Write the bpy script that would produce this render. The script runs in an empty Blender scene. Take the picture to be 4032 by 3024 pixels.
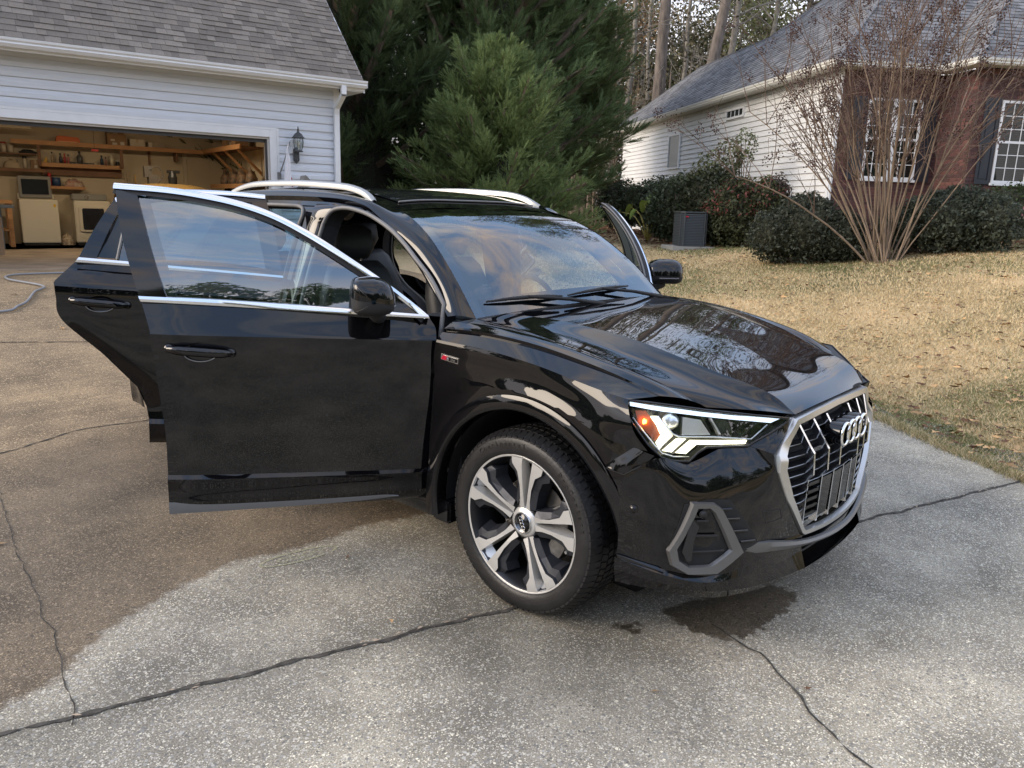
import bpy, bmesh, math, random
import numpy as np
from mathutils import Vector, Matrix, noise
from mathutils.bvhtree import BVHTree
R = math.radians
random.seed(7); RNG = np.random.default_rng(7)
SC = bpy.context.scene; COL = SC.collection
# ------------------------------------------------------------ camera
cd = bpy.data.cameras.new('camera'); cam = bpy.data.objects.new('camera', cd); COL.objects.link(cam)
CAM = Vector((1.75584, -3.00096, 1.51739))
_d = Vector((-0.63610371, 0.73922519, -0.22117459)); _r = Vector((0.75343733, 0.65689653, 0.02862076)); _u = _r.cross(_d)
m = Matrix((_r, _u, -_d)).transposed().to_4x4(); m.translation = CAM; cam.matrix_world = m
cd.sensor_width = 36.0; cd.lens = 3077.5 / 4032 * 36; cd.clip_start = 0.05; cd.clip_end = 600
SC.camera = cam
SC.render.resolution_x, SC.render.resolution_y = 1024, 768
# ------------------------------------------------------------ light
SUN_EL, SUN_AZ = 24.0, 236.0        # azimuth = direction the light comes from, degrees from +X
sd = bpy.data.lights.new('sun', 'SUN'); sd.energy = 1.5; sd.angle = R(35); sd.color = (1.0, 0.84, 0.66)
sun = bpy.data.objects.new('sun', sd); COL.objects.link(sun)
sv = Vector((math.cos(R(SUN_EL)) * math.cos(R(SUN_AZ)), math.cos(R(SUN_EL)) * math.sin(R(SUN_AZ)), math.sin(R(SUN_EL))))
sun.rotation_euler = sv.to_track_quat('Z', 'Y').to_euler()
W = bpy.data.worlds.new('World'); SC.world = W; W.use_nodes = True
nt = W.node_tree; N = nt.nodes; LK = nt.links
bg = N['Background']; bg.inputs['Strength'].default_value = 0.12
sky = N.new('ShaderNodeTexSky'); sky.sky_type = 'NISHITA'; sky.sun_disc = False
sky.sun_elevation = R(SUN_EL); sky.sun_rotation = R(90 - SUN_AZ); sky.air_density = 1.0; sky.dust_density = 1.2; sky.ozone_density = 2.0
tc = N.new('ShaderNodeTexCoord')
mp = N.new('ShaderNodeMapping'); mp.inputs['Scale'].default_value = (1.2, 2.8, 2.6); mp.inputs['Rotation'].default_value = (0, 0, R(35))
LK.new(tc.outputs['Generated'], mp.inputs['Vector'])
n1 = N.new('ShaderNodeTexNoise'); n1.inputs['Scale'].default_value = 1.5; n1.inputs['Detail'].default_value = 7; n1.inputs['Roughness'].default_value = 0.6; n1.inputs['Distortion'].default_value = 1.1
LK.new(mp.outputs[0], n1.inputs['Vector'])
cr = N.new('ShaderNodeValToRGB'); cr.color_ramp.elements[0].position = 0.42; cr.color_ramp.elements[1].position = 0.62
LK.new(n1.outputs['Fac'], cr.inputs['Fac'])
# clouds get paler and more frequent towards the horizon
sep = N.new('ShaderNodeSeparateXYZ'); LK.new(tc.outputs['Generated'], sep.inputs[0])
hz = N.new('ShaderNodeMapRange'); hz.inputs[1].default_value = 0.15; hz.inputs[2].default_value = 0.46; hz.inputs[3].default_value = 1.0; hz.inputs[4].default_value = 0.0
LK.new(sep.outputs['Z'], hz.inputs[0])
mx0 = N.new('ShaderNodeMath'); mx0.operation = 'MAXIMUM'; LK.new(cr.outputs[0], mx0.inputs[0]); LK.new(hz.outputs[0], mx0.inputs[1])
n2 = N.new('ShaderNodeTexNoise'); n2.inputs['Scale'].default_value = 2.3; n2.inputs['Detail'].default_value = 3; LK.new(mp.outputs[0], n2.inputs['Vector'])
cc = N.new('ShaderNodeValToRGB'); e = cc.color_ramp.elements
e[0].position = 0.42; e[0].color = (0.80, 0.84, 0.93, 1); e[1].position = 0.60; e[1].color = (1.08, 0.88, 0.76, 1)
LK.new(n2.outputs['Fac'], cc.inputs['Fac'])
cs = N.new('ShaderNodeVectorMath'); cs.operation = 'SCALE'; cs.inputs['Scale'].default_value = 7.0; LK.new(cc.outputs[0], cs.inputs[0])
hc = N.new('ShaderNodeMix'); hc.data_type = 'RGBA'; LK.new(hz.outputs[0], hc.inputs['Factor']); LK.new(cs.outputs[0], hc.inputs['A']); hc.inputs['B'].default_value = (6.6, 6.3, 6.4, 1)
sk = N.new('ShaderNodeVectorMath'); sk.operation = 'MULTIPLY_ADD'; sk.inputs[1].default_value = (1.0, 1.0, 1.0); sk.inputs[2].default_value = (1.6, 2.25, 3.4)
LK.new(sky.outputs[0], sk.inputs[0])
mx = N.new('ShaderNodeMix'); mx.data_type = 'RGBA'; LK.new(mx0.outputs[0], mx.inputs['Factor']); LK.new(sk.outputs[0], mx.inputs['A']); LK.new(hc.outputs['Result'], mx.inputs['B'])
LK.new(mx.outputs['Result'], bg.inputs['Color'])
SC.view_settings.view_transform = 'Standard'; SC.view_settings.look = 'None'; SC.view_settings.exposure = 1.02; SC.view_settings.gamma = 1.0
SC.cycles.max_bounces = 8; SC.cycles.transparent_max_bounces = 16; SC.cycles.caustics_reflective = False; SC.cycles.caustics_refractive = False
# ------------------------------------------------------------ materials
MATS = {}
def mat(name, col=(.5, .5, .5), rough=.6, metal=0., spec=.5, coat=0., vary=0., vscale=8., bump=0., bscale=60., emit=None, estr=0., island=0., col2=None, stretch=None):
    if name in MATS: return MATS[name]
    m = bpy.data.materials.new(name); m.use_nodes = True; t = m.node_tree; b = t.nodes['Principled BSDF']
    c = (*col, 1); b.inputs['Base Color'].default_value = c; b.inputs['Roughness'].default_value = rough; b.inputs['Metallic'].default_value = metal
    b.inputs['Specular IOR Level'].default_value = spec; b.inputs['Coat Weight'].default_value = coat; b.inputs['Coat Roughness'].default_value = 0.02
    if emit: b.inputs['Emission Color'].default_value = (*emit, 1); b.inputs['Emission Strength'].default_value = estr
    src = None
    g = t.nodes.new('ShaderNodeNewGeometry'); tcn = t.nodes.new('ShaderNodeTexCoord'); vec = tcn.outputs['Object']
    if stretch:
        mpn = t.nodes.new('ShaderNodeMapping'); mpn.inputs['Scale'].default_value = stretch; t.links.new(vec, mpn.inputs[0]); vec = mpn.outputs[0]
    if vary or col2:
        n = t.nodes.new('ShaderNodeTexNoise'); n.inputs['Scale'].default_value = vscale; n.inputs['Detail'].default_value = 5; t.links.new(vec, n.inputs['Vector'])
        r = t.nodes.new('ShaderNodeValToRGB'); r.color_ramp.elements[0].position = .3; r.color_ramp.elements[1].position = .7
        c2 = col2 or tuple(x * (1 + vary) for x in col); c1 = col if col2 else tuple(x * (1 - vary) for x in col)
        r.color_ramp.elements[0].color = (*c1, 1); r.color_ramp.elements[1].color = (*c2, 1); t.links.new(n.outputs['Fac'], r.inputs['Fac']); src = r.outputs[0]
    if island:
        mr = t.nodes.new('ShaderNodeMapRange'); mr.inputs[3].default_value = 1 - island; mr.inputs[4].default_value = 1 + island; t.links.new(g.outputs['Random Per Island'], mr.inputs[0])
        oi = t.nodes.new('ShaderNodeObjectInfo'); mr2 = t.nodes.new('ShaderNodeMapRange'); mr2.inputs[3].default_value = 1 - island; mr2.inputs[4].default_value = 1 + island; t.links.new(oi.outputs['Random'], mr2.inputs[0])
        mu = t.nodes.new('ShaderNodeMath'); mu.operation = 'MULTIPLY'; t.links.new(mr.outputs[0], mu.inputs[0]); t.links.new(mr2.outputs[0], mu.inputs[1])
        v = t.nodes.new('ShaderNodeVectorMath'); v.operation = 'SCALE'; t.links.new(mu.outputs[0], v.inputs['Scale'])
        if src: t.links.new(src, v.inputs[0])
        else: v.inputs[0].default_value = col
        src = v.outputs[0]
    if src: t.links.new(src, b.inputs['Base Color'])
    if bump:
        n = t.nodes.new('ShaderNodeTexNoise'); n.inputs['Scale'].default_value = bscale; n.inputs['Detail'].default_value = 4; t.links.new(vec, n.inputs['Vector'])
        bp = t.nodes.new('ShaderNodeBump'); bp.inputs['Strength'].default_value = bump; bp.inputs['Distance'].default_value = 0.01; t.links.new(n.outputs['Fac'], bp.inputs['Height']); t.links.new(bp.outputs[0], b.inputs['Normal'])
    MATS[name] = m; return m
def leafy(m, k=.4):
    t = m.node_tree; b = t.nodes['Principled BSDF']; o = t.nodes['Material Output']; tr = t.nodes.new('ShaderNodeBsdfTranslucent'); mx_ = t.nodes.new('ShaderNodeMixShader'); mx_.inputs[0].default_value = k
    if b.inputs['Base Color'].links: t.links.new(b.inputs['Base Color'].links[0].from_socket, tr.inputs[0])
    t.links.new(b.outputs[0], mx_.inputs[1]); t.links.new(tr.outputs[0], mx_.inputs[2]); t.links.new(mx_.outputs[0], o.inputs[0]); return m
def glass(name, tint=(.75, .85, .85), refl=1.0, ior=1.5, rough=0.0, f0=.085):
    if name in MATS: return MATS[name]
    m = bpy.data.materials.new(name); m.use_nodes = True; t = m.node_tree; t.nodes.clear()
    o = t.nodes.new('ShaderNodeOutputMaterial'); tr = t.nodes.new('ShaderNodeBsdfTransparent'); gl = t.nodes.new('ShaderNodeBsdfGlossy')
    tr.inputs[0].default_value = (*tint, 1); gl.inputs['Roughness'].default_value = rough; gl.inputs[0].default_value = (refl, refl, refl, 1)
    lw = t.nodes.new('ShaderNodeLayerWeight'); lw.inputs[0].default_value = .5; pw = t.nodes.new('ShaderNodeMath'); pw.operation = 'POWER'; pw.inputs[1].default_value = 5
    ma = t.nodes.new('ShaderNodeMath'); ma.operation = 'MULTIPLY_ADD'; ma.inputs[1].default_value = .90; ma.inputs[2].default_value = f0 if ior > 1.4 else .05; mxs = t.nodes.new('ShaderNodeMixShader')
    t.links.new(lw.outputs['Facing'], pw.inputs[0]); t.links.new(pw.outputs[0], ma.inputs[0])
    t.links.new(ma.outputs[0], mxs.inputs[0]); t.links.new(tr.outputs[0], mxs.inputs[1]); t.links.new(gl.outputs[0], mxs.inputs[2]); t.links.new(mxs.outputs[0], o.inputs[0])
    MATS[name] = m; return m
# ------------------------------------------------------------ object helpers
def empty(name, loc=(0, 0, 0), rz=0, label=None, cat=None, group=None):
    o = bpy.data.objects.new(name, None); COL.objects.link(o); o.location = loc; o.rotation_euler = (0, 0, rz); o.empty_display_size = .1
    return tag(o, label, cat, group)
def tag(o, label=None, cat=None, group=None, kind=None):
    if label: o['label'] = label
    if cat: o['category'] = cat
    if group: o['group'] = group
    if kind: o['kind'] = kind
    return o
def mesh(name, V, F, mt, parent=None, smooth=False, loc=None, **kw):
    me = bpy.data.meshes.new(name); me.from_pydata([tuple(v) for v in V], [], [tuple(f) for f in F]); me.update()
    return link(name, me, mt, parent, smooth, loc, **kw)
def link(name, me, mt, parent=None, smooth=False, loc=None, label=None, cat=None, group=None, kind=None):
    for q in (mt if isinstance(mt, (list, tuple)) else [mt]):
        if q is not None and len(me.materials) < (len(mt) if isinstance(mt, (list, tuple)) else 1): me.materials.append(q)
    if smooth: me.polygons.foreach_set('use_smooth', [True] * len(me.polygons))
    o = bpy.data.objects.new(name, me); COL.objects.link(o); o.parent = parent
    if loc is not None: o.location = loc
    return tag(o, label, cat, group, kind)
def npmesh(name, V, F, mt, parent=None, k=3, smooth=False, **kw):
    """V (n,3), F (m,k) numpy"""
    me = bpy.data.meshes.new(name); me.vertices.add(len(V)); me.vertices.foreach_set('co', np.asarray(V, np.float32).ravel())
    nf = len(F); me.loops.add(nf * k); me.loops.foreach_set('vertex_index', np.asarray(F, np.int32).ravel()); me.polygons.add(nf)
    me.polygons.foreach_set('loop_start', np.arange(0, nf * k, k, dtype=np.int32)); me.polygons.foreach_set('loop_total', np.full(nf, k, np.int32))
    me.update(calc_edges=True); return link(name, me, mt, parent, smooth, **kw)
def link_copy(o, parent=None):
    c = o.copy(); COL.objects.link(c); c.parent = parent
    for ch in o.children: link_copy(ch, c)
    return c
class MB:
    """collects simple shapes into one mesh"""
    def __init__(s): s.V = []; s.F = []; s.M = []; s.mi = 0
    def add(s, V, F):
        k = len(s.V); s.V += [tuple(v) for v in V]; s.F += [tuple(i + k for i in f) for f in F]; s.M += [s.mi] * len(F); return s
    def box(s, a, b, T=None):
        x0, y0, z0 = a; x1, y1, z1 = b
        V = [Vector(p) for p in ((x0, y0, z0), (x1, y0, z0), (x1, y1, z0), (x0, y1, z0), (x0, y0, z1), (x1, y0, z1), (x1, y1, z1), (x0, y1, z1))]
        if T: V = [T @ v for v in V]
        return s.add(V, [(0, 3, 2, 1), (4, 5, 6, 7), (0, 1, 5, 4), (1, 2, 6, 5), (2, 3, 7, 6), (3, 0, 4, 7)])
    def tube(s, P, r, n=8, closed=False, cap=True):
        P = [Vector(p) for p in P]; rs = r if isinstance(r, (list, tuple)) else [r] * len(P); V = []; F = []; m = len(P)
        up = None
        for i, p in enumerate(P):
            t = (P[(i + 1) % m] - P[i - 1]) if closed else (P[min(i + 1, m - 1)] - P[max(i - 1, 0)])
            t.normalize()
            if up is None: up = Vector((0, 0, 1)) if abs(t.z) < .9 else Vector((1, 0, 0))
            a = up - t * up.dot(t); a.normalize(); up = a; b = t.cross(a)
            for j in range(n):
                q = 2 * math.pi * j / n; V.append(p + (a * math.cos(q) + b * math.sin(q)) * rs[i])
        for i in range(m if closed else m - 1):
            for j in range(n):
                F.append((i * n + j, i * n + (j + 1) % n, ((i + 1) % m) * n + (j + 1) % n, ((i + 1) % m) * n + j))
        if cap and not closed: F += [tuple(range(n))[::-1], tuple(range((m - 1) * n, m * n))]
        return s.add(V, F)
    def prism(s, poly, h0, h1, T=None):
        """poly in local XY, extruded z h0..h1"""
        n = len(poly); V = [Vector((p[0], p[1], h0)) for p in poly] + [Vector((p[0], p[1], h1)) for p in poly]
        if T: V = [T @ v for v in V]
        return s.add(V, [tuple(range(n))[::-1], tuple(range(n, 2 * n))] + [(i, (i + 1) % n, n + (i + 1) % n, n + i) for i in range(n)])
    def lathe(s, prof, n=24, T=None, a0=0, a1=360):
        V = []; F = []; full = abs(a1 - a0) >= 360; m = n if full else n + 1
        for i in range(m):
            q = R(a0 + (a1 - a0) * i / n)
            V += [Vector((r * math.cos(q), r * math.sin(q), z)) for r, z in prof]
        if T: V = [T @ v for v in V]
        k = len(prof)
        for i in range(n):
            j = (i + 1) % m
            F += [(i * k + p, j * k + p, j * k + p + 1, i * k + p + 1) for p in range(k - 1)]
        return s.add(V, F)
    def grid(s, G):
        a = len(G); b = len(G[0]); return s.add([p for r in G for p in r], [(i * b + j, i * b + j + 1, (i + 1) * b + j + 1, (i + 1) * b + j) for i in range(a - 1) for j in range(b - 1)])
    def out(s, name, mt, parent=None, smooth=False, bevel=0, weld=False, auto=None, **kw):
        me = bpy.data.meshes.new(name); me.from_pydata(s.V, [], s.F); me.update()
        if any(s.M): me.polygons.foreach_set('material_index', s.M)
        if weld or bevel:
            bm = bmesh.new(); bm.from_mesh(me)
            if weld: bmesh.ops.remove_doubles(bm, verts=bm.verts, dist=1e-4)
            bmesh.ops.recalc_face_normals(bm, faces=bm.faces)
            if bevel: bmesh.ops.bevel(bm, geom=[e for e in bm.edges if len(e.link_faces) == 2 and e.calc_face_angle(0) > .5], offset=bevel, segments=2, affect='EDGES', clamp_overlap=True)
            bm.to_mesh(me); bm.free()
        if auto:
            me.polygons.foreach_set('use_smooth', [True] * len(me.polygons)); me.set_sharp_from_angle(angle=R(auto))
        return link(name, me, mt, parent, smooth, **kw)
def box(name, a, b, mt, parent=None, bevel=0, **kw): return MB().box(a, b).out(name, mt, parent, bevel=bevel, **kw)
def crom(P, n):
    """Catmull-Rom through P, n samples"""
    P = [Vector(p) for p in P]; m = len(P) - 1; out = []
    for k in range(n):
        t = k / (n - 1) * m; i = min(int(t), m - 1); f = t - i
        p1, p2 = P[i], P[i + 1]; p0 = P[i - 1] if i else p1 * 2 - p2; p3 = P[i + 2] if i + 2 <= m else p2 * 2 - p1
        out.append(.5 * ((2 * p1) + (p2 - p0) * f + (2 * p0 - 5 * p1 + 4 * p2 - p3) * f * f + (3 * p1 - p0 - 3 * p2 + p3) * f ** 3))
    return out
def crom_arc(P, n):
    D = crom(P, 400); L = [0.]
    for a, b in zip(D, D[1:]): L.append(L[-1] + (b - a).length)
    out = []; j = 0
    for k in range(n):
        t = L[-1] * k / (n - 1)
        while j < 398 and L[j + 1] < t: j += 1
        f = (t - L[j]) / max(L[j + 1] - L[j], 1e-9); out.append(D[j].lerp(D[j + 1], min(max(f, 0), 1)))
    return out
def surf(rows, nu=40, nv=6, crease=(), flip=False):
    """list of grids (rows split at crease rows) interpolated through the control rows"""
    RR = [crom(r, nu) for r in rows]; cuts = [0] + sorted(crease) + [len(rows) - 1]; Gs = []
    for a, b in zip(cuts, cuts[1:]):
        cols = [crom([RR[i][u] for i in range(a, b + 1)], (b - a) * nv + 1) for u in range(nu)]
        G = [[cols[u][v] for u in range(nu)] for v in range(len(cols[0]))]
        Gs.append([r[::-1] for r in G] if flip else G)
    return Gs
def mir(G, s): return [[Vector((p.x, p.y * s, p.z)) for p in r] for r in G]
def poly_fill(pts): return bmesh_tri(pts)
def text(name, body, size, T, mt, parent=None, depth=.002, font_shear=0, align='CENTER', **kw):
    cu = bpy.data.curves.new(name, 'FONT'); cu.body = body; cu.size = size; cu.extrude = depth; cu.shear = font_shear; cu.align_x = align; cu.align_y = 'CENTER'
    o = bpy.data.objects.new(name, cu); COL.objects.link(o); dg = bpy.context.evaluated_depsgraph_get(); me = bpy.data.meshes.new_from_object(o.evaluated_get(dg)); bpy.data.objects.remove(o)
    me.transform(T); me.materials.clear(); return link(name, me, mt, parent, **kw)
def frame(o, x, y, z):
    M = Matrix((Vector(x), Vector(y), Vector(z))).transposed().to_4x4(); M.translation = Vector(o); return M
def sstep(a, b, x): t = min(max((x - a) / (b - a), 0), 1); return t * t * (3 - 2 * t)
# ============================================================ ground
EDGE = [(9, -4.5), (3.2, 0.9), (1.18, 2.42), (0.62, 2.83), (0.04, 3.33), (-1.5, 4.15), (-4.5, 4.9), (-7.5, 5.5), (-9.3, 5.75)]
def edge_dist(x, y):
    best = 1e9; sgn = 1
    for (ax, ay), (bx, by) in zip(EDGE, EDGE[1:]):
        dx, dy = bx - ax, by - ay; t = max(0, min(1, ((x - ax) * dx + (y - ay) * dy) / (dx * dx + dy * dy))); qx, qy = ax + t * dx, ay + t * dy
        d = math.hypot(x - qx, y - qy)
        if d < best: best = d; sgn = 1 if (dx * (y - ay) - dy * (x - ax)) < 0 else -1
    return best * sgn       # positive on the lawn side
def ground_z(x, y):
    zd = 0.484 * sstep(-3.2, -9.6, x) if x < -3.2 else 0.0
    d = edge_dist(x, y)
    if d <= 0: return zd
    T = 0.86 + 0.34 * min(max((x + 8) / 5, 0), 1) + 0.15 * min(max((x + 3) / 2, 0), 1)
    return zd + max(T - zd, 0) * (1 - math.exp(-(d / 5.0) ** 1.5)) * (1 - 0.0)
def inpoly(x, y, P):
    c = False; j = len(P) - 1
    for i in range(len(P)):
        if (P[i][1] > y) != (P[j][1] > y) and x < (P[j][0] - P[i][0]) * (y - P[i][1]) / (P[j][1] - P[i][1]) + P[i][0]: c = not c
        j = i
    return c
BROWN = [(-0.60, -3.2), (-0.77, -2.25), (-0.86, -2.15), (-0.95, -2.04), (-1.01, -1.91), (-1.08, -1.7), (-1.12, -1.52), (-1.14, -1.39), (-1.07, -1.18), (-1.05, -1.02), (-1.06, -.84), (-1.03, -.71), (-.97, -.57), (-.8, .9), (-.8, 5), (-16, 8), (-16, -14), (-.45, -14)]
WET = [(0.42, -0.52), (0.44, -0.38), (0.50, -0.2), (0.6, 0.02), (0.74, 0.03), (0.76, -0.15), (0.735, -0.33), (0.75, -0.45), (0.66, -0.52), (0.54, -0.55)]
WET2 = [(.33, -.74), (.36, -.66), (.42, -.62), (.42, -.70)]
def pdist(x, y, P):
    b = 1e9
    for i in range(len(P)):
        ax, ay = P[i - 1]; bx, by = P[i]; dx, dy = bx - ax, by - ay; t = max(0, min(1, ((x - ax) * dx + (y - ay) * dy) / (dx * dx + dy * dy))); b = min(b, math.hypot(x - ax - t * dx, y - ay - t * dy))
    return -b if inpoly(x, y, P) else b
def concrete_mat():
    m = bpy.data.materials.new('exposed_aggregate_concrete'); m.use_nodes = True; t = m.node_tree; b = t.nodes['Principled BSDF']; L = t.links.new
    def nd(k, **kw):
        n = t.nodes.new(k)
        for a, v in kw.items(): setattr(n, a, v)
        return n
    tc = nd('ShaderNodeTexCoord'); vec = tc.outputs['Object']
    dn = nd('ShaderNodeTexNoise'); dn.inputs['Scale'].default_value = 60; L(vec, dn.inputs['Vector'])
    dv = nd('ShaderNodeVectorMath', operation='MULTIPLY_ADD'); dv.inputs[1].default_value = (.008, .008, .008); L(dn.outputs['Color'], dv.inputs[0]); L(vec, dv.inputs[2])
    def stones(scale, thr):
        v = nd('ShaderNodeTexVoronoi'); v.inputs['Scale'].default_value = scale; L(dv.outputs[0], v.inputs['Vector'])
        rnd = nd('ShaderNodeSeparateColor'); L(v.outputs['Color'], rnd.inputs[0])
        r = nd('ShaderNodeMapRange'); r.inputs[1].default_value = .0; r.inputs[2].default_value = 1.; r.inputs[3].default_value = .16; r.inputs[4].default_value = .56; L(rnd.outputs[0], r.inputs[0])
        s = nd('ShaderNodeMath', operation='LESS_THAN'); L(v.outputs['Distance'], s.inputs[0]); L(r.outputs[0], s.inputs[1])
        on = nd('ShaderNodeMath', operation='GREATER_THAN'); L(rnd.outputs[1], on.inputs[0]); on.inputs[1].default_value = thr
        mk = nd('ShaderNodeMath', operation='MULTIPLY'); L(s.outputs[0], mk.inputs[0]); L(on.outputs[0], mk.inputs[1])
        cr = nd('ShaderNodeValToRGB'); L(rnd.outputs[2], cr.inputs[0]); e = cr.color_ramp.elements; e[0].color = (.13, .122, .11, 1); e[1].color = (.80, .74, .58, 1)
        for p, c in ((.3, (.22, .21, .19, 1)), (.5, (.42, .40, .36, 1)), (.72, (.62, .58, .49, 1))):
            q = e.new(p); q.color = c
        return mk, cr
    big, bc = stones(88, .36); sm, scol = stones(185, .30)
    n1 = nd('ShaderNodeTexNoise'); n1.inputs['Scale'].default_value = 2.1; n1.inputs['Detail'].default_value = 6; n1.inputs['Roughness'].default_value = .62; L(vec, n1.inputs['Vector'])
    base = nd('ShaderNodeValToRGB'); L(n1.outputs['Fac'], base.inputs[0]); e = base.color_ramp.elements; e[0].position = .34; e[0].color = (.160, .143, .112, 1); e[1].position = .66; e[1].color = (.37, .334, .264, 1)
    n2 = nd('ShaderNodeTexNoise'); n2.inputs['Scale'].default_value = 190; n2.inputs['Detail'].default_value = 3; L(vec, n2.inputs['Vector'])
    fr = nd('ShaderNodeMapRange'); fr.inputs[1].default_value = .25; fr.inputs[2].default_value = .75; fr.inputs[3].default_value = .35; fr.inputs[4].default_value = 1.65; L(n2.outputs['Fac'], fr.inputs[0])
    bs = nd('ShaderNodeVectorMath', operation='SCALE'); L(base.outputs[0], bs.inputs[0]); L(fr.outputs[0], bs.inputs['Scale'])
    a = nd('ShaderNodeMix', data_type='RGBA'); L(sm.outputs[0], a.inputs['Factor']); L(bs.outputs[0], a.inputs['A']); L(scol.outputs[0], a.inputs['B'])
    c = nd('ShaderNodeMix', data_type='RGBA'); L(big.outputs[0], c.inputs['Factor']); L(a.outputs['Result'], c.inputs['A']); L(bc.outputs[0], c.inputs['B'])
    # stains carried by mesh attributes
    def att(nm): q = nd('ShaderNodeAttribute'); q.attribute_name = nm; return q.outputs['Fac']
    def edged(src, amp, lo, hi):
        nn = nd('ShaderNodeTexNoise'); nn.inputs['Scale'].default_value = 22; nn.inputs['Detail'].default_value = 5; L(vec, nn.inputs['Vector'])
        ma = nd('ShaderNodeMath', operation='MULTIPLY_ADD'); L(nn.outputs['Fac'], ma.inputs[0]); ma.inputs[1].default_value = amp; L(src, ma.inputs[2])
        r = nd('ShaderNodeMapRange', interpolation_type='SMOOTHSTEP'); r.inputs[1].default_value = lo; r.inputs[2].default_value = hi; L(ma.outputs[0], r.inputs[0]); return r.outputs[0]
    br = edged(att('brown'), .36, .60, .78)
    tint = nd('ShaderNodeMix', data_type='RGBA', blend_type='MULTIPLY'); L(br, tint.inputs['Factor']); L(c.outputs['Result'], tint.inputs['A']); tint.inputs['B'].default_value = (.52, .435, .355, 1)
    ol = nd('ShaderNodeMix', data_type='RGBA', blend_type='MULTIPLY'); L(att('old'), ol.inputs['Factor']); L(tint.outputs['Result'], ol.inputs['A']); ol.inputs['B'].default_value = (1.75, 1.65, 1.45, 1)
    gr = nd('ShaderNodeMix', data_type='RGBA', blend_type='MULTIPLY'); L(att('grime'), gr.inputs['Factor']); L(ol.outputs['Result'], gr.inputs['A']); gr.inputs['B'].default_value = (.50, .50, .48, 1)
    lt = nd('ShaderNodeMix', data_type='RGBA', blend_type='MULTIPLY'); L(att('clean'), lt.inputs['Factor']); L(gr.outputs['Result'], lt.inputs['A']); lt.inputs['B'].default_value = (1.30, 1.28, 1.22, 1)
    wt = edged(att('wet'), 1.5, 1.08, 1.32)
    w = nd('ShaderNodeMix', data_type='RGBA', blend_type='MULTIPLY'); L(wt, w.inputs['Factor']); L(lt.outputs['Result'], w.inputs['A']); w.inputs['B'].default_value = (.34, .31, .28, 1)
    L(w.outputs['Result'], b.inputs['Base Color'])
    ro = nd('ShaderNodeMapRange'); ro.inputs[3].default_value = .85; ro.inputs[4].default_value = .38; L(wt, ro.inputs[0]); L(ro.outputs[0], b.inputs['Roughness'])
    hs = nd('ShaderNodeMath', operation='MAXIMUM'); L(big.outputs[0], hs.inputs[0]); L(sm.outputs[0], hs.inputs[1])
    h2 = nd('ShaderNodeMath', operation='MULTIPLY_ADD'); L(n2.outputs['Fac'], h2.inputs[0]); h2.inputs[1].default_value = .8; L(hs.outputs[0], h2.inputs[2])
    bp = nd('ShaderNodeBump'); bp.inputs['Strength'].default_value = .55; bp.inputs['Distance'].default_value = .0035; L(h2.outputs[0], bp.inputs['Height']); L(bp.outputs[0], b.inputs['Normal'])
    return m
CONC = concrete_mat()
def grid_xy(x0, x1, y0, y1, st):
    xs = np.arange(x0, x1 + st * .5, st); ys = np.arange(y0, y1 + st * .5, st); return xs, ys
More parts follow.
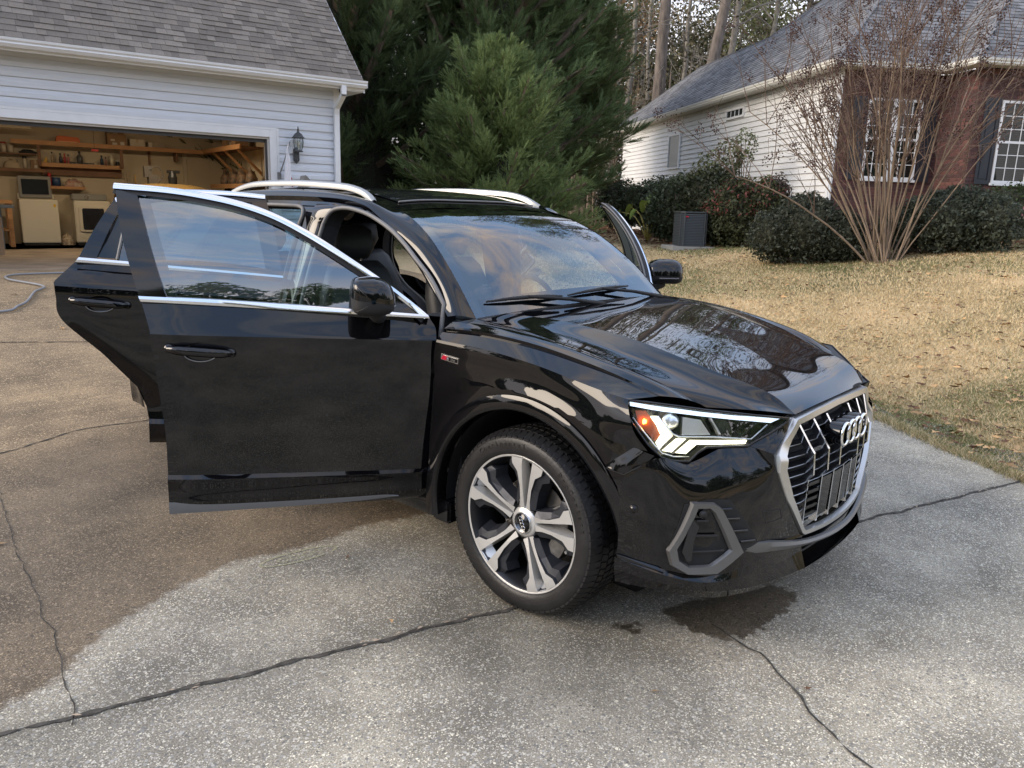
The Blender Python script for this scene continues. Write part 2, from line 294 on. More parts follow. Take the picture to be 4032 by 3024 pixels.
# slab joints in the driveway (world coordinates of the two tooled joints)
JOINTS = [((-2.05, -6.4), (1.62, 3.6)), ((-6.6, -1.9), (-5.1, 1.75))]
DRIVE_POLY = [(9, -4.5)] + EDGE[1:] + [(-9.57, 5.9), (-11.9, -4.0), (-13, -14), (9, -14)]
def drive_obj():
    st = .07; xs, ys = grid_xy(-4.6, 5.5, -7.5, 4.6, st); V = []; idx = {}; F = []
    att = {k: [] for k in ('brown', 'old', 'grime', 'clean', 'wet')}
    def vert(x, y):
        V.append((x, y, ground_z(x, y) if x < -3 else 0.0)); nz = noise.noise(Vector((x * 2.1, y * 2.1, 0)))
        att['brown'].append(.5 - pdist(x, y, BROWN) * 3.0 + nz * .03 if True else 0)
        att['old'].append(sstep(-2.2, -5.0, x)); 
        dj = abs((x + .95) * 7.0 - (y + 3.4) * 2.57) / 7.457; side = ((x + .95) * 7.0 - (y + 3.4) * 2.57)
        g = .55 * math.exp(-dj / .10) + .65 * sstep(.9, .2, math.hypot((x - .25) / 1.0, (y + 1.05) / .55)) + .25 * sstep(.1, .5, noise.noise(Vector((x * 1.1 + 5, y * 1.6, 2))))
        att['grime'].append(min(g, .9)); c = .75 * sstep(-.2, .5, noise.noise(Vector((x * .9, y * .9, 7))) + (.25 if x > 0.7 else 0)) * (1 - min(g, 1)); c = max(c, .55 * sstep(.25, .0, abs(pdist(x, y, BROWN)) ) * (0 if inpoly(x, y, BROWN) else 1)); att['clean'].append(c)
        att['wet'].append(.5 - min(pdist(x, y, WET), pdist(x, y, WET2)) * 9)
    n = len(ys)
    for x in xs:
        for y in ys: vert(float(x), float(y))
    for i in range(len(xs) - 1):
        for j in range(n - 1):
            cx, cy = xs[i] + st / 2, ys[j] + st / 2
            if edge_dist(cx, cy) < st * .6: F.append((i * n + j, (i + 1) * n + j, (i + 1) * n + j + 1, i * n + j + 1))
    V = np.array(V)
    # snap the margin onto the lawn edge is hidden by grass
    o = npmesh('driveway', V, np.array(F), CONC, k=4, kind='structure')
    for k, a in att.items():
        t = o.data.attributes.new(k, 'FLOAT', 'POINT'); t.data.foreach_set('value', a)
    # coarser far part of the same slab
    V = []; F = []; st = .4; xs, ys = grid_xy(-14.2, 8.6, -13.4, 6.2, st); n = len(ys); A2 = {k: [] for k in att}
    for x in xs:
        for y in ys:
            inn = -4.5 < x < 5.4 and -7.4 < y < 4.5
            V.append((x, y, ground_z(x, y) - (.004 if inn else 0))); A2['brown'].append(.5 - pdist(x, y, BROWN) * 3.0); A2['old'].append(sstep(-2.2, -5, x) if x < 0 else 0); A2['grime'].append(.15); A2['clean'].append(.25 if x > 0 else 0); A2['wet'].append(0)
    for i in range(len(xs) - 1):
        for j in range(n - 1):
            cx, cy = xs[i] + st / 2, ys[j] + st / 2
            if edge_dist(cx, cy) < .35: F.append((i * n + j, (i + 1) * n + j, (i + 1) * n + j + 1, i * n + j + 1))
    V = np.array(V); V[:, 2] -= .003
    o2 = npmesh('driveway', V, np.array(F), CONC, k=4, kind='structure')
    for k, a in A2.items():
        t = o2.data.attributes.new(k, 'FLOAT', 'POINT'); t.data.foreach_set('value', a)
drive_obj()
def strip(name, pts, w, mt, h=.0035, jit=.0, seed=0, **kw):
    """thin raised ribbon following pts, its width uneven"""
    P = crom_arc([Vector((x, y, 0)) for x, y in pts], max(8, int(sum(math.dist(a, b) for a, b in zip(pts, pts[1:])) / .035))); V = []; F = []
    for i, p in enumerate(P):
        t = P[min(i + 1, len(P) - 1)] - P[max(i - 1, 0)]; nn = Vector((-t.y, t.x, 0)).normalized(); o = noise.noise(Vector((i * .22, seed, 0))) * jit + noise.noise(Vector((i * .9, seed, 5))) * jit * .35; ww = w * (1 + 1.5 * noise.noise(Vector((i * .6, seed + 9, 0))))
        z = (ground_z(p.x, p.y) if p.x < -3 else 0) + h
        V += [(p.x + nn.x * (o - ww), p.y + nn.y * (o - ww), z), (p.x + nn.x * (o + ww), p.y + nn.y * (o + ww), z)]
    F = [(2 * i, 2 * i + 1, 2 * i + 3, 2 * i + 2) for i in range(len(P) - 1)]
    return mesh(name, V, F, mt, kind='structure', **kw)
JM = mat('dark_joint_dirt', (.018, .015, .012), .95, col2=(.10, .09, .075), vscale=26)
for sd_, (a, b) in enumerate(JOINTS): strip('slab_joint', [a, ((a[0] + b[0]) / 2, (a[1] + b[1]) / 2), b], .0085, JM, jit=.016, seed=sd_)
for sd_, (c, w_) in enumerate([([(.60, -.46), (.69, -.49), (.84, -.55), (.93, -.61), (1.03, -.69), (1.14, -.78), (1.3, -.86), (1.5, -1.02)], .004), ([(-3.4, -1.9), (-3.42, -1.6), (-3.6, -1.1), (-3.55, -.7), (-3.75, -.2)], .006),
        ([(-2.9, -1.8), (-1.96, -2.0), (-1.4, -2.1), (-.88, -2.2), (-.5, -2.3)], .002), ([(-6.0, -3.2), (-5.5, -2.0), (-5.0, -1.2)], .006)]):
    strip('crack', c, w_, JM, jit=.03, seed=sd_ + 20)
# chalk mark: a rounded outline with a row of small loops, faded yellow
CH = mat('faded_yellow_chalk', (.42, .42, .26), .95, vary=.25, vscale=60)
mb = MB(); ca, cb = Vector((-1.025, -1.37, .004)), Vector((-.955, -1.03, .004)); ax = (cb - ca).normalized(); ay = Vector((-ax.y, ax.x, 0)); L_ = (cb - ca).length
def loop_pts(cx, rx, ry, n=20): return [ca + ax * (cx + rx * math.cos(2 * math.pi * i / n)) + ay * ry * math.sin(2 * math.pi * i / n) for i in range(n)]
for cx, rx, ry, w_ in [(L_ / 2, L_ / 2, .05, .003), (.10, .022, .02, .002), (.155, .02, .02, .002), (.21, .02, .022, .002), (.26, .018, .02, .002)]:
    a = loop_pts(cx, rx - w_, ry - w_); b_ = loop_pts(cx, rx + w_, ry + w_)
    for i in range(20):
        if random.random() < .85: mb.add([a[i], a[(i + 1) % 20], b_[(i + 1) % 20], b_[i]], [(0, 1, 2, 3)])
mb.out('chalk_drawing', CH, label='faded yellow chalk doodle on the driveway between the open door and the front wheel', cat='chalk drawing')
# earth and lawn
def lawn_mat():
    m = bpy.data.materials.new('dormant_lawn_turf'); m.use_nodes = True; t = m.node_tree; b = t.nodes['Principled BSDF']; L = t.links.new
    tc = t.nodes.new('ShaderNodeTexCoord'); n = t.nodes.new('ShaderNodeTexNoise'); n.inputs['Scale'].default_value = .55; n.inputs['Detail'].default_value = 6; L(tc.outputs['Object'], n.inputs['Vector'])
    r = t.nodes.new('ShaderNodeValToRGB'); L(n.outputs['Fac'], r.inputs[0]); e = r.color_ramp.elements; e[0].position = .34; e[0].color = (.10, .105, .035, 1); e[1].position = .60; e[1].color = (.58, .44, .25, 1); q = e.new(.46); q.color = (.33, .26, .13, 1)
    n2 = t.nodes.new('ShaderNodeTexNoise'); n2.inputs['Scale'].default_value = 45; n2.inputs['Detail'].default_value = 5; L(tc.outputs['Object'], n2.inputs['Vector'])
    mr = t.nodes.new('ShaderNodeMapRange'); mr.inputs[1].default_value = .3; mr.inputs[2].default_value = .7; mr.inputs[3].default_value = .65; mr.inputs[4].default_value = 1.3; L(n2.outputs['Fac'], mr.inputs[0])
    v = t.nodes.new('ShaderNodeVectorMath'); v.operation = 'SCALE'; L(r.outputs[0], v.inputs[0]); L(mr.outputs[0], v.inputs['Scale']); L(v.outputs[0], b.inputs['Base Color']); b.inputs['Roughness'].default_value = .95
    bp = t.nodes.new('ShaderNodeBump'); bp.inputs['Distance'].default_value = .03; L(n2.outputs['Fac'], bp.inputs['Height']); L(bp.outputs[0], b.inputs['Normal']); return m
LAWN = lawn_mat()
V = []; F = []; xs = np.concatenate([np.arange(-120, -20, 10), np.arange(-20, 10, .4), np.arange(10, 121, 10)]); ys = np.concatenate([np.arange(-120, -16, 8), np.arange(-16, 30, .4), np.arange(30, 121, 10)]); n = len(ys)
for x in xs:
    for y in ys: V.append((x, y, ground_z(x, y) - (.035 if edge_dist(x, y) < 0.15 and -14.5 < x < 9.2 and -14 < y < 7 else 0)))
F = [(i * n + j, (i + 1) * n + j, (i + 1) * n + j + 1, i * n + j + 1) for i in range(len(xs) - 1) for j in range(n - 1)]
npmesh('lawn', np.array(V), np.array(F), LAWN, k=4, smooth=True, kind='structure')
# grass blades where the camera can tell them apart
def gz_arr(x, y): return np.array([ground_z(a, b) for a, b in zip(x, y)])
def scatter_lawn(n, dmin, dmax, umin=-.05):
    """points on the lawn inside the picture's fan, denser near the camera"""
    pts = []
    while len(pts) < n:
        d = dmin * (dmax / dmin) ** random.random(); th = R(random.uniform(96, 133)); x = CAM.x + d * math.cos(th); y = CAM.y + d * math.sin(th)
        if edge_dist(x, y) > umin and not (y > 12.2 and x > -4.5) : pts.append((x, y, d))
    return np.array(pts)
P = scatter_lawn(170000, 4.6, 17, .0); k = len(P); z = gz_arr(P[:, 0], P[:, 1])
h = RNG.uniform(.012, .034, k) * (1 + P[:, 2] * .02); an = RNG.uniform(0, 6.283, k); wd = .0006 * P[:, 2] * .5 + .0006; lean = RNG.normal(0, 1, (k, 2)) * h[:, None] * .7
b0 = np.c_[P[:, 0] - np.cos(an) * wd, P[:, 1] - np.sin(an) * wd, z]; b1 = np.c_[P[:, 0] + np.cos(an) * wd, P[:, 1] + np.sin(an) * wd, z]; tp = np.c_[P[:, 0] + lean[:, 0], P[:, 1] + lean[:, 1], z + h]
V = np.stack([b0, b1, tp], 1).reshape(-1, 3); F = np.arange(3 * k).reshape(-1, 3)
green = np.array([noise.noise(Vector((a * .45, b_ * .45, 3))) + (.35 if edge_dist(a, b_) < .35 else 0) + (.28 if (b_ > 7.2 + 1.0 * noise.noise(Vector((a * .8, 0, 1)))) else 0) for a, b_ in P[:, :2]]) + RNG.normal(0, .15, k) > .30
EB = []
for (ax_, ay_), (bx_, by_) in zip(EDGE[1:6], EDGE[2:7]):
    n_e = int(math.dist((ax_, ay_), (bx_, by_)) * 2600)
    for q in range(n_e):
        t_ = random.random(); o_ = random.gauss(0, .035) + .035 * noise.noise(Vector((ax_ + t_ * 3, ay_ * 2 + t_ * 5, 8))); L_e = math.dist((ax_, ay_), (bx_, by_)); EB.append((ax_ + (bx_ - ax_) * t_ - (ay_ - by_) / L_e * o_ * -1, ay_ + (by_ - ay_) * t_ + (ax_ - bx_) / L_e * o_ * -1))
EB = np.array(EB); ke = len(EB); ze = np.maximum(gz_arr(EB[:, 0], EB[:, 1]), 0); he = RNG.uniform(.02, .065, ke); an = RNG.uniform(0, 6.283, ke); le = RNG.normal(0, 1, (ke, 2)) * he[:, None] * .7; we = .0016
Ve = np.stack([np.c_[EB[:, 0] - np.cos(an) * we, EB[:, 1] - np.sin(an) * we, ze], np.c_[EB[:, 0] + np.cos(an) * we, EB[:, 1] + np.sin(an) * we, ze], np.c_[EB[:, 0] + le[:, 0], EB[:, 1] + le[:, 1], ze + he]], 1).reshape(-1, 3)
GS = mat('straw_grass', (.78, .61, .36), .9, island=.28); GG = mat('green_grass', (.17, .19, .07), .9, island=.35)
g = np.repeat(green, 3); ge = np.repeat(RNG.random(ke) < .45, 3); V = np.concatenate([V, Ve]); g = np.concatenate([g, ge])
npmesh('straw_grass', V[~g], np.arange((~g).sum()).reshape(-1, 3), GS, kind='stuff', label='dry straw coloured lawn grass beside the driveway'); npmesh('green_grass', V[g], np.arange(g.sum()).reshape(-1, 3), GG, kind='stuff', label='green patches of grass in the dry lawn')
# leaves
def leaf_mesh(s=1, seed=0):
    rr = random.Random(seed); pts = []; nl = 9
    for i in range(nl):
        a = 2 * math.pi * i / nl; r = s * (.5 if i % 2 else 1.0) * rr.uniform(.75, 1.1) * (1.25 if i == 0 else .8); pts.append((r * math.cos(a), r * .7 * math.sin(a), s * rr.uniform(.0, .35)))
    return [(0, 0, s * .12)] + pts, [(0, 1 + i, 1 + (i + 1) % nl) for i in range(nl)]
def leaves_obj(name, pts, size, mt, **kw):
    V = []; F = []; k = 0
    for (x, y, z) in pts:
        v, f = leaf_mesh(random.uniform(*size), random.random()); M = Matrix.Translation((x, y, z + .012)) @ Matrix.Rotation(random.uniform(0, 6.28), 4, 'Z') @ Matrix.Rotation(random.gauss(0, .35), 4, 'X')
        V += [tuple(M @ Vector(p)) for p in v]; F += [tuple(i + k for i in q) for q in f]; k += len(v)
    return npmesh(name, np.array(V), np.array(F), mt, **kw)
LV = [mat('tan_leaf', (.45, .28, .13), .8, island=.4), mat('brown_leaf', (.16, .075, .035), .8, island=.4)]
P = scatter_lawn(2600, 4.8, 15, .02); pts = [(a, b_, ground_z(a, b_) + .02) for a, b_, _ in P]
leaves_obj('fallen_leaves', pts[:800], (.025, .055), LV[0], kind='stuff', label='tan fallen leaves scattered over the lawn'); leaves_obj('fallen_leaves', pts[1300:2300], (.022, .05), LV[1], kind='stuff', label='dark brown fallen leaves scattered over the lawn')
pts = []
while len(pts) < 5200:
    t_ = random.random(); x = -6.5 - 9 * t_ + random.gauss(0, 1.4); y = 13.2 + 8.5 * t_ + random.gauss(0, 1.2) * 1.3
    pts.append((x, y, ground_z(x, y) + random.uniform(0, .03)))
for i in range(500):
    x = random.uniform(-4.4, 1); y = 11.6 + random.gauss(0, .4); pts.append((x, y, ground_z(x, y) + .02))
leaves_obj('leaf_litter', pts, (.04, .075), mat('leaf_litter', (.20, .095, .05), .85, island=.5), kind='stuff', label='thick brown leaf litter under the shrubs and at the edge of the woods')
pts = []
for (a, b_) in JOINTS[:1]:
    for i in range(150):
        t_ = random.random(); 
        if noise.noise(Vector((t_ * 22, 0, 4))) < -.05: continue
        x = a[0] + (b_[0] - a[0]) * t_ + random.gauss(0, .007); y = a[1] + (b_[1] - a[1]) * t_ + random.gauss(0, .007); pts.append((x, y, 0))
V = []; F = []; kk = 0
for x, y, z in pts:
    l = random.uniform(.007, .018); a = math.atan2(7, 2.57) + random.gauss(0, .35); M = Matrix.Translation((x, y, .006 + random.random() * .004)) @ Matrix.Rotation(a, 4, 'Z') @ Matrix.Rotation(random.gauss(0, .3), 4, 'X')
    V += [tuple(M @ Vector(p)) for p in ((-l, 0, 0), (0, -l * .22, .002), (l, 0, .001), (0, l * .22, .003))]; F.append((kk, kk + 1, kk + 2, kk + 3)); kk += 4
npmesh('leaf_debris', np.array(V), np.array(F), mat('dry_leaflet', (.42, .33, .24), .85, island=.35), k=4, kind='stuff', label='dry leaflets caught in the dark driveway joint')
lm = []
for i in range(4):
    v, f = leaf_mesh(1, i + 50); me = bpy.data.meshes.new('fallen_leaf'); me.from_pydata(v, [], f); me.materials.append(LV[i % 2]); lm.append(me)
for i, (x, y, s, lab) in enumerate([(-2.02, -2.05, .032, 'orange brown leaf on the brown driveway left of the front door blade'), (-4.6, -1.9, .05, 'pale tan leaf alone on the driveway left of the rear door'), (-8.4, -.4, .06, 'brown leaf on the driveway near the hose'), (-8.0, -.1, .05, 'small dark leaf on the driveway near the hose'),
        (-.28, -1.28, .016, 'small orange leaf on the pale concrete above the joint'), (-.83, -1.06, .016, 'dark brown leaf beside the chalk doodle'), (.66, -.98, .016, 'upright tan leaf on concrete below the bumper puddle'), (1.02, -.62, .014, 'small orange leaf by the crack in the concrete'), (-6.4, -.2, .05, 'red brown leaf resting on the left slab joint'), (-2.9, -2.2, .04, 'dark curled leaf on the brown stained concrete')]):
    o = bpy.data.objects.new('fallen_leaf', lm[i % 4]); COL.objects.link(o); o.location = (x, y, ground_z(x, y) + .006); o.scale = (s, s, s); o.rotation_euler = (random.gauss(0, .3), 0, random.random() * 6)
    tag(o, lab, 'leaf', 'leaves lying on the driveway')
# ============================================================ garage (front wall runs along GW, inside is -GN)
GY = R(76); GP0 = Vector((-10.652, .555, .484)); GW = Vector((math.cos(GY), math.sin(GY), 0)); GN = Vector((GW.y, -GW.x, 0))
def GT(): return frame(GP0, GW, -GN, (0, 0, 1))    # local: x along wall, y inwards, z up from slab
GM = GT()
garage = empty('garage', label='white vinyl sided garage with its wide door open and a grey shingle roof', cat='garage'); garage.matrix_world = GM
SID = mat('white_vinyl_siding', (.66, .70, .76), .5, vary=.05, vscale=3, stretch=(1, 1, 12)); TRM = mat('white_trim', (.78, .80, .82), .4, vary=.04, vscale=5); SOF = mat('white_soffit', (.62, .63, .62), .6)
GWD = mat('garage_drywall', (.58, .49, .36), .85, vary=.06, vscale=1.5); GCE = mat('garage_ceiling', (.62, .54, .40), .9); GFL = mat('garage_slab', (.26, .20, .145), .75, vary=.35, vscale=2.2, bump=.3, bscale=30)
X0, XR, OPR, OPH, EV = -3.2, 4.98, 3.80, 2.0, 2.86      # left end, right corner, door jamb, opening height, soffit height
XOL = -1.2
def siding(parent, x0, x1, z0, z1, y, rev=.129, lap=.022, name='siding_board', joints=()):
    """each board a lapped clapboard; y is the wall face, boards stand out to y-lap"""
    z = z0; k = 0
    while z < z1 - .01:
        zt = min(z + rev, z1) - .009; mb = MB()
        mb.add([(x0, y - lap, z), (x1, y - lap, z), (x1, y - lap + .001, z + rev * .46), (x0, y - lap + .001, z + rev * .46), (x1, y - lap + .0055, z + rev * .5), (x0, y - lap + .0055, z + rev * .5), (x1, y - .003, zt), (x0, y - .003, zt), (x0, y, z), (x1, y, z)],
               [(0, 1, 2, 3), (3, 2, 4, 5), (5, 4, 6, 7), (0, 8, 9, 1)])
        mb.out(name, SID, parent); z += rev; k += 1
wallr = box('wall', (OPR + .12, .0, -.1), (XR, .14, EV + .0), SID, garage)
wallh = box('wall', (X0, .0, OPH + .10), (OPR + .12, .14, EV), SID, garage)
siding(wallr, OPR + .155, XR - .09, -.04, OPH + .095, 0)
siding(wallh, X0, XR - .09, OPH + .15, EV, 0)
box('wall', (X0, 0, -.1), (XOL - .12, .14, OPH + .10), SID, garage)
box('wall', (XR - .14, .14, -.1), (XR, 6.5, EV), SID, garage)            # gable side wall
box('corner_trim', (XR - .09, -.024, -.05), (XR + .012, -.002, EV), TRM, garage, bevel=.003)
fr = MB(); fr.box((OPR + .0, -.03, -.04), (OPR + .11, .0, OPH + .11)); fr.box((XOL - .11, -.03, OPH + .0), (OPR, .0, OPH + .11)); fr.box((XOL - .11, -.03, -.04), (XOL, .0, OPH))
fr.box((OPR + .112, -.022, -.04), (OPR + .155, -.001, OPH + .15)); fr.box((XOL - .11, -.022, OPH + .112), (OPR + .112, -.001, OPH + .15))
fr.out('door_casing', TRM, garage, bevel=.004)
jm = MB(); jm.box((OPR - .028, 0.002, -.04), (OPR, .19, OPH + .0)); jm.box((XOL, .002, OPH - .03), (OPR - .03, .19, OPH)); jm.out('door_jamb', mat('jamb_paint', (.55, .53, .50), .6), garage)
MB().box((OPR - .055, .03, -.04), (OPR - .03, .06, OPH - .03)).box((XOL, .05, OPH - .085), (OPR - .03, .065, OPH - .032)).out('weather_strip', mat('dark_rubber_strip', (.05, .05, .05), .7), garage)
# inside
box('side_wall', (XR - .16, .15, 0), (XR - .141, 6.45, EV - .2), GWD, garage); box('side_wall', (X0, .15, 0), (X0 + .02, 6.45, EV - .2), GWD, garage)
box('back_wall', (X0, 6.3, 0), (XR - .165, 6.45, EV - .2), GWD, garage)
box('ceiling', (X0, .15, EV - .19), (XR - .15, 6.45, EV - .12), GCE, garage)
box('floor', (X0, -.35, -.12), (XR - .15, 6.28, .0), GFL, garage)
# panelled door in the back wall
db = box('back_door', (3.98, 6.262, .005), (4.86, 6.298, 2.0), mat('cream_door', (.55, .46, .33), .5), garage)
DP = MATS['cream_door']
for (a, b_) in ((.08, .40), (.48, .80)):
    for (z0, z1) in ((1.62, 1.86), (.98, 1.50), (.16, .82)):
        mb = MB(); mb.box((3.98 + a, 6.250, z0), (3.98 + b_, 6.262, z1)); mb.out('panel', DP, db, bevel=.01)
cs_ = MB(); cs_.box((3.89, 6.25, 0), (3.972, 6.298, 2.09)); cs_.box((4.868, 6.25, 0), (4.95, 6.298, 2.09)); cs_.box((3.972, 6.25, 2.006), (4.868, 6.298, 2.09)); cs_.out('door_frame', mat('cream_trim', (.58, .50, .37), .5), garage)
# roof: eave overhang .32, pitch
PIT = .98; OV = .34; EZ = EV + .10; RX0, RX1 = X0, XR + .30
SHD = mat('dark_roof_felt', (.05, .05, .05), .9)
roof = mesh('roof', [(RX0, -OV, EZ), (RX1, -OV, EZ), (RX1, 3.2, EZ + PIT * (3.2 + OV)), (RX0, 3.2, EZ + PIT * (3.2 + OV)), (RX1, 6.74, EZ), (RX0, 6.74, EZ)], [(0, 1, 2, 3), (3, 2, 4, 5)], SHD, garage)
mesh('gable_wall', [(XR, .0, EV), (XR, 6.5, EV), (XR, 3.2, EZ + PIT * (3.2 + OV) - .12)], [(0, 1, 2)], SID, garage)
def shingles(roof_o, O, U, Vv, Nn, width, rows, expo, tabw, mts, clip=None, off=0, stuff_from=None, seed=3, thick=.010):
    """O eave start, U along the eave, V up the slope, N normal; returns nothing. Tabs uneven in width, tone and thickness."""
    rr = random.Random(seed); sl = math.hypot(1, 0); todo = []
    for r in range(rows):
        u = -rr.random() * tabw * 1.5
        while u < width:
            w = tabw * rr.uniform(.55, 1.5); hi = rr.random() < .5; a, b_ = max(u, 0), min(u + w, width); u += w
            if b_ - a < .02: continue
            m_ = Vector(O) + U * ((a + b_) / 2) + Vv * (r + .5) * expo
            if clip and not clip(m_): continue
            e_ = -.008 if hi else 0; t_ = thick * (1.5 if hi else .8)
            todo.append((r, a, b_, e_, t_, rr.randrange(len(mts))))
    return todo
def shingle_geo(O, U, Vv, Nn, expo, it, gap=.0015):
    r, a, b_, e_, t_, k = it; a += gap; b_ -= gap
    p = lambda u, v, n: Vector(O) + U * u + Vv * v + Nn * n
    v0 = r * expo + e_; v1 = (r + 1.12) * expo
    return [p(a, v0, .001), p(b_, v0, .001), p(b_, v1, .0005), p(a, v1, .0005), p(a, v0, .001 + t_), p(b_, v0, .001 + t_), p(b_, v1, .0015), p(a, v1, .0015)], [(4, 5, 6, 7), (0, 1, 5, 4), (1, 2, 6, 5), (3, 0, 4, 7)]
SHM = [mat('shingle_%s' % nme, c, .95, vary=.16, vscale=70, bump=.5, bscale=300) for nme, c in (('taupe', (.195, .170, .145)), ('grey', (.165, .146, .126)), ('pale', (.220, .194, .168)), ('dark', (.142, .125, .108)), ('mid', (.178, .156, .134)))]
Vs = Vector((0, 1, PIT)).normalized(); Nr = Vector((0, -PIT, 1)).normalized(); EXPO = .127
GO = Vector((RX0, -OV, EZ + .012))
its = shingles(roof, GO, Vector((1, 0, 0)), Vs, Nr, RX1 - RX0, 36, EXPO, .17, SHM)
camL = GM.inverted() @ CAM
def seen(it, O, U, Vv, expo): return True
vis = [it for it in its if it[2] > -.3 - RX0 and it[0] < 26]
def kdist(it): p = GO + Vector((it[1] + it[2], 0, 0)) * .5 + Vs * it[0] * EXPO; return (p - camL).length
vis.sort(key=kdist); ind = vis[:298]; rest = [i for i in its if i not in set(ind)]
for it in ind:
    v, f = shingle_geo(GO, Vector((1, 0, 0)), Vs, Nr, EXPO, it); c = sum(v, Vector()) / 8; mesh('shingle', [p - c for p in v], f, SHM[it[5]], roof, loc=c)
mb = MB()
for it in rest: mb.mi = it[5]; mb.add(*shingle_geo(GO, Vector((1, 0, 0)), Vs, Nr, EXPO, it))
mb.out('shingles', SHM, roof, kind='stuff')
# rake, fascia, soffit, gutter
MB().box((RX0, -OV + .005, EZ - .15), (RX1, -OV + .022, EZ - .01)).out('fascia', TRM, garage)
so = MB(); so.box((RX0, -OV + .022, EZ - .112), (RX1, -.0, EZ - .10)); s_o = so.out('soffit', SOF, garage)
for i in range(40): box('vent_slot', (X0 + 3 + i * .128, -OV + .024, EZ - .116), (X0 + 3.014 + i * .128, -OV + .07, EZ - .1125), mat('vent_slot', (.06, .06, .06), .8), s_o)
gp = [(-OV + .002, -.115), (-OV - .068, -.115), (-OV - .098, -.075), (-OV - .092, -.055), (-OV - .112, -.035), (-OV - .118, -.004), (-OV - .104, -.004), (-OV - .098, -.03), (-OV - .08, -.05), (-OV - .086, -.075), (-OV - .06, -.105), (-OV + .002, -.105)]
mb = MB(); n_ = len(gp); V = [(RX0, y, EZ + z) for y, z in gp] + [(RX1 + .03, y, EZ + z) for y, z in gp]
mb.add(V, [(i, (i + 1) % n_, n_ + (i + 1) % n_, n_ + i) for i in range(n_)]); mb.box((RX1 + .028, -OV - .10, EZ - .11), (RX1 + .032, -OV + .0, EZ - .01)); mb.out('gutter', TRM, garage)
rk = MB(); a = Vector((RX1 + .0, -OV, EZ - .02)); 
rk.add([a, a + Vector((.025, 0, 0)), a + Vector((.025, 3.54, 3.54 * PIT)), a + Vector((0, 3.54, 3.54 * PIT)), a - Vector((0, 0, .16)), a + Vector((.025, 0, -.16)), a + Vector((.025, 3.54, 3.54 * PIT - .16)), a + Vector((0, 3.54, 3.54 * PIT - .16))], [(0, 1, 2, 3), (4, 7, 6, 5), (1, 5, 6, 2), (0, 3, 7, 4), (0, 4, 5, 1)]); rk.out('rake_board', TRM, garage)
sr = MB(); sr.add([(XR, -OV + .02, EZ - .17), (RX1, -OV + .02, EZ - .17), (RX1, .6, EZ - .17), (XR, .6, EZ - .17), (XR, -OV + .02, EZ - .115), (RX1, -OV + .02, EZ - .115)], [(0, 1, 2, 3), (0, 4, 5, 1)]); sr.out('soffit', SOF, garage)
# downspout
dsp = [Vector((XR - .07, -OV - .05, EZ - .10)), Vector((XR - .07, -OV - .05, EZ - .24)), Vector((XR - .07, -.11, EZ - .42)), Vector((XR - .07, -.075, EZ - .52)), Vector((XR - .07, -.07, .05))]
mb = MB(); prof = [(-.04, -.03), (.04, -.03), (.04, .03), (-.04, .03)]
for a, b_ in zip(dsp, dsp[1:]):
    t_ = (b_ - a).normalized(); y_ = Vector((1, 0, 0)).cross(t_).normalized()
    V = [a + Vector((px, 0, 0)) + y_ * py for px, py in prof] + [b_ + Vector((px, 0, 0)) + y_ * py for px, py in prof]; mb.add(V, [(0, 1, 5, 4), (1, 2, 6, 5), (2, 3, 7, 6), (3, 0, 4, 7)])
mb.out('downspout', TRM, garage)
# ---- coach lamp
BLK = mat('weathered_black_metal', (.07, .075, .08), .55, vary=.3, vscale=25)
def GL(x, y, z): return GM @ Vector((x, y, z))
lamp = empty('wall_lantern', label='black coach lantern with curved glass mounted on the siding right of the garage door', cat='wall lamp'); lamp.matrix_world = GM @ Matrix.Translation((4.22, -.02, 1.62)) @ Matrix.Scale(.92, 4)
box('mounting_block', (-.085, -.016, .17), (.055, .0, .40), TRM, lamp)
mb = MB(); mb.prism([(-.055, .05), (-.05, .24), (0, .28), (.05, .24), (.055, .05), (0, -.01)], .0, .03, frame((0, -.016, 0), (1, 0, 0), (0, 0, 1), (0, -1, 0))); mb.out('back_plate', BLK, lamp, bevel=.006)
mb = MB(); mb.tube(crom([(0, -.03, .10), (0, -.09, .03), (0, -.15, .08), (0, -.155, .19)], 14), .011); mb.tube(crom([(0, -.05, .22), (0, -.10, .14), (0, -.14, .19)], 8), .007); mb.out('bracket', BLK, lamp, smooth=True)
TL = Matrix.Translation((0, -.155, 0))
MB().lathe([(.0, .19), (.07, .19), (.078, .20), (.07, .212), (.058, .225), (.0, .226)], 20, TL).out('base', BLK, lamp, smooth=True)
mb = MB(); gp_ = [(.058, .228), (.078, .28), (.086, .35), (.078, .42)]
mb.lathe([(r_ - .003, z_) for r_, z_ in gp_], 28, TL); mb.out('glass_globe', glass('lantern_glass', (.82, .86, .86), 1, 1.5, .03), lamp, smooth=True)
mb = MB()
for i in range(8):
    q = 2 * math.pi * i / 8 + .2; mb.tube([TL @ Vector((r_ * math.cos(q), r_ * math.sin(q), z_)) for r_, z_ in gp_], .0045, 5)
mb.out('cage', BLK, lamp)
MB().lathe([(.0, .415), (.082, .418), (.112, .425), (.105, .435), (.085, .455), (.065, .49), (.03, .515), (.018, .525), (.022, .54), (.014, .555), (.02, .565), (.008, .59), (.010, .605), (.0, .625)], 22, TL).out('cap', BLK, lamp, smooth=True)
MB().lathe([(.012, .226), (.012, .30), (.02, .31), (.024, .35), (.0, .375)], 10, TL).out('bulb', mat('bulb_glass', (.8, .75, .62), .2), lamp, smooth=True)
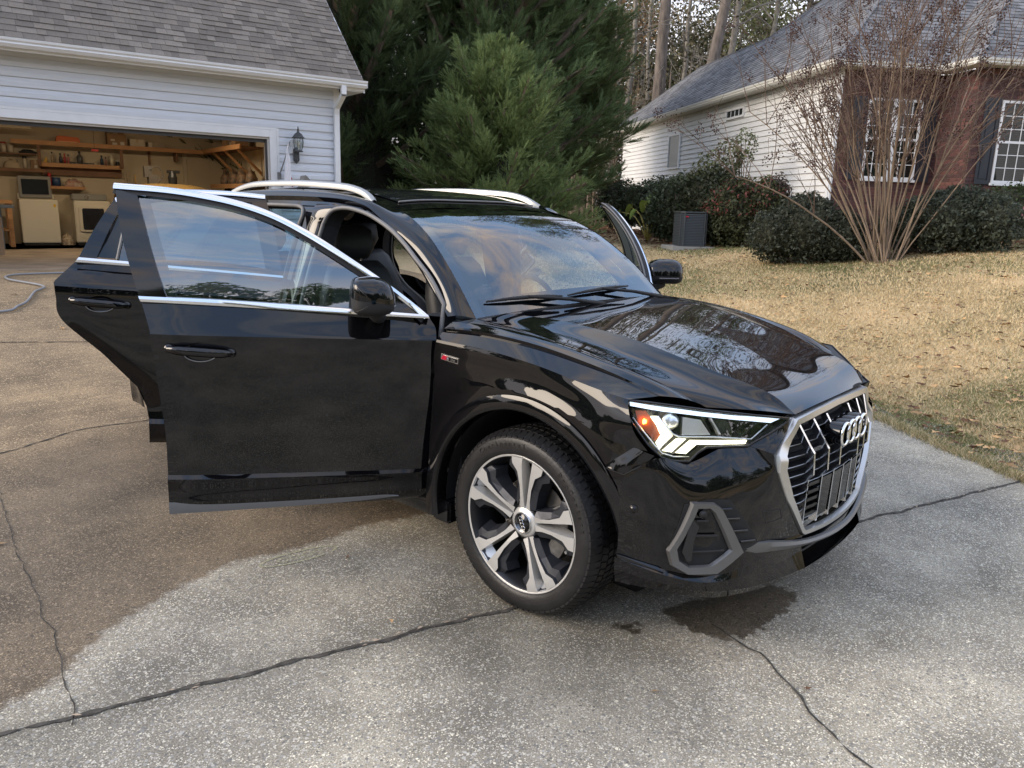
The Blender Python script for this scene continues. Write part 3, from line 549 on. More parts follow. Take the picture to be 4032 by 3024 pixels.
# ---- flag
flag = empty('flag', label='small white flag with red letter hanging from an angled pole beside the garage door', cat='flag'); flag.matrix_world = GM @ Matrix.Translation((3.93, -.035, 1.41))
MB().box((-.03, -.012, -.05), (.03, 0, .06)).tube([(0, -.012, .0), (.0, -.06, .05)], .014).out('bracket', mat('grey_bracket', (.30, .31, .31), .5, .6), flag)
MB().tube([(0, -.03, .02), (.045, -.09, .19)], .011).tube([(.045, -.09, .19), (.125, -.20, .52)], .008).lathe([(.0, .0), (.014, .01), (0, .028)], 8, Matrix.Translation((.125, -.20, .51))).out('pole', mat('flag_pole', (.25, .25, .25), .4), flag)
mb = MB(); G = []
for i in range(25):
    t_ = i / 24; row = []; drop = .16 + .78 * math.sin(math.pi * min(t_ * .62 + .12, 1)) * .88
    base = Vector((.125, -.20, .505)).lerp(Vector((.05, -.10, .20)), t_ * .55)
    for j in range(22):
        s_ = j / 21; w_ = .14 * s_ ** .5; row.append(Vector((.10 + (t_ - .55) * w_ * 1.5 + .012 * math.sin(9 * t_ + 4 * s_), base.y + .022 * math.sin(14 * t_ + 3 * s_) * (.3 + s_), base.z - .95 * s_ + .10 * s_ * abs(t_ - .4))))
    G.append(row)
mb.grid(G); fc = mb.out('cloth', mat('white_flag_cloth', (.80, .80, .84), .8, vary=.06, vscale=14), flag, smooth=True)
RD = mat('flag_red', (.45, .03, .05), .7)
MB().tube([(.15, -.155, -.02), (.118, -.15, -.16), (.10, -.15, -.24), (.165, -.155, -.25)], .009, 5).tube([(.15, -.155, -.02), (.165, -.15, -.24)], .007, 5).tube([(.125, -.15, -.14), (.16, -.15, -.12)], .006, 5).out('printed_letter', RD, fc)
# ---- contents of the garage (local frame; things stand inside, all top level)
def gi(name, x, y, z, label, cat, group=None, rz=0):
    o = empty(name, label=label, cat=cat, group=group); o.matrix_world = GM @ Matrix.Translation((x, y, z)) @ Matrix.Rotation(rz, 4, 'Z'); return o
WH = mat('appliance_white', (.72, .66, .54), .35); DG = mat('dark_tinted_glass', (.02, .02, .025), .12); GRY = mat('appliance_grey', (.28, .27, .25), .4); WD = mat('pine_board', (.42, .21, .09), .6, col2=(.55, .30, .14), vscale=3, stretch=(1, 12, 12)); WDD = mat('dark_pine_board', (.20, .105, .06), .7, vary=.2, vscale=4)
wsh = gi('washing_machine', .97, 5.6, 0, 'white top loading washing machine with its lid raised', 'washing machine')
box('cabinet', (-.33, 0, .05), (.33, .66, .90), WH, wsh, bevel=.012); box('plinth', (-.31, .02, .0), (.31, .64, .05), mat('matt_black', (.02, .02, .02), .8), wsh)  # plinth in plain black, shared with caps, chains and cords
lid = box('lid', (-.29, .50, .93), (.29, .54, 1.36), GRY, wsh, bevel=.01); box('lid_glass', (-.235, .492, 1.0), (.235, .499, 1.30), DG, lid)
box('console', (-.32, .54, .90), (.32, .66, 1.02), WH, wsh, bevel=.01); box('energy_label', (.25, -.004, .76), (.29, -.001, .82), mat('yellow_sticker', (.7, .45, .05), .5), wsh)
dry = gi('tumble_dryer', 1.92, 5.6, 0, 'white front loading dryer with a dark window door', 'dryer')
box('cabinet', (-.335, 0, .05), (.335, .66, .90), WH, dry, bevel=.02); box('plinth', (-.31, .02, .0), (.31, .64, .05), MATS['matt_black'], dry)
cns = box('console', (-.33, .30, .90), (.33, .64, 1.04), GRY, dry, bevel=.02); MB().lathe([(.0, .0), (.035, 0), (.03, .02), (0, .02)], 16, frame((-.06, .296, .97), (1, 0, 0), (0, 0, 1), (0, -1, 0))).out('dial', mat('chrome_dial', (.7, .7, .7), .2, 1), cns, smooth=True)
dd = MB().prism([(-.26, .30), (-.23, .27), (.23, .27), (.26, .30), (.26, .77), (.23, .80), (-.23, .80), (-.26, .77)], 0, .03, frame((0, -.002, 0), (1, 0, 0), (0, 0, 1), (0, -1, 0))).out('door', WH, dry, bevel=.008)
MB().prism([(-.20, .34), (-.18, .32), (.18, .32), (.20, .34), (.20, .73), (.18, .75), (-.18, .75), (-.20, .73)], 0, .006, frame((0, -.034, 0), (1, 0, 0), (0, 0, 1), (0, -1, 0))).out('door_window', DG, dd)
# shelves along the back wall
us = gi('wall_shelf', 0, 6.0, 0, 'long upper pine shelf running along the garage back wall', 'shelf')
box('board', (.64, -.04, 2.00), (4.86, .29, 2.025), WDD, us); box('front_rail', (.62, -.06, 1.975), (4.86, -.04, 2.06), WD, us)
for x_ in (1.09, 2.60): box('post', (x_ - .03, -.035, 1.58), (x_ + .03, .0, 1.998), WDD, us)
for x_ in (3.72,): MB().box((x_ - .02, .0, 1.80), (x_ + .02, .28, 1.998)).out('bracket', WDD, us)
for x_ in (3.2,): MB().box((x_ - .02, .24, 1.70), (x_ + .02, .29, 1.998)).out('bracket', WDD, us)
ms = gi('wall_shelf', 0, 6.1, 0, 'middle pine shelf crowded with bottles under the long shelf', 'shelf')
box('board', (1.12, -.01, 1.575), (2.58, .19, 1.60), WDD, ms); box('front_rail', (1.10, -.03, 1.56), (2.62, -.01, 1.64), WD, ms); box('back_panel', (1.12, .12, 1.40), (2.62, .19, 1.57), WDD, ms)
ls1 = gi('wall_shelf', 0, 6.1, 0, 'short upper left dark shelf holding tubs', 'shelf'); box('board', (-.6, -.02, 1.775), (1.05, .19, 1.80), WDD, ls1)
ls2 = gi('wall_shelf', 0, 6.1, 0, 'lower left dark shelf with cloths above the washing machine', 'shelf'); box('board', (-.6, -.04, 1.475), (1.18, .19, 1.50), WDD, ls2); box('front_rail', (-.6, -.06, 1.44), (1.18, -.04, 1.505), WDD, ls2)
ss = gi('wall_shelf', 0, 6.1, 0, 'small low shelf between the washing machine and dryer', 'shelf'); box('board', (1.24, 0, 1.15), (1.88, .19, 1.175), WDD, ss); box('front_rail', (1.24, -.018, 1.12), (1.88, 0, 1.18), WD, ss)
rs = gi('wall_shelf', 4.3, 0, 0, 'upper pine shelf on the right garage wall seen end on', 'shelf')
box('board', (0, 3.2, 2.02), (.50, 6.2, 2.045), WDD, rs); box('front_rail', (-.03, 3.2, 1.99), (0, 6.2, 2.08), WD, rs)
for y_ in (3.6, 4.5, 5.4): MB().prism([(0, .0), (.06, 0), (.50, -.42), (.50, -.5)], 0, .04, frame((0, y_, 2.0), (1, 0, 0), (0, 0, 1), (0, -1, 0))).out('brace', WD, rs)
rs2 = gi('wall_shelf', 4.4, 0, 0, 'lower pine shelf on the right garage wall behind the flag', 'shelf'); box('board', (0, 3.2, 1.28), (.40, 5.9, 1.30), WDD, rs2); box('front_rail', (-.03, 3.2, 1.24), (0, 5.9, 1.33), WD, rs2)
def carton(x, y, z, w, h, d, mt, label, grp='cartons on the long garage shelf', stickers=(), parent_cat='box', nm='carton', open_=False):
    o = gi(nm, x, y, z, label, parent_cat, grp); b_ = box('body', (-w / 2, 0, 0), (w / 2, d, h), mt, o, bevel=.004)
    if open_: MB().box((-w / 2, 0.004, h), (-w / 2 + .008, d, h + .09)).box((w / 2 - .12, d - .012, h), (w / 2, d, h + .07)).out('flap', mt, o)
    else: box('tape', (-.02, -.0015, h * .6), (.02, d, h + .001), mat('parcel_tape', (.45, .33, .2), .4), o)
    for (a0, a1, c0, c1) in stickers: box('label', (a0, -.004, c0), (a1, -.001, c1), mat('paper_label', (.62, .58, .5), .6), o)
    return o
CB = mat('cardboard', (.30, .19, .11), .8, vary=.1, vscale=9)
carton(2.54, 6.0, 2.03, .36, .25, .24, CB, 'open brown cardboard carton with white labels on the long shelf', stickers=((-.09, .0, .03, .08), (.06, .14, .02, .10), (-.12, -.04, .11, .15)), open_=True)
carton(2.94, 6.03, 2.03, .29, .18, .22, mat('white_carton', (.60, .53, .42), .7), 'white carton right of the brown one on the long shelf')
carton(3.32, 6.04, 2.03, .34, .14, .22, mat('grey_carton', (.36, .30, .23), .7), 'low pale box with a dark window near the shelf right end', stickers=((-.16, -.09, .01, .13),))
o = gi('tool_case', 1.63, 5.98, 2.03, 'orange plastic case lying on the long shelf', 'tool case', 'cartons on the long garage shelf'); MB().prism([(-.21, .0), (.21, 0), (.22, .05), (.20, .13), (-.18, .15), (-.22, .07)], 0, .22, frame((0, .22, 0), (1, 0, 0), (0, 0, 1), (0, -1, 0))).out('shell', mat('orange_plastic', (.62, .13, .02), .45), o, bevel=.012); box('lid_band', (-.18, -.003, .0), (.16, .0, .045), mat('pale_orange', (.8, .45, .22), .4), o)
carton(4.52, 3.9, 2.05, .26, .20, .30, CB, 'brown carton at the near end of the right wall shelf', 'boxes on the right garage shelf'); carton(4.55, 4.6, 2.05, .3, .25, .30, CB, 'tall brown carton in the middle of the right wall shelf', 'boxes on the right garage shelf', stickers=((-.08, .06, .05, .14),)); carton(4.5, 5.4, 2.05, .26, .16, .3, mat('grey_carton', (.3, .3, .3)), 'grey box at the far end of the right wall shelf', 'boxes on the right garage shelf')
def bottle(x, y, z, h, r, mt, label, capm=None, grp='bottles on the garage shelves', neck=.45):
    o = gi('bottle', x, y, z, label, 'bottle', grp); MB().lathe([(0, 0), (r, 0), (r, h * .62), (r * neck, h * .78), (r * neck, h * .9)], 14).out('body', mt, o, smooth=True); MB().lathe([(r * neck * 1.15, h * .86), (r * neck * 1.15, h), (0, h)], 12).out('cap', capm or MATS['matt_black'], o, smooth=True); return o
pl = lambda n, c, r_=.35: mat(n, c, r_)
bottle(1.33, 6.14, 1.60, .26, .028, pl('clear_amber', (.35, .27, .18)), 'slim beige bottle with a black cap on the left of the middle shelf')
bottle(1.48, 6.14, 1.60, .24, .030, pl('navy_plastic', (.03, .03, .05)), 'black bottle beside the slim beige bottle'); bottle(1.555, 6.14, 1.60, .24, .028, pl('red_plastic', (.35, .04, .04)), 'red capped bottle next to the black bottle', pl('red_cap', (.5, .03, .03))); bottle(1.62, 6.14, 1.60, .22, .026, pl('pink_plastic', (.38, .12, .12)), 'pink and white bottle in the middle shelf cluster')
bottle(1.83, 6.15, 1.60, .30, .058, pl('silver_black_jug', (.09, .09, .09), .15), 'large shiny black oil jug standing on the middle shelf', neck=.35); bottle(2.24, 6.14, 1.60, .24, .032, pl('dark_blue_plastic', (.03, .05, .09)), 'dark blue bottle toward the right of the middle shelf'); bottle(2.32, 6.14, 1.60, .21, .022, pl('wine_plastic', (.30, .14, .12)), 'small maroon bottle beside the dark blue bottle')
bottle(2.43, 6.14, 1.60, .28, .038, pl('ivory_plastic', (.66, .60, .46)), 'tall ivory bottle near the right end of the middle shelf', pl('ivory_plastic', (.66, .60, .46))); bottle(2.54, 6.13, 1.60, .15, .045, pl('black_can', (.03, .03, .03), .2), 'round black can at the right end of the middle shelf', pl('chrome_cap', (.7, .7, .7), .15), neck=.7)
o = gi('sign', 1.86, 6.105, 1.64, 'long black sign with small white lettering lying on the middle shelf', 'sign'); box('board', (-.23, 0, -.035), (.23, .02, .03), pl('sign_black', (.015, .015, .015)), o)
text('lettering', 'when LIFE is the hardest aim HIGHER', .026, frame((0, -.001, 0), (1, 0, 0), (0, 0, 1), (0, -1, 0)), pl('sign_white', (.7, .65, .55)), o, depth=.0005)
o = gi('clamp_tool', 1.20, 6.12, 1.60, 'yellow spring clamps at the left of the middle shelf', 'clamp'); MB().prism([(-.06, 0), (.06, 0), (.03, .06), (.05, .14), (.01, .15), (-.02, .08)], 0, .03, frame((0, .05, 0), (1, 0, 0), (0, 0, 1), (0, -1, 0))).out('jaw', pl('yellow_plastic', (.6, .35, .05)), o, bevel=.006); box('foot', (-.08, 0, 0), (.06, .07, .04), pl('ivory_plastic', (.6, .5, .4)), o)
for i, (x_, z_, h_, r_, c_, lb) in enumerate([(.62, 1.80, .17, .055, 'white_tub', 'white tub on the upper left shelf'), (.50, 1.80, .20, .05, 'red_tub', 'tub with a red lid at the left of the upper left shelf'), (.84, 1.50, .24, .035, 'cream_tin', 'tall cream tin on the lower left shelf')]):
    o = gi('storage_tub', x_, 6.16, z_, lb, 'tub', 'tubs on the left shelves'); MB().lathe([(0, 0), (r_, 0), (r_ * 1.05, h_ * .85), (r_, h_ * .85)], 16).out('body', pl(c_, (.55, .48, .38)), o, smooth=True); MB().lathe([(r_ * 1.1, h_ * .83), (r_ * 1.1, h_), (0, h_)], 16).out('lid', pl('tub_lid%s' % 'abc'[i], ((.6, .55, .45), (.4, .05, .04), (.03, .03, .03))[i]), o, smooth=True)
def lump(name, x, y, z, sx, sy, sz, mt, label, cat, grp=None, seed=0):
    o = gi(name, x, y, z, label, cat, grp); mb = MB(); G = []
    for i in range(9):
        th = math.pi * .5 * i / 8; G.append([Vector((sx * math.cos(th) * math.cos(p * math.pi / 8) * (1 + .25 * noise.noise(Vector((i * .7, p * .6, seed)))), sy * math.cos(th) * math.sin(p * math.pi / 8), sz * math.sin(th) * (1 + .5 * noise.noise(Vector((i * .5, p * .8, seed + 4))))) ) for p in range(17)])
    mb.grid(G); mb.out('body', mt, o, smooth=True); return o
lump('folded_cloth', .92, 6.18, 1.80, .17, .08, .07, pl('black_cloth', (.03, .03, .03), .9), 'crumpled black cloth on the upper left shelf', 'cloth', seed=1); lump('folded_cloth', .62, 6.17, 1.50, .16, .09, .16, pl('cream_cloth', (.45, .36, .25), .9), 'pile of cream and black cloths on the lower left shelf', 'cloth', seed=2)
o = carton(1.02, 6.12, 1.50, .16, .18, .12, CB, 'small brown box with a black and white tag on the lower left shelf', 'tubs on the left shelves', stickers=((-.02, .03, .02, .08),))
o = gi('bucket', 1.37, 6.18, 1.175, 'blue lidded tin on the small low shelf', 'tin'); MB().lathe([(0, 0), (.075, 0), (.08, .17), (.06, .18), (0, .18)], 18).out('body', pl('blue_tin', (.03, .07, .16)), o, smooth=True)
o = gi('bottle', 1.25, 6.18, 1.175, 'red topped bottle partly hidden behind the washer lid', 'bottle', 'bottles on the garage shelves'); MB().lathe([(0, 0), (.04, 0), (.04, .20), (.0, .21)], 12).out('body', pl('dark_red', (.3, .04, .05)), o, smooth=True); MB().lathe([(.035, .20), (.035, .25), (0, .27)], 12).out('cap', pl('red_cap', (.5, .03, .03)), o, smooth=True)
lump('basket', 1.68, 6.18, 1.175, .19, .10, .15, mat('mixed_plastic_bags', (.35, .10, .08), .6, col2=(.55, .48, .38), vscale=14), 'wire basket of crumpled plastic bags on the small low shelf', 'basket', seed=5)
o = gi('workbench', .2, 5.1, 0, 'wooden workbench with clutter at the far left of the garage', 'workbench'); box('top', (-.9, 0, .82), (.30, .7, .88), WD, o); box('leg', (.20, .02, 0), (.28, .10, .82), WD, o); box('leg', (.20, .6, 0), (.28, .68, .82), WD, o); box('shelf', (-.9, .02, .30), (.28, .68, .34), WD, o)
lump('tool_pile', .12, 5.35, .88, .16, .12, .12, mat('yellow_black_tools', (.5, .32, .03), .5, col2=(.03, .03, .03), vscale=10), 'yellow and black tools heaped on the workbench', 'tools', seed=7)
o = gi('table_saw', .18, 4.4, 0, 'grey tool table left of the washing machine', 'tool stand'); box('top', (-.6, 0, .74), (.30, .5, .80), mat('steel_grey', (.16, .19, .23), .4, .5), o, bevel=.01); box('stand', (-.5, .1, 0), (.1, .4, .74), MATS['steel_grey'], o)
o = gi('cardboard_sheet', .10, 2.9, 0, 'tall tan cardboard panel leaning at the left edge of the garage opening', 'cardboard'); box('sheet', (-.6, 0, 0), (.10, .03, .62), mat('tan_board', (.45, .33, .22), .8), o)
o = gi('strip_light', .55, 5.6, 2.24, 'fluorescent strip fixture hanging near the garage ceiling', 'ceiling light'); box('housing', (-1.2, 0, 0), (.42, .14, .06), mat('fixture_cream', (.50, .42, .30), .5), o); MB().tube([(.3, .07, .06), (.3, .07, .43)], .005, 5).out('chain', MATS['matt_black'], o)
LT = mat('lit_tube', (1, .9, .7), .5, emit=(1.0, .72, .40), estr=4.0)
for x_, y_, lb in ((.7, 3.4, 'left lit shop light hanging under the garage ceiling'), (2.9, 3.4, 'right lit shop light hanging under the garage ceiling')):
    o = gi('shop_light', x_, y_, 2.50, lb, 'ceiling light', 'lit shop lights in the garage'); box('housing', (-.62, -.08, .03), (.62, .08, .07), MATS['fixture_cream'], o); MB().tube([(-.58, -.03, .015), (.58, -.03, .015)], .013, 8).tube([(-.58, .03, .015), (.58, .03, .015)], .013, 8).out('tube', LT, o)
    MB().tube([(-.4, 0, .07), (-.4, 0, .17)], .004, 4).tube([(.4, 0, .07), (.4, 0, .17)], .004, 4).out('chain', MATS['matt_black'], o)
    ld = bpy.data.lights.new('shop_light_glow', 'AREA'); ld.shape = 'RECTANGLE'; ld.size = 1.15; ld.size_y = .12; ld.energy = 13; ld.color = (1.0, .82, .58); lo_2 = bpy.data.objects.new('lamp_glow', ld); COL.objects.link(lo_2); lo_2.matrix_world = GM @ Matrix.Translation((x_, y_, 2.49))
o = gi('pull_cord', 2.02, 5.4, 0, 'red handled cord hanging from the door opener', 'cord'); MB().tube([(0, 0, 1.92), (.005, 0, 2.67)], .004, 5).out('rope', MATS['matt_black'], o); box('handle', (-.06, -.01, 1.88), (.07, .01, 1.92), pl('red_cap', (.5, .03, .03)), o)
o = gi('table_tools', 3.0, 4.5, 0, 'black folding bench crowded with dark power tools in front of the back door', 'bench'); box('top', (-.45, 0, 1.16), (.45, .4, 1.22), pl('tool_black', (.03, .03, .03), .4), o); [box('leg', (x_, .1, 0), (x_ + .04, .14, 1.16), MATS['tool_black'], o) for x_ in (-.42, .38)]
MB().box((-.15, .1, 1.22), (.05, .3, 1.45)).box((-.22, .12, 1.40), (-.08, .26, 1.62)).tube(crom([(-.12, .1, 1.55), (.02, .08, 1.62), (.12, .1, 1.45), (.02, .1, 1.30)], 14), .012).out('mitre_saw', mat('saw_grey', (.13, .12, .11), .5), o)
MB().lathe([(0, 0), (.08, 0), (.09, .2), (.05, .32), (0, .34)], 12, Matrix.Translation((.32, .2, 1.22))).box((.22, .16, 1.50), (.46, .24, 1.56)).out('grinder', pl('tool_black', (.03, .03, .03)), o); MB().tube([(-.40, .1, 1.22), (-.40, .1, 1.44)], .014).out('clamp_bar', mat('brass', (.7, .5, .2), .3, 1), o)
hung = [(4.42, 3.5, .36, 'black bag'), (4.45, 4.2, .3, 'dark tool pouch'), (4.5, 5.0, .4, 'long black hose coil')]
for i, (x_, y_, s_, nm_) in enumerate(hung): o = lump('hanging_bag', x_, y_, 1.28 - s_ + .04, .09, .09, s_, pl('hung_black', (.03, .03, .035), .8), ('near', 'middle', 'far')[i] + ' ' + nm_ + ' hanging under the lower right garage shelf', 'bag', 'gear hanging on the right garage wall', seed=11 + i)
for i, y_ in enumerate((3.5, 4.1, 4.7, 5.3)): lump('tool_bundle', 4.56, y_, 1.335, .12, .16, .26, mat('mixed_tools', (.05, .045, .04), .6, col2=(.32, .20, .12), vscale=12), ('first', 'second', 'third', 'last')[i] + ' dark bundle from the doorway on the lower right shelf', 'tools', 'bundles on the lower right shelf', seed=20 + i)
for i, x_ in enumerate((2.72, 2.78, 2.86)): o = gi('wood_strip', x_, 6.2, 0, ('left', 'middle', 'right')[i] + ' pale wooden strip leaning on the wall right of the dryer', 'wood strip', 'wood strips against the wall'); MB().tube([(.05, -.06, 0), (-.04, .06, 1.50)], .014, 4).out('strip', pl('pale_strip', (.6, .5, .38)), o)
o = gi('rag_bag', 1.44, 5.85, 0, 'crumpled cloths stuffed between washer and dryer', 'rags'); lump('cloth_heap', 1.44, 5.85, 0, .14, .12, .2, mat('patterned_cloth', (.2, .12, .07), .9, col2=(.6, .52, .4), vscale=30), 'patterned cloth heap on the floor between washer and dryer', 'cloth', seed=30); bpy.data.objects.remove(o)
# vehicle in the garage: only its roof shows above the door glass
yc = gi('parked_car', 3.0, 1.5, 0, 'tan car parked inside the garage with only its roof showing', 'car')
Tn = mat('tan_car_paint', (.42, .27, .10), .15, coat=1); mb = MB(); G = []
for i in range(13):
    x_ = -.78 + 1.56 * i / 12; row = []
    for j in range(15):
        y_ = 4.0 * j / 14; z_ = np.interp(j / 14, [0, .03, .2, .35, .5, .75, .88, .97, 1], [.35, .72, .86, .98, 1.27, 1.27, 1.0, .85, .4]) - .10 * (abs(x_) / .78) ** 3; row.append(Vector((x_, y_, z_)))
    G.append(row)
mb.grid(G); mb.box((-.78, .1, .28), (.78, 3.9, .80)); mb.out('body', Tn, yc, auto=35)
for sx in (-.79, .60):
    for y_ in (.75, 3.2): MB().lathe([(0, 0), (.30, 0), (.30, .19), (0, .19)], 20, frame((sx, y_, .30), (0, 1, 0), (0, 0, 1), (1, 0, 0))).out('wheel', pl('tyre_black', (.02, .02, .02), .8), yc)
# hose on the driveway
mb = MB(); hp = [(-9.3, 2.0), (-9.5, .88), (-9.5, .37), (-9.06, .17), (-8.4, .33), (-8.07, .13), (-7.6, -.1), (-7.4, -.25), (-7.2, -.47), (-7.3, -1.2)]
mb.tube([Vector((x, y, ground_z(x, y) + .016)) for x, y in [(p.x, p.y) for p in crom([(a, b_, 0) for a, b_ in hp], 70)]], .013, 7); mb.out('garden_hose', mat('grey_hose', (.24, .25, .27), .5), smooth=True, label='grey garden hose looped on the driveway in front of the garage', cat='hose')
# ============================================================ neighbour's house
W1 = Vector((math.cos(R(50)), math.sin(R(50)), 0)); W2 = Vector((math.cos(R(140)), math.sin(R(140)), 0))
HC = Vector((-3.898, 12.839, 0)); HM = frame(HC, W1, W2, (0, 0, 1))      # local x along brick front, y back along the white wall
house = empty('house', label="neighbour's house with a white sided wall, dark red brick front and grey hip roof", cat='house'); house.matrix_world = HM
HEV = 4.22; SX = 2.19; SY = -.9; LW = 14.0      # soffit height, x where the projecting bay starts, its depth, white wall length
box('white_wall', (0, .0, .2), (.16, LW, HEV), SID, house)
MS2 = mat('house_siding', (.74, .75, .75), .5, vary=.04, vscale=3)
wwall = box('siding_wall', (-.004, .0, .2), (0, LW, .25), MS2, house)
# siding boards along local y, facing -x
z = .45; rev = .127
while z < HEV - .01:
    zt = min(z + rev, HEV) - .009; mb = MB(); l = .028
    mb.add([(-l, .10, z), (-l, LW, z), (-.005, LW, zt), (-.005, .10, zt), (-.001, .10, z), (-.001, LW, z)], [(0, 3, 2, 1), (0, 1, 5, 4)]); mb.out('siding_board', MS2, wwall); z += rev
MB().box((-.024, -.0, .3), (-.0, .10, HEV)).box((-.0, -.022, .3), (.04, -.001, HEV)).out('corner_trim', TRM, house)
# bricks: front wall of the main part and of the projecting bay
MORT = mat('mortar', (.16, .12, .10), .95); BRK = [mat('brick_' + n_, c_, .85, vary=.18, vscale=30, bump=.3, bscale=120) for n_, c_ in (('red', (.105, .045, .042)), ('dark', (.070, .034, .033)), ('plum', (.086, .042, .042)), ('rust', (.135, .060, .052)))]
bw1 = box('brick_wall', (0, 0, .2), (SX, .16, HEV), MORT, house); bw2 = box('brick_wall', (SX, SY, .2), (SX + 5, SY + .16, HEV), MORT, house); bw3 = box('brick_wall', (SX, SY + .16, .2), (SX + .16, .0, HEV), MORT, house)
BL, BH, JT = .203, .0677, .0105
WIN1 = (.62, 1.74, 2.26, 3.74); WIN2 = (SX + .52, SX + 2.0, 2.22, 3.68)
def bricks(x0, x1, y, z0, z1, holes):
    out = []; r = 0; z = z0
    while z < z1 - .01:
        x = x0 - (BL / 2 if r % 2 else 0)
        while x < x1:
            a, b_ = max(x, x0), min(x + BL, x1); x += BL
            if b_ - a < .03: continue
            if any(h[0] - .02 < (a + b_) / 2 < h[1] + .02 and h[2] - .05 < z + BH / 2 < h[3] + .02 for h in holes): continue
            out.append((a + JT / 2, b_ - JT / 2, y, z + JT / 2, min(z + BH, z1) - JT / 2))
        z += BH; r += 1
    return out
B1 = bricks(0.045, SX, 0, .6, HEV, [WIN1]); B2 = bricks(SX, SX + 3.2, SY, .6, HEV, [WIN2])
def bgeo(b_): x0, x1, y, z0, z1 = b_; d = .009 + random.random() * .003; return [(x0, y - d, z0), (x1, y - d, z0), (x1, y - d, z1), (x0, y - d, z1), (x0, y, z0), (x1, y, z0), (x1, y, z1), (x0, y, z1)], [(0, 1, 2, 3), (0, 4, 5, 1), (1, 5, 6, 2), (2, 6, 7, 3), (3, 7, 4, 0)]
for B, wo, lo in ((B1, bw1, (1.78, 2.19)), (B2, bw2, (SX, SX + .52))):
    B.sort(key=lambda b_: (not (lo[0] - .2 < b_[0] < lo[1] + .5), -b_[3])); ind = B[:150]; mb = MB()
    for b_ in ind:
        v, f = bgeo(b_); c = Vector(v[0]); mesh('brick', [Vector(p) - c for p in v], f, random.choice(BRK), wo, loc=c)
    for b_ in B[150:]: mb.mi = random.randrange(4); mb.add(*bgeo(b_))
    mb.out('bricks', BRK, wo, kind='stuff')
mb = MB()
for b_ in bricks(-SY * 0, -SY, 0, .6, HEV, []):   # side of the bay (faces -x)
    x0, x1, y, z0, z1 = b_; mb.mi = random.randrange(4); mb.add([(SX - .010, SY + x0, z0), (SX - .010, SY + x1, z0), (SX - .010, SY + x1, z1), (SX - .010, SY + x0, z1), (SX, SY + x0, z0), (SX, SY + x1, z0), (SX, SY + x1, z1), (SX, SY + x0, z1)], [(0, 3, 2, 1), (0, 1, 5, 4), (3, 7, 6, 2)])
mb.out('bricks', BRK, bw3, kind='stuff')
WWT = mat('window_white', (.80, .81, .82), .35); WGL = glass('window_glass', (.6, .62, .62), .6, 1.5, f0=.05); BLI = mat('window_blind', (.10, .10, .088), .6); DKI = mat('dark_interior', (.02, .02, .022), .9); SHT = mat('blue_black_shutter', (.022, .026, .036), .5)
def window(x0, x1, z0, z1, y, parent, twin=True, blinds=True):
    w = empty('window'); w.parent = parent; MB().box((x0, y - .022, z0 - .045), (x1, y + .02, z0 - .0)).box((x0 - .03, y - .05, z0 - .055), (x1 + .03, y + .0, z0 - .01)).out('sill', WWT, w)
    mb = MB(); mid = (x0 + x1) / 2; t_ = .045
    mb.box((x0, y - .03, z0), (x0 + t_, y, z1)); mb.box((x1 - t_, y - .03, z0), (x1, y, z1)); mb.box((x0 + t_, y - .03, z1 - t_), (x1 - t_, y, z1)); mb.box((x0 + t_, y - .03, z0), (x1 - t_, y, z0 + t_ * .8))
    if twin: mb.box((mid - .055, y - .036, z0 + t_ * .8), (mid + .055, y, z1 - t_))
    mb.out('frame', WWT, w)
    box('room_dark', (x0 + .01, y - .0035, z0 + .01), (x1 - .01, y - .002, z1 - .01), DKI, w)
    for (a, b_) in (((x0 + t_, mid - .045), (mid + .045, x1 - t_)) if twin else ((x0 + t_, x1 - t_),)):
        zm = (z0 + z1) / 2; sash = MB(); sash.box((a, y - .028, zm - .022), (b_, y - .006, zm + .022)); sash.out('meeting_rail', WWT, w)
        mu = MB()
        for q in (1, 2): xx = a + (b_ - a) * q / 3; mu.box((xx - .007, y - .020, z0 + .04), (xx + .007, y - .012, z1 - .045))
        for hh in (0, 1):
            for q in (1, 2): zz = (z0 + .036 if not hh else zm) + (zm - z0 - .036) * q / 3; mu.box((a, y - .0205, zz - .007), (b_, y - .0115, zz + .007))
        mu.out('muntins', WWT, w)
        box('pane', (a, y - .0113, z0 + .03), (b_, y - .0100, z1 - .04), WGL, w)
        bl = MB(); zz = z0 + .05
        while zz < z1 - .05: bl.add([(a, y - .009, zz), (b_, y - .009, zz), (b_, y - .004, zz + .026), (a, y - .004, zz + .026)], [(0, 1, 2, 3)]); zz += .034
        bl.out('blind', BLI, w)
    return w
window(*WIN1, -.012, house); window(*WIN2, SY - .012, house)
def shutter(x0, x1, z0, z1, y, parent):
    s_ = MB(); s_.box((x0, y - .03, z0), (x0 + .05, y - .012, z1)); s_.box((x1 - .05, y - .03, z0), (x1, y - .012, z1))
    for zz in (z0, (z0 + z1) / 2 - .035, z1 - .07): s_.box((x0 + .05, y - .03, zz), (x1 - .05, y - .012, zz + .07))
    s_.box((x0 + .05, y - .016, z0 + .07), (x1 - .05, y - .012, z1 - .07)); 
    for (a, b_) in ((z0 + .10, (z0 + z1) / 2 - .065), ((z0 + z1) / 2 + .065, z1 - .10)): s_.box((x0 + .075, y - .025, a), (x1 - .075, y - .016, b_))
    return s_.out('shutter', SHT, parent)
shutter(.29, .58, 2.22, 3.76, -.012, house); shutter(1.78, 2.06, 2.22, 3.76, -.012, house); shutter(SX + .17, SX + .48, 2.18, 3.72, SY - .012, house); shutter(SX + 2.05, SX + 2.36, 2.18, 3.72, SY - .012, house)
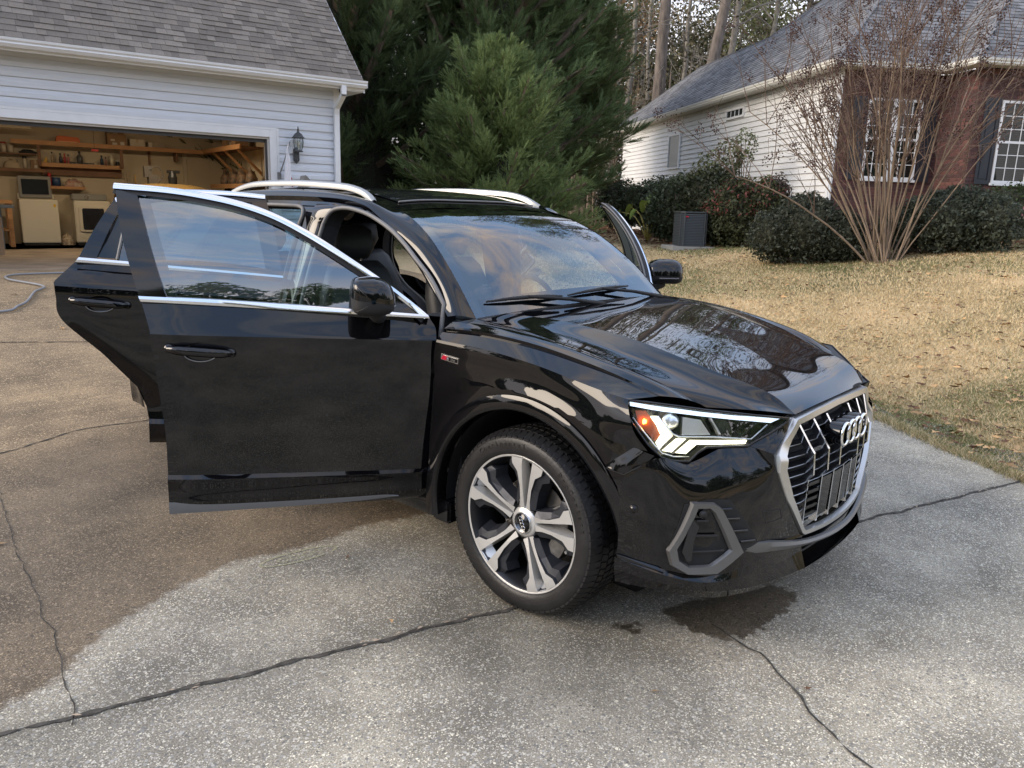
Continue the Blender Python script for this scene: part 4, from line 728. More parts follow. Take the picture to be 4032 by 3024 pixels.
# windows in the white wall
def side_window(y0, y1, z0, z1, kind):
    w = empty('window'); w.parent = house; mb = MB(); t_ = .05
    mb.box((-.065, y0 - t_, z0 - t_), (-.017, y1 + t_, z0)); mb.box((-.065, y0 - t_, z1), (-.017, y1 + t_, z1 + t_)); mb.box((-.065, y0 - t_, z0), (-.017, y0, z1)); mb.box((-.065, y1, z0), (-.017, y1 + t_, z1))
    mb.out('frame', TRM, w); box('pane', (-.040, y0, z0), (-.020, y1, z1), mat('blinded_pane', (.23, .25, .24), .3) if kind == 'tall' else mat('dark_pane', (.02, .025, .03), .1), w)
    if kind == 'vent':
        mu = MB(); [mu.box((-.050, y0 + (y1 - y0) * q / 4 - .012, z0), (-.041, y0 + (y1 - y0) * q / 4 + .012, z1)) for q in (1, 2, 3)]; mu.out('muntin', TRM, w)
    if kind == 'low': box('meeting_rail', (-.052, y0, (z0 + z1) / 2 - .02), (-.041, y1, (z0 + z1) / 2 + .02), TRM, w)
side_window(8.22, 9.08, 2.80, 3.70, 'tall'); side_window(4.10, 5.02, 3.83, 3.98, 'vent'); side_window(2.0, 2.6, 1.55, 2.15, 'low')
# roofs
PH = .83; OH = .30; RZ = HEV + .10
def RP(x, y, z): return Vector((x, y, z))
A0 = RP(-OH, -OH, RZ); FL = RP(-OH, LW + OH + .6, RZ); sh = 2.35; R1 = RP(-OH + sh, FL.y - sh, RZ + PH * sh); R2 = RP(-OH + sh, 7.6, RZ + PH * sh); ss_ = 5.4; R3 = RP(-OH + ss_, 7.6 - (ss_ - sh), RZ + PH * ss_); R4 = RP(-OH + ss_, -OH + ss_, RZ + PH * ss_)
RFM = mat('roof_felt_grey', (.10, .105, .115), .95)
hroof = mesh('roof', [A0, FL, R1, R2, R3, R4, RP(7, -OH, RZ), RP(7, R4.y, R4.z), RP(2.0, FL.y, RZ), RP(6, 7.6, R1.z), RP(8, 4.55, R3.z)], [(0, 5, 4, 3, 2, 1), (0, 6, 7, 5), (1, 2, 8), (2, 3, 9, 8), (3, 4, 10, 9)], RFM, house)
SH2 = [mat('slate_shingle_%d' % i, c, .92, vary=.12, vscale=60) for i, c in enumerate(((.135, .138, .145), (.175, .178, .185), (.105, .108, .116), (.20, .203, .21)))]
# left slope shingle courses
def clipL(p):
    x, y = p.x, p.y; h_ = x + OH
    if h_ > ss_ or y < -OH + h_: return False
    return (y < FL.y - h_ and h_ < sh) or (h_ >= sh and y < 7.6 - (h_ - sh))
nv = Vector((-PH, 0, 1)).normalized(); vv = Vector((1, 0, PH)).normalized()
itL = shingles(hroof, A0 + nv * .012, Vector((0, 1, 0)), vv, nv, FL.y - A0.y, 52, .13, .19, SH2, clipL, seed=5)
vv2 = Vector((0, 1, PH)).normalized(); nv2 = Vector((0, -PH, 1)).normalized()
def clipF(p): return p.x > -OH + (p.y + OH) - .02 and p.y + OH < 5.3
itF = shingles(hroof, A0 + nv2 * .012, Vector((1, 0, 0)), vv2, nv2, 6.0, 52, .13, .19, SH2, clipF, seed=6)
camH = HM.inverted() @ CAM
def sp(O, U, Vv, it): return O + U * ((it[1] + it[2]) / 2) + Vv * it[0] * .13
allS = [('L', it) for it in itL] + [('F', it) for it in itF]
def dS(k): O, U, V_ = (A0, Vector((0, 1, 0)), vv) if k[0] == 'L' else (A0, Vector((1, 0, 0)), vv2); return (sp(O, U, V_, k[1]) - camH).length
allS.sort(key=dS); mb = MB()
for i, (k_, it) in enumerate(allS):
    O, U, V_, n_ = (A0 + nv * .012, Vector((0, 1, 0)), vv, nv) if k_ == 'L' else (A0 + nv2 * .012, Vector((1, 0, 0)), vv2, nv2)
    v, f = shingle_geo(O, U, V_, n_, .13, it)
    if i < 298: c = v[0].copy(); mesh('shingle', [p - c for p in v], f, SH2[it[5] % 4], hroof, loc=c)
    else: mb.mi = it[5] % 4; mb.add(v, f)
mb.out('shingles', SH2, hroof, kind='stuff')
MB().tube([R1, R2], .05, 6).out('ridge_cap', SH2[2], hroof); MB().tube([FL, R1], .035, 6).out('hip_cap', SH2[2], hroof); MB().tube([A0 + Vector((0, 0, .01)), R4], .04, 6).out('hip_cap', SH2[1], hroof); MB().tube([R2, R3], .035, 6).out('hip_cap', SH2[2], hroof)
# bay roof
b0 = RP(SX - OH, SY - OH, RZ); bl_ = 4.2
broof = mesh('bay_roof', [b0, b0 + Vector((bl_, bl_, PH * bl_)), RP(SX - OH, 3.5, RZ), RP(SX + bl_ - OH, 7, RZ + PH * bl_), RP(SX + 8, SY - OH, RZ), RP(SX + 8, SY - OH + bl_, RZ + PH * bl_)], [(0, 1, 3, 2), (0, 4, 5, 1)], RFM, house)
mb = MB()
for it in shingles(broof, b0, Vector((0, 1, 0)), vv, nv, 4, 30, .13, .19, SH2, lambda p: p.y > b0.y + (p.x - b0.x), seed=8): mb.mi = it[5] % 4; mb.add(*shingle_geo(b0 + nv * .012, Vector((0, 1, 0)), vv, nv, .13, it))
for it in shingles(broof, b0, Vector((1, 0, 0)), vv2, nv2, 5, 30, .13, .19, SH2, lambda p: p.x > b0.x + (p.y - b0.y), seed=9): mb.mi = it[5] % 4; mb.add(*shingle_geo(b0 + nv2 * .012, Vector((1, 0, 0)), vv2, nv2, .13, it))
mb.out('shingles', SH2, broof, kind='stuff'); MB().tube([b0, b0 + Vector((bl_, bl_, PH * bl_))], .04, 6).out('hip_cap', SH2[1], broof)
# soffits, fascia, gutters
WSO = mat('house_soffit', (.55, .53, .47), .7); WGU = mat('cream_gutter', (.76, .76, .72), .4)
MB().box((-OH, -OH, HEV), (.0, FL.y, HEV + .012)).box((0, -OH, HEV), (SX - OH, .0, HEV + .012)).box((SX - OH, SY - OH, HEV + .013), (SX, 0, HEV + .025)).box((SX, SY - OH, HEV + .013), (SX + 6, SY, HEV + .025)).out('soffit', WSO, house)
def gutter(a, b_, nrm):
    a, b_, nrm = Vector(a), Vector(b_), Vector(nrm); pr = [(0, .0), (0, -.105), (.055, -.105), (.085, -.075), (.08, -.055), (.10, -.035), (.108, 0), (.095, 0), (.085, -.03), (.065, -.05), (.05, -.09), (.012, -.09)]
    k = len(pr); V = [a + nrm * o + Vector((0, 0, z_)) for o, z_ in pr] + [b_ + nrm * o + Vector((0, 0, z_)) for o, z_ in pr]
    return MB().add(V, [(i, (i + 1) % k, k + (i + 1) % k, k + i) for i in range(k)]).add(V[:k], [tuple(range(k))]).out('gutter', WGU, house)
zg = RZ + .005
gutter((-OH, FL.y, zg), (-OH, -OH - .1, zg), (-1, 0, 0)); gutter((-OH - .1, -OH, zg), (SX - OH - .12, -OH, zg), (0, -1, 0)); gutter((SX - OH, -OH + .2, zg), (SX - OH, SY - OH - .1, zg), (-1, 0, 0)); gutter((SX - OH - .1, SY - OH, zg), (SX + 6, SY - OH, zg), (0, -1, 0))
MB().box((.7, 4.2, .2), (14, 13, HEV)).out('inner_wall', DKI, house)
MB().box((-OH - .02, LW + .05, HEV - .12), (-OH + .1, LW + .2, HEV - .02)).out('security_light', BLK, house)
# ---- condenser unit
def gz(x, y): return ground_z(x, y)
ACP = Vector((-6.1, 11.47, 0)); ACP.z = gz(ACP.x, ACP.y)
ac = empty('air_conditioner', label='grey louvered outdoor air conditioner on a concrete pad among the shrubs', cat='air conditioner'); ac.matrix_world = frame(ACP, W1, W2, (0, 0, 1)) @ Matrix.Diagonal((.70, .70, .82, 1))
box('pad', (-.62, -.45, -.1), (.62, .55, .07), mat('pad_concrete', (.33, .33, .31), .9), ac)
ACM = mat('condenser_grey', (.06, .07, .075), .5); box('core', (-.34, -.34, .08), (.34, .34, .86), mat('coil_dark', (.03, .035, .04), .7), ac)
for i in range(20):
    z_ = .09 + i * .038; mb = MB(); P_ = [(-.385, -.30), (-.30, -.385), (.30, -.385), (.385, -.30), (.385, .30), (.30, .385), (-.30, .385), (-.385, .30)]
    mb.add([Vector((x, y, z_)) for x, y in P_] + [Vector((x * .94, y * .94, z_ + .03)) for x, y in P_], [(j, (j + 1) % 8, 8 + (j + 1) % 8, 8 + j) for j in range(8)]); mb.out('louver', ACM, ac)
MB().prism([(-.39, -.30), (-.30, -.39), (.30, -.39), (.39, -.30), (.39, .30), (.30, .39), (-.30, .39), (-.39, .30)], .86, .90).out('top_cover', ACM, ac, bevel=.01)
for x, y in ((-.385, -.30), (.385, -.30), (-.30, -.385), (.30, -.385)): box('corner_post', (x - .015, y - .015, .08), (x + .015, y + .015, .86), ACM, ac)
MB().prism([(-.29, .76), (-.20, .76), (-.20, .79), (-.29, .79)], 0, .004, frame((0, -.392, 0), (1, 0, 0), (0, 0, 1), (0, -1, 0))).out('red_emblem', mat('emblem_red', (.5, .02, .05), .4), ac)
# ---- gazing ball
bp_ = D_ = Vector((-.23, 12.09, 0)); bp_.z = gz(bp_.x, bp_.y)
gb = empty('gazing_ball', tuple(bp_), label='green glass gazing ball on a white fluted stand at the right edge', cat='garden ornament')
MB().lathe([(0, .38), (.125, .32), (.165, .22), (.165, .19), (.125, .09), (0, .03)][::-1], 28, Matrix.Translation((0, 0, .06))).out('globe', mat('green_mirror_glass', (.20, .30, .04), .08, .6, vary=.6, vscale=12), gb, smooth=True)
MB().lathe([(.0, 0), (.10, 0), (.07, .04), (.06, .08), (.13, .13), (.14, .14), (.0, .12)], 14).out('stand', mat('white_ceramic', (.6, .6, .58), .5), gb, smooth=True)
lg = [(-1.0, 12.3), (-.2, 12.4)]; mb = MB(); mb.tube([Vector((lg[0][0], lg[0][1], gz(*lg[0]) + .30)), Vector((-.55, 12.35, gz(-.55, 12.3) + .37)), Vector((-.15, 12.4, gz(-.15, 12.4) + .44))], [.05, .055, .04], 8)
mb.out('fallen_branch', mat('weathered_wood', (.22, .17, .12), .9, vary=.3, vscale=20), label='bare weathered log propped behind the green gazing ball', cat='log')
# ============================================================ vegetation
def dirs(n): v = RNG.normal(0, 1, (n, 3)); return v / np.linalg.norm(v, axis=1)[:, None]
def leaf_cloud(P, Nn, size, aspect=.55, rnd=.8):
    """one folded leaf (2 tris) at each P facing roughly along N"""
    n = len(P); a = dirs(n); nn = Nn + rnd * dirs(n); nn /= np.linalg.norm(nn, axis=1)[:, None]; t = np.cross(nn, a); t /= np.linalg.norm(t, axis=1)[:, None] + 1e-9; b = np.cross(nn, t); s = size * RNG.uniform(.6, 1.3, (n, 1))
    v = np.stack([P - t * s, P + b * s * aspect + nn * s * .15, P + t * s, P - b * s * aspect + nn * s * .15], 1).reshape(-1, 3)
    return v, np.arange(4 * n).reshape(-1, 4)
def blob_points(blobs, n, jitter=.17):
    """points near the surface of several ellipsoids, dropping those deep inside another"""
    vol = np.array([b[3] * b[4] * b[5] for b in blobs]) ** .67; idx = RNG.choice(len(blobs), n, p=vol / vol.sum()); B = np.array(blobs)[idx]; d = dirs(n)
    r = 1 - np.abs(RNG.normal(0, jitter, n)); fr = np.array([1 + .30 * noise.noise(Vector(tuple(B[i, :3] + d[i] * 3.6))) for i in range(n)])
    P = B[:, :3] + d * B[:, 3:6] * (r * fr)[:, None]; return P, d
def shrub(name, pos, blobs, n, size, mt, label, cat='shrub', group=None, aspect=.5, stems=5, tips=None, inner=(.03, .03, .02)):
    x, y = pos; z = gz(x, y); o = empty(name, (x, y, z), label=label, cat=cat, group=group); blobs = [[q * (.86 if x < -4.5 else 1) for q in b] for b in blobs]; P, d = blob_points(blobs, n); P = P[P[:, 2] > -.02]; d = d[:len(P)]
    v, f = leaf_cloud(P, d * [1, 1, .6] + [0, 0, .5], size, aspect); npmesh('foliage', v, f, mt, o, k=4)
    if tips: 
        m_, frac = tips; k = int(len(P) * frac); P2, d2 = blob_points(blobs, k * 2, .02); P2 = P2 * 1.03; keep = P2[:, 2] > np.percentile(P2[:, 2], 45); v, f = leaf_cloud(P2[keep], d2[keep] + [0, 0, .4], size * .9, aspect); npmesh('new_growth', v, f, m_, o, k=4, kind='stuff')
    mb = MB(); core = MB()
    for b in blobs:
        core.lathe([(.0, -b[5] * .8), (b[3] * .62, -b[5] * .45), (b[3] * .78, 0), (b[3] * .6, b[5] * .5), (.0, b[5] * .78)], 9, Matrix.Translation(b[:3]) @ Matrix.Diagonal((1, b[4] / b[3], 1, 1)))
        for i in range(stems):
            a = random.random() * 6.28; mb.tube(crom([(b[0] * .5 + random.gauss(0, .05), b[1] * .5 + random.gauss(0, .05), 0), (b[0] + .3 * b[3] * math.cos(a), b[1] + .3 * b[4] * math.sin(a), b[2] * .6), (b[0] + .8 * b[3] * math.cos(a), b[1] + .8 * b[4] * math.sin(a), b[2] + b[5] * .5)], 6), [.014, .013, .011, .009, .006, .004], 5)
    mb.out('stem', BARK, o); core.out('shaded_core', CSH, o, kind='stuff'); return o
BARK = mat('grey_brown_bark', (.16, .12, .09), .95, vary=.35, vscale=12, bump=.8, bscale=40, stretch=(1, 1, .25)); CSH = mat('core_shade', (.035, .036, .022), .98, vary=.5, vscale=30)  # solid dark cores: shade inside the foliage put into the colour
def lm_(n_, c, i=.45, r_=.55): return leafy(mat(n_, c, r_, island=i, spec=.3), .3)
LOR = lm_('loropetalum_leaf', (.085, .100, .070)); HOL = lm_('holly_leaf', (.058, .072, .038), .5, .4); PHO = lm_('photinia_leaf', (.078, .090, .045)); PHR = lm_('photinia_red_leaf', (.17, .045, .035)); NAN = lm_('nandina_leaf', (.10, .115, .055)); HDG = lm_('hedge_leaf', (.05, .075, .028)); TWG = lm_('bare_twig_tip', (.17, .12, .09))
def Bl(*a): return [list(map(float, b)) for b in a]
shrub('loropetalum_shrub', (-3.0, 9.75), Bl((0, 0, .50, .56, .6, .50), (-.50, -.1, .42, .50, .5, .45), (.42, .1, .42, .45, .5, .42), (-.2, .2, .80, .42, .4, .32)), 15000, .030, LOR, 'dark grey green spreading shrub left of the bare crepe myrtle stems', group='spreading shrubs around the bare stems')
shrub('loropetalum_shrub', (-1.32, 10.55), Bl((0, 0, .50, .58, .6, .48), (.55, .25, .48, .52, .5, .46), (-.5, -.1, .36, .42, .45, .36), (.2, .2, .72, .45, .45, .32)), 17000, .030, LOR, 'large dark grey green spreading shrub right of the bare crepe myrtle stems', group='spreading shrubs around the bare stems')
shrub('photinia_shrub', (-5.37, 12.0), Bl((0, 0, .75, .72, .6, .78), (.55, .1, .95, .55, .5, .62), (-.35, 0, .6, .5, .5, .6)), 11000, .042, PHO, 'leafy shrub with red tinted leaves beside the air conditioner', group='shrubs along the white wall', tips=(PHR, .05))
shrub('twiggy_shrub', (-4.85, 12.5), Bl((0, 0, 1.0, .42, .42, .62)), 2600, .034, TWG, 'brown twiggy shrub right of the red tinted one', group='shrubs along the white wall', stems=16)
shrub('holly_shrub', (-6.3, 12.55), Bl((0, 0, .95, .75, .65, .95), (.6, -.2, .9, .6, .5, .85), (-.6, .1, .8, .6, .5, .8)), 11000, .042, HOL, 'tall dark glossy shrub right behind the air conditioner', group='shrubs along the white wall')
shrub('holly_shrub', (-7.33, 13.15), Bl((0, 0, .9, .8, .7, .9), (.5, .1, 1.1, .6, .55, .7), (-.4, .1, .7, .6, .5, .7)), 9500, .042, HOL, 'dark glossy shrub left of the air conditioner', group='shrubs along the white wall')
shrub('round_holly_shrub', (-11.2, 16.6), Bl((0, 0, .98, .85, .8, .8), (.5, .2, .9, .6, .6, .6)), 8000, .045, HOL, 'rounded dark shrub farthest left beside the woods', group='shrubs along the white wall')
shrub('holly_shrub', (-9.24, 15.23), Bl((0, 0, 1.0, .9, .7, .8), (.8, .1, 1.05, .7, .6, .75)), 6000, .05, HOL, 'dull brownish shrub between the rounded one and the elephant ear', group='shrubs along the white wall')
nd = shrub('nandina_shrub', (-6.35, 12.75), Bl((0, 0, 1.75, .50, .40, .55), (.35, .1, 2.1, .38, .35, .5), (.75, .1, 2.35, .3, .3, .45), (-.35, 0, 1.6, .35, .3, .4)), 1500, .04, NAN, 'tall thin airy shrub against the white wall', group='shrubs along the white wall', stems=9)
for ch in list(nd.children):
    if ch.name.startswith('shaded'): bpy.data.objects.remove(ch)
shrub('boxwood_hedge', (-.2, 13.45), Bl((0, 0, .50, .9, .45, .54), (-.7, -.1, .45, .6, .4, .5), (.9, .3, .50, .8, .45, .54)), 11000, .028, HDG, 'clipped green hedge under the right hand window', cat='hedge')
shrub('flowering_shrub', (-.32, 12.6), Bl((0, 0, .42, .28, .25, .3)), 700, .03, lm_('pink_bloom', (.45, .22, .26)), 'small pink and white flowering plant above the gazing ball', cat='flowering plant', stems=4)
# elephant ear
px_, py_ = -8.3, 13.5; ee = empty('elephant_ear_plant', (px_, py_, gz(px_, py_)), label='yellow green elephant ear plant with big drooping leaves between the dark shrubs', cat='plant'); EAR = mat('elephant_ear_leaf', (.20, .26, .05), .4, vary=.3, vscale=5)
for i in range(8):
    a = i * 2.4 + .3; l = random.uniform(.45, .8); hgt = random.uniform(.5, 1.05); tip = Vector((l * math.cos(a), l * math.sin(a) * .6, hgt))
    st = MB().tube(crom([(0, 0, 0), tip * .45 + Vector((0, 0, .25)), tip], 7), [.018, .016, .014, .012, .01, .008, .006], 6).out('leaf_stalk', mat('pale_stalk', (.36, .30, .08), .5), ee, smooth=True)
    out_ = Vector((math.cos(a), math.sin(a) * .6, 0)).normalized(); sd2 = Vector((-out_.y, out_.x, 0)); dn = (out_ * .5 + Vector((0, 0, -.85))).normalized(); s_ = random.uniform(.20, .32)
    sh_ = [(-.25, .0), (-.35, .28), (0, .42), (.4, .34), (.8, .16), (1.05, 0)]; V = [tip + dn * (u * s_) + sd2 * (v_ * s_) + out_ * (abs(v_) * s_ * .3) for u, v_ in sh_] + [tip + dn * (u * s_) - sd2 * (v_ * s_) + out_ * (abs(v_) * s_ * .3) for u, v_ in sh_[1:-1]]
    mesh('leaf', V, [(0, 1, 2), (0, 2, 3), (0, 3, 4), (0, 4, 5), (0, 6, 7)[::-1], (0, 7, 8)[::-1], (0, 8, 9)[::-1], (0, 9, 5)[::-1]], EAR, ee)
# crepe myrtle: many slender stems fanning from one base, seed heads at the ends
mx_, my_ = -1.86, 9.84; cm = empty('crepe_myrtle', (mx_, my_, gz(mx_, my_)), label='bare multi stemmed crepe myrtle with dark seed heads in front of the brick house', cat='tree'); CMB = mat('tan_myrtle_bark', (.25, .185, .13), .85, vary=.3, vscale=10, stretch=(1, 1, .3)); CMT = mat('red_brown_twig', (.14, .095, .072), .9)
SDH = mat('dark_seed_head', (.055, .032, .028), .95, island=.4); tw = MB(); seedP = []
vr = Vector((.753, .657, 0)); vd = Vector((-.65, .75, 0))
def grow(mb, p, dr, L, r, lvl, n=7, curve=.1):
    P = [p.copy()]; d = dr.normalized()
    for i in range(n):
        d = (d + Vector((random.gauss(0, .05), random.gauss(0, .05), curve * -.05))).normalized(); P.append(P[-1] + d * L / n)
    mb.tube(P, [r * (1 - .55 * i / n) for i in range(n + 1)], 5 if lvl else 7, cap=False); return P, d
for i in range(44):
    a = random.gauss(-.04, .36); b_ = random.gauss(0, .3); a = max(-1.05, min(1.0, a)); d0 = (vr * math.tan(a * .75) + vd * math.tan(b_ * .6) + Vector((0, 0, 1))).normalized(); base = vr * (a * .30 + random.gauss(0, .04)) + vd * random.gauss(0, .10)
    L = random.uniform(2.6, 3.4) * (1 if abs(a) < .6 else .95); mb = MB(); P, d = grow(mb, Vector((base.x, base.y, -.03)), d0, L, random.uniform(.009, .018), 0, 9, .3 + abs(a)); mb.out('stem', CMB, cm, smooth=True)
    for k_ in range(random.randint(5, 8)):
        q = P[random.randint(4, 9)]; dd_ = (d0 * .9 + Vector((random.gauss(0, .38), random.gauss(0, .38), random.uniform(-.05, .3)))).normalized(); Q, e_ = grow(tw, q, dd_, random.uniform(.6, 1.5), .007, 1, 6, .6)
        for m_ in range(3):
            q2 = Q[random.randint(2, 6)]; S, e2 = grow(tw, q2, (dd_ + Vector((random.gauss(0, .5), random.gauss(0, .5), random.gauss(0, .3)))).normalized(), random.uniform(.25, .6), .0035, 1, 4, .5)
            if random.random() < .32: seedP.append(S[-1])
tw.out('twigs', CMT, cm, kind='stuff'); V = []; F = []; n_ = 0
for s_ in seedP:
    for j in range(random.randint(18, 34)):
        c = s_ + Vector((random.gauss(0, .042), random.gauss(0, .042), random.gauss(0, .05))); r_ = random.uniform(.009, .015)
        V += [c + Vector((r_, 0, 0)), c + Vector((-r_, 0, 0)), c + Vector((0, r_, 0)), c + Vector((0, -r_, 0)), c + Vector((0, 0, r_)), c + Vector((0, 0, -r_))]; F += [tuple(n_ + q for q in t) for t in ((0, 2, 4), (2, 1, 4), (1, 3, 4), (3, 0, 4), (2, 0, 5), (1, 2, 5), (3, 1, 5), (0, 3, 5))]; n_ += 6
npmesh('seed_heads', np.array([tuple(v) for v in V]), np.array(F), SDH, cm, kind='stuff')
# ---- Leyland cypresses: trunk, upswept branches, feathery sprays
def spray_template():
    """flat feathery frond of narrow triangles, about 1 long"""
    T = []
    def barb(p, d, l, w, lv):
        d = np.array(d, float); d /= np.linalg.norm(d); s = np.array([-d[1], d[0], 0]) * w; e = p + d * l; T.append([p - s, p + s, e])
        if lv:
            for k in range(1, 6):
                q = p + d * l * k / 6.2
                for sg in (-1, 1):
                    a = .62 * sg; dd = np.array([d[0] * math.cos(a) - d[1] * math.sin(a), d[0] * math.sin(a) + d[1] * math.cos(a), .12]); barb(q, dd, l * (.42 - .045 * k), w * .75, 0)
    barb(np.zeros(3), (1, 0, 0), 1.0, .05, 1); return np.array(T)   # (11,3,3)
SPR = spray_template()
def place_sprays(P, D, S, roll):
    n = len(P); X = D / np.linalg.norm(D, axis=1)[:, None]; up = dirs(n) * .5 + [0, 0, 1]; Y = np.cross(up, X); Y /= np.linalg.norm(Y, axis=1)[:, None]; Z = np.cross(X, Y)
    c, s = np.cos(roll)[:, None], np.sin(roll)[:, None]; Y2 = Y * c + Z * s; Z2 = Z * c - Y * s; T = SPR.reshape(-1, 3)
    V = P[:, None, :] + (T[None, :, 0:1] * X[:, None, :] + T[None, :, 1:2] * Y2[:, None, :] + T[None, :, 2:3] * Z2[:, None, :]) * S[:, None, None]
    return V.reshape(-1, 3)
def cypress(pos, H, Rb, nbr, nspr, ssize, mt, label, z0=.15, peak=.5, open_=.0, seed=0, lean=(0, 0), shape=1.0, low=0.0):
    rr = np.random.default_rng(seed); x, y = pos; z = gz(x, y); o = empty('leyland_cypress', (x, y, z), label=label, cat='tree', group='leyland cypresses behind the garage')
    MB().tube([Vector((lean[0] * t, lean[1] * t, H * .96 * t - .1)) for t in (0, .25, .5, .75, 1)], [Rb * .07, Rb * .055, Rb * .04, Rb * .02, .01], 8).out('trunk', BARK, o, smooth=True)
    br = MB(); Ps = []; Ds = []
    for i in range(nbr):
        t = rr.random() ** .85; h = z0 + (H - z0) * t; R_ = Rb * (1 - t) ** shape * (1 if t > .12 else .8 + 1.6 * t) * (rr.uniform(.58, 1.18) + (.35 * max(0, noise.noise(Vector((t * 5, i * .37, seed)))))); R_ = max(R_, .15); az = i * 2.39996 + rr.normal(0, .3); el = R(rr.uniform(4, 30) + 34 * t - low * (1 - t)); d = np.array([math.cos(az), math.sin(az), math.tan(el)]); L = R_
        p0 = np.array([lean[0] * h / H, lean[1] * h / H, h - L * .22]); pts = []
        for s_ in np.linspace(0, 1, 7): pts.append(p0 + np.array([d[0], d[1], 0]) * L * s_ + np.array([0, 0, d[2] * L * (s_ * .35 + .65 * s_ ** 2.0)]))
        if i % 2 == 0: br.tube([Vector(q) for q in pts], [max(.045 * R_ * (1 - .8 * k / 6), .006) for k in range(7)], 4, cap=False)
        ns = int(nspr / nbr * (.5 + R_ / Rb)); s_ = rr.uniform(.30, 1.0, ns) ** .75; q = np.stack([np.interp(s_, np.linspace(0, 1, 7), np.array(pts)[:, k]) for k in range(3)], 1)
        side = rr.normal(0, 1, (ns, 3)) * [1, 1, .8]; spread = (.30 * (1.12 - s_) + .06)[:, None] * min(L, 1.6); Ps.append(q + side * spread * .42); dd = np.array([d[0], d[1], 0])[None, :] * 1.0 + side * .55 + np.array([0, 0, 1])[None, :] * (.45 + .55 * s_)[:, None]; Ds.append(dd)
    br.out('branches', BARK, o, kind='stuff'); MB().lathe([(.0, z0)] + [(Rb * .33 * (1 - t) ** shape, z0 + (H - z0) * t) for t in np.linspace(.03, .93, 9)], 9).out('shaded_core', CSH, o, kind='stuff'); P = np.concatenate(Ps); D = np.concatenate(Ds); S = ssize * rr.uniform(.6, 1.25, len(P)); V = place_sprays(P, D, S, rr.uniform(-.8, .8, len(P)))  # inner cone is solid, painted dark as the shade inside the crown
    npmesh('crown', V, np.arange(len(V)).reshape(-1, 3), mt, o); return o
CY1 = leafy(mat('cypress_green', (.18, .235, .095), .65, island=.4, spec=.25)); CY2 = leafy(mat('cypress_deep_green', (.155, .215, .095), .7, island=.4, spec=.25))
cypress((-9.9, 9.7), 4.0, 2.35, 380, 64000, .16, CY1, 'smaller bright green cypress in front, its tip halfway up the dark ones', seed=2, shape=.72, z0=.1, low=12)
cypress((-14.6, 9.3), 13.5, 4.1, 420, 44000, .34, CY2, 'tall dark cypress at the left partly behind the garage roof', seed=3, shape=.62, z0=.4)
cypress((-13.0, 12.6), 13.0, 3.5, 420, 42000, .33, CY2, 'tall cypress in the middle behind the smaller bright one', seed=4, shape=.62, z0=.5)
cypress((-13.0, 15.7), 12.5, 2.2, 380, 34000, .32, CY1, 'tall cypress on the right whose branches reach toward the bare woods', seed=5, shape=.55, z0=1.6)
# ---- woods behind: pines and bare trees
PIN = mat('pine_bark', (.145, .122, .105), .95, vary=.4, vscale=9, bump=1.0, bscale=25, stretch=(1, 1, .3)); PNL = lm_('pine_needles', (.13, .145, .065), .45, .7); GRB = mat('grey_bare_bark', (.23, .21, .18), .95, vary=.3, vscale=8); UND = mat('undergrowth_twigs', (.30, .24, .185), .95, island=.4); OLV = lm_('olive_leaf', (.19, .165, .09), .5, .8); RST = lm_('rusty_leaf', (.24, .16, .09), .5, .8)
def bare_branches(mb, p, d, L, r, lv, tips):
    n = 5; P = [p]; dd_ = d.copy()
    for i in range(n):
        dd_ = (dd_ + Vector((random.gauss(0, .14), random.gauss(0, .14), random.gauss(.03, .1)))).normalized(); P.append(P[-1] + dd_ * L / n)
    mb.tube(P, [max(r * (1 - .6 * i / n), .008) for i in range(n + 1)], 4 if lv else 6, cap=False)
    if lv >= 3: tips.append(P[-1]); return
    for k in range(3 if lv else 5): q = P[random.randint(2, n)]; bare_branches(mb, q, (dd_ + Vector((random.gauss(0, .6), random.gauss(0, .6), random.gauss(.1, .35)))).normalized(), L * random.uniform(.45, .7), r * .45, lv + 1, tips)
def wood_tree(kind, x, y, H, r, label, seed, lean=(0, 0)):
    random.seed(seed); z = gz(x, y) if abs(x) < 60 else .9; nm = {'pine': 'pine_tree', 'bare': 'bare_tree', 'leafy': 'olive_leaved_tree'}[kind]; o = empty(nm, (x, y, z), label=label, cat='tree', group='trees of the woods behind the houses'); mb = MB()
    P = [Vector((lean[0] * t + random.gauss(0, .04), lean[1] * t + random.gauss(0, .04), H * t - .1)) for t in np.linspace(0, 1, 8)]; mb.tube(P, [r * (1 - .7 * i / 7) for i in range(8)], 9); mb.out('trunk', {'pine': PIN, 'bare': GRB, 'leafy': GRB}[kind], o, smooth=True)
    br = MB(); tips = []
    for k in range({'pine': 16, 'bare': 11, 'leafy': 12}[kind]):
        t = random.uniform(.66 if H > 15 else .42 if kind == 'pine' else .22, 1.0); q = Vector((lean[0] * t, lean[1] * t, H * t)); a = random.random() * 6.28; bare_branches(br, q, Vector((math.cos(a), math.sin(a), random.uniform(.1, .7) if kind != 'pine' else random.uniform(-.1, .35))).normalized(), random.uniform(.14, .24) * H * (1.25 - .6 * t), r * .22, 1, tips)
    br.out('branches', {'pine': PIN, 'bare': GRB, 'leafy': GRB}[kind], o, kind='stuff')
    if kind != 'bare':
        T = np.array([tuple(t_) for t_ in tips]); n = (1500 if 't_big' in globals() and t_big else 3600) if kind == 'pine' else 2800; P = T[RNG.integers(0, len(T), n)] + RNG.normal(0, .38 if kind == 'pine' else .5, (n, 3)); v, f = leaf_cloud(P, dirs(n), .17 if kind == 'pine' else .085, .22 if kind == 'pine' else .6); npmesh('crown', v, f, PNL if kind == 'pine' else random.choice([OLV, OLV, RST]), o, k=4)
    return o
st0 = random.getstate()
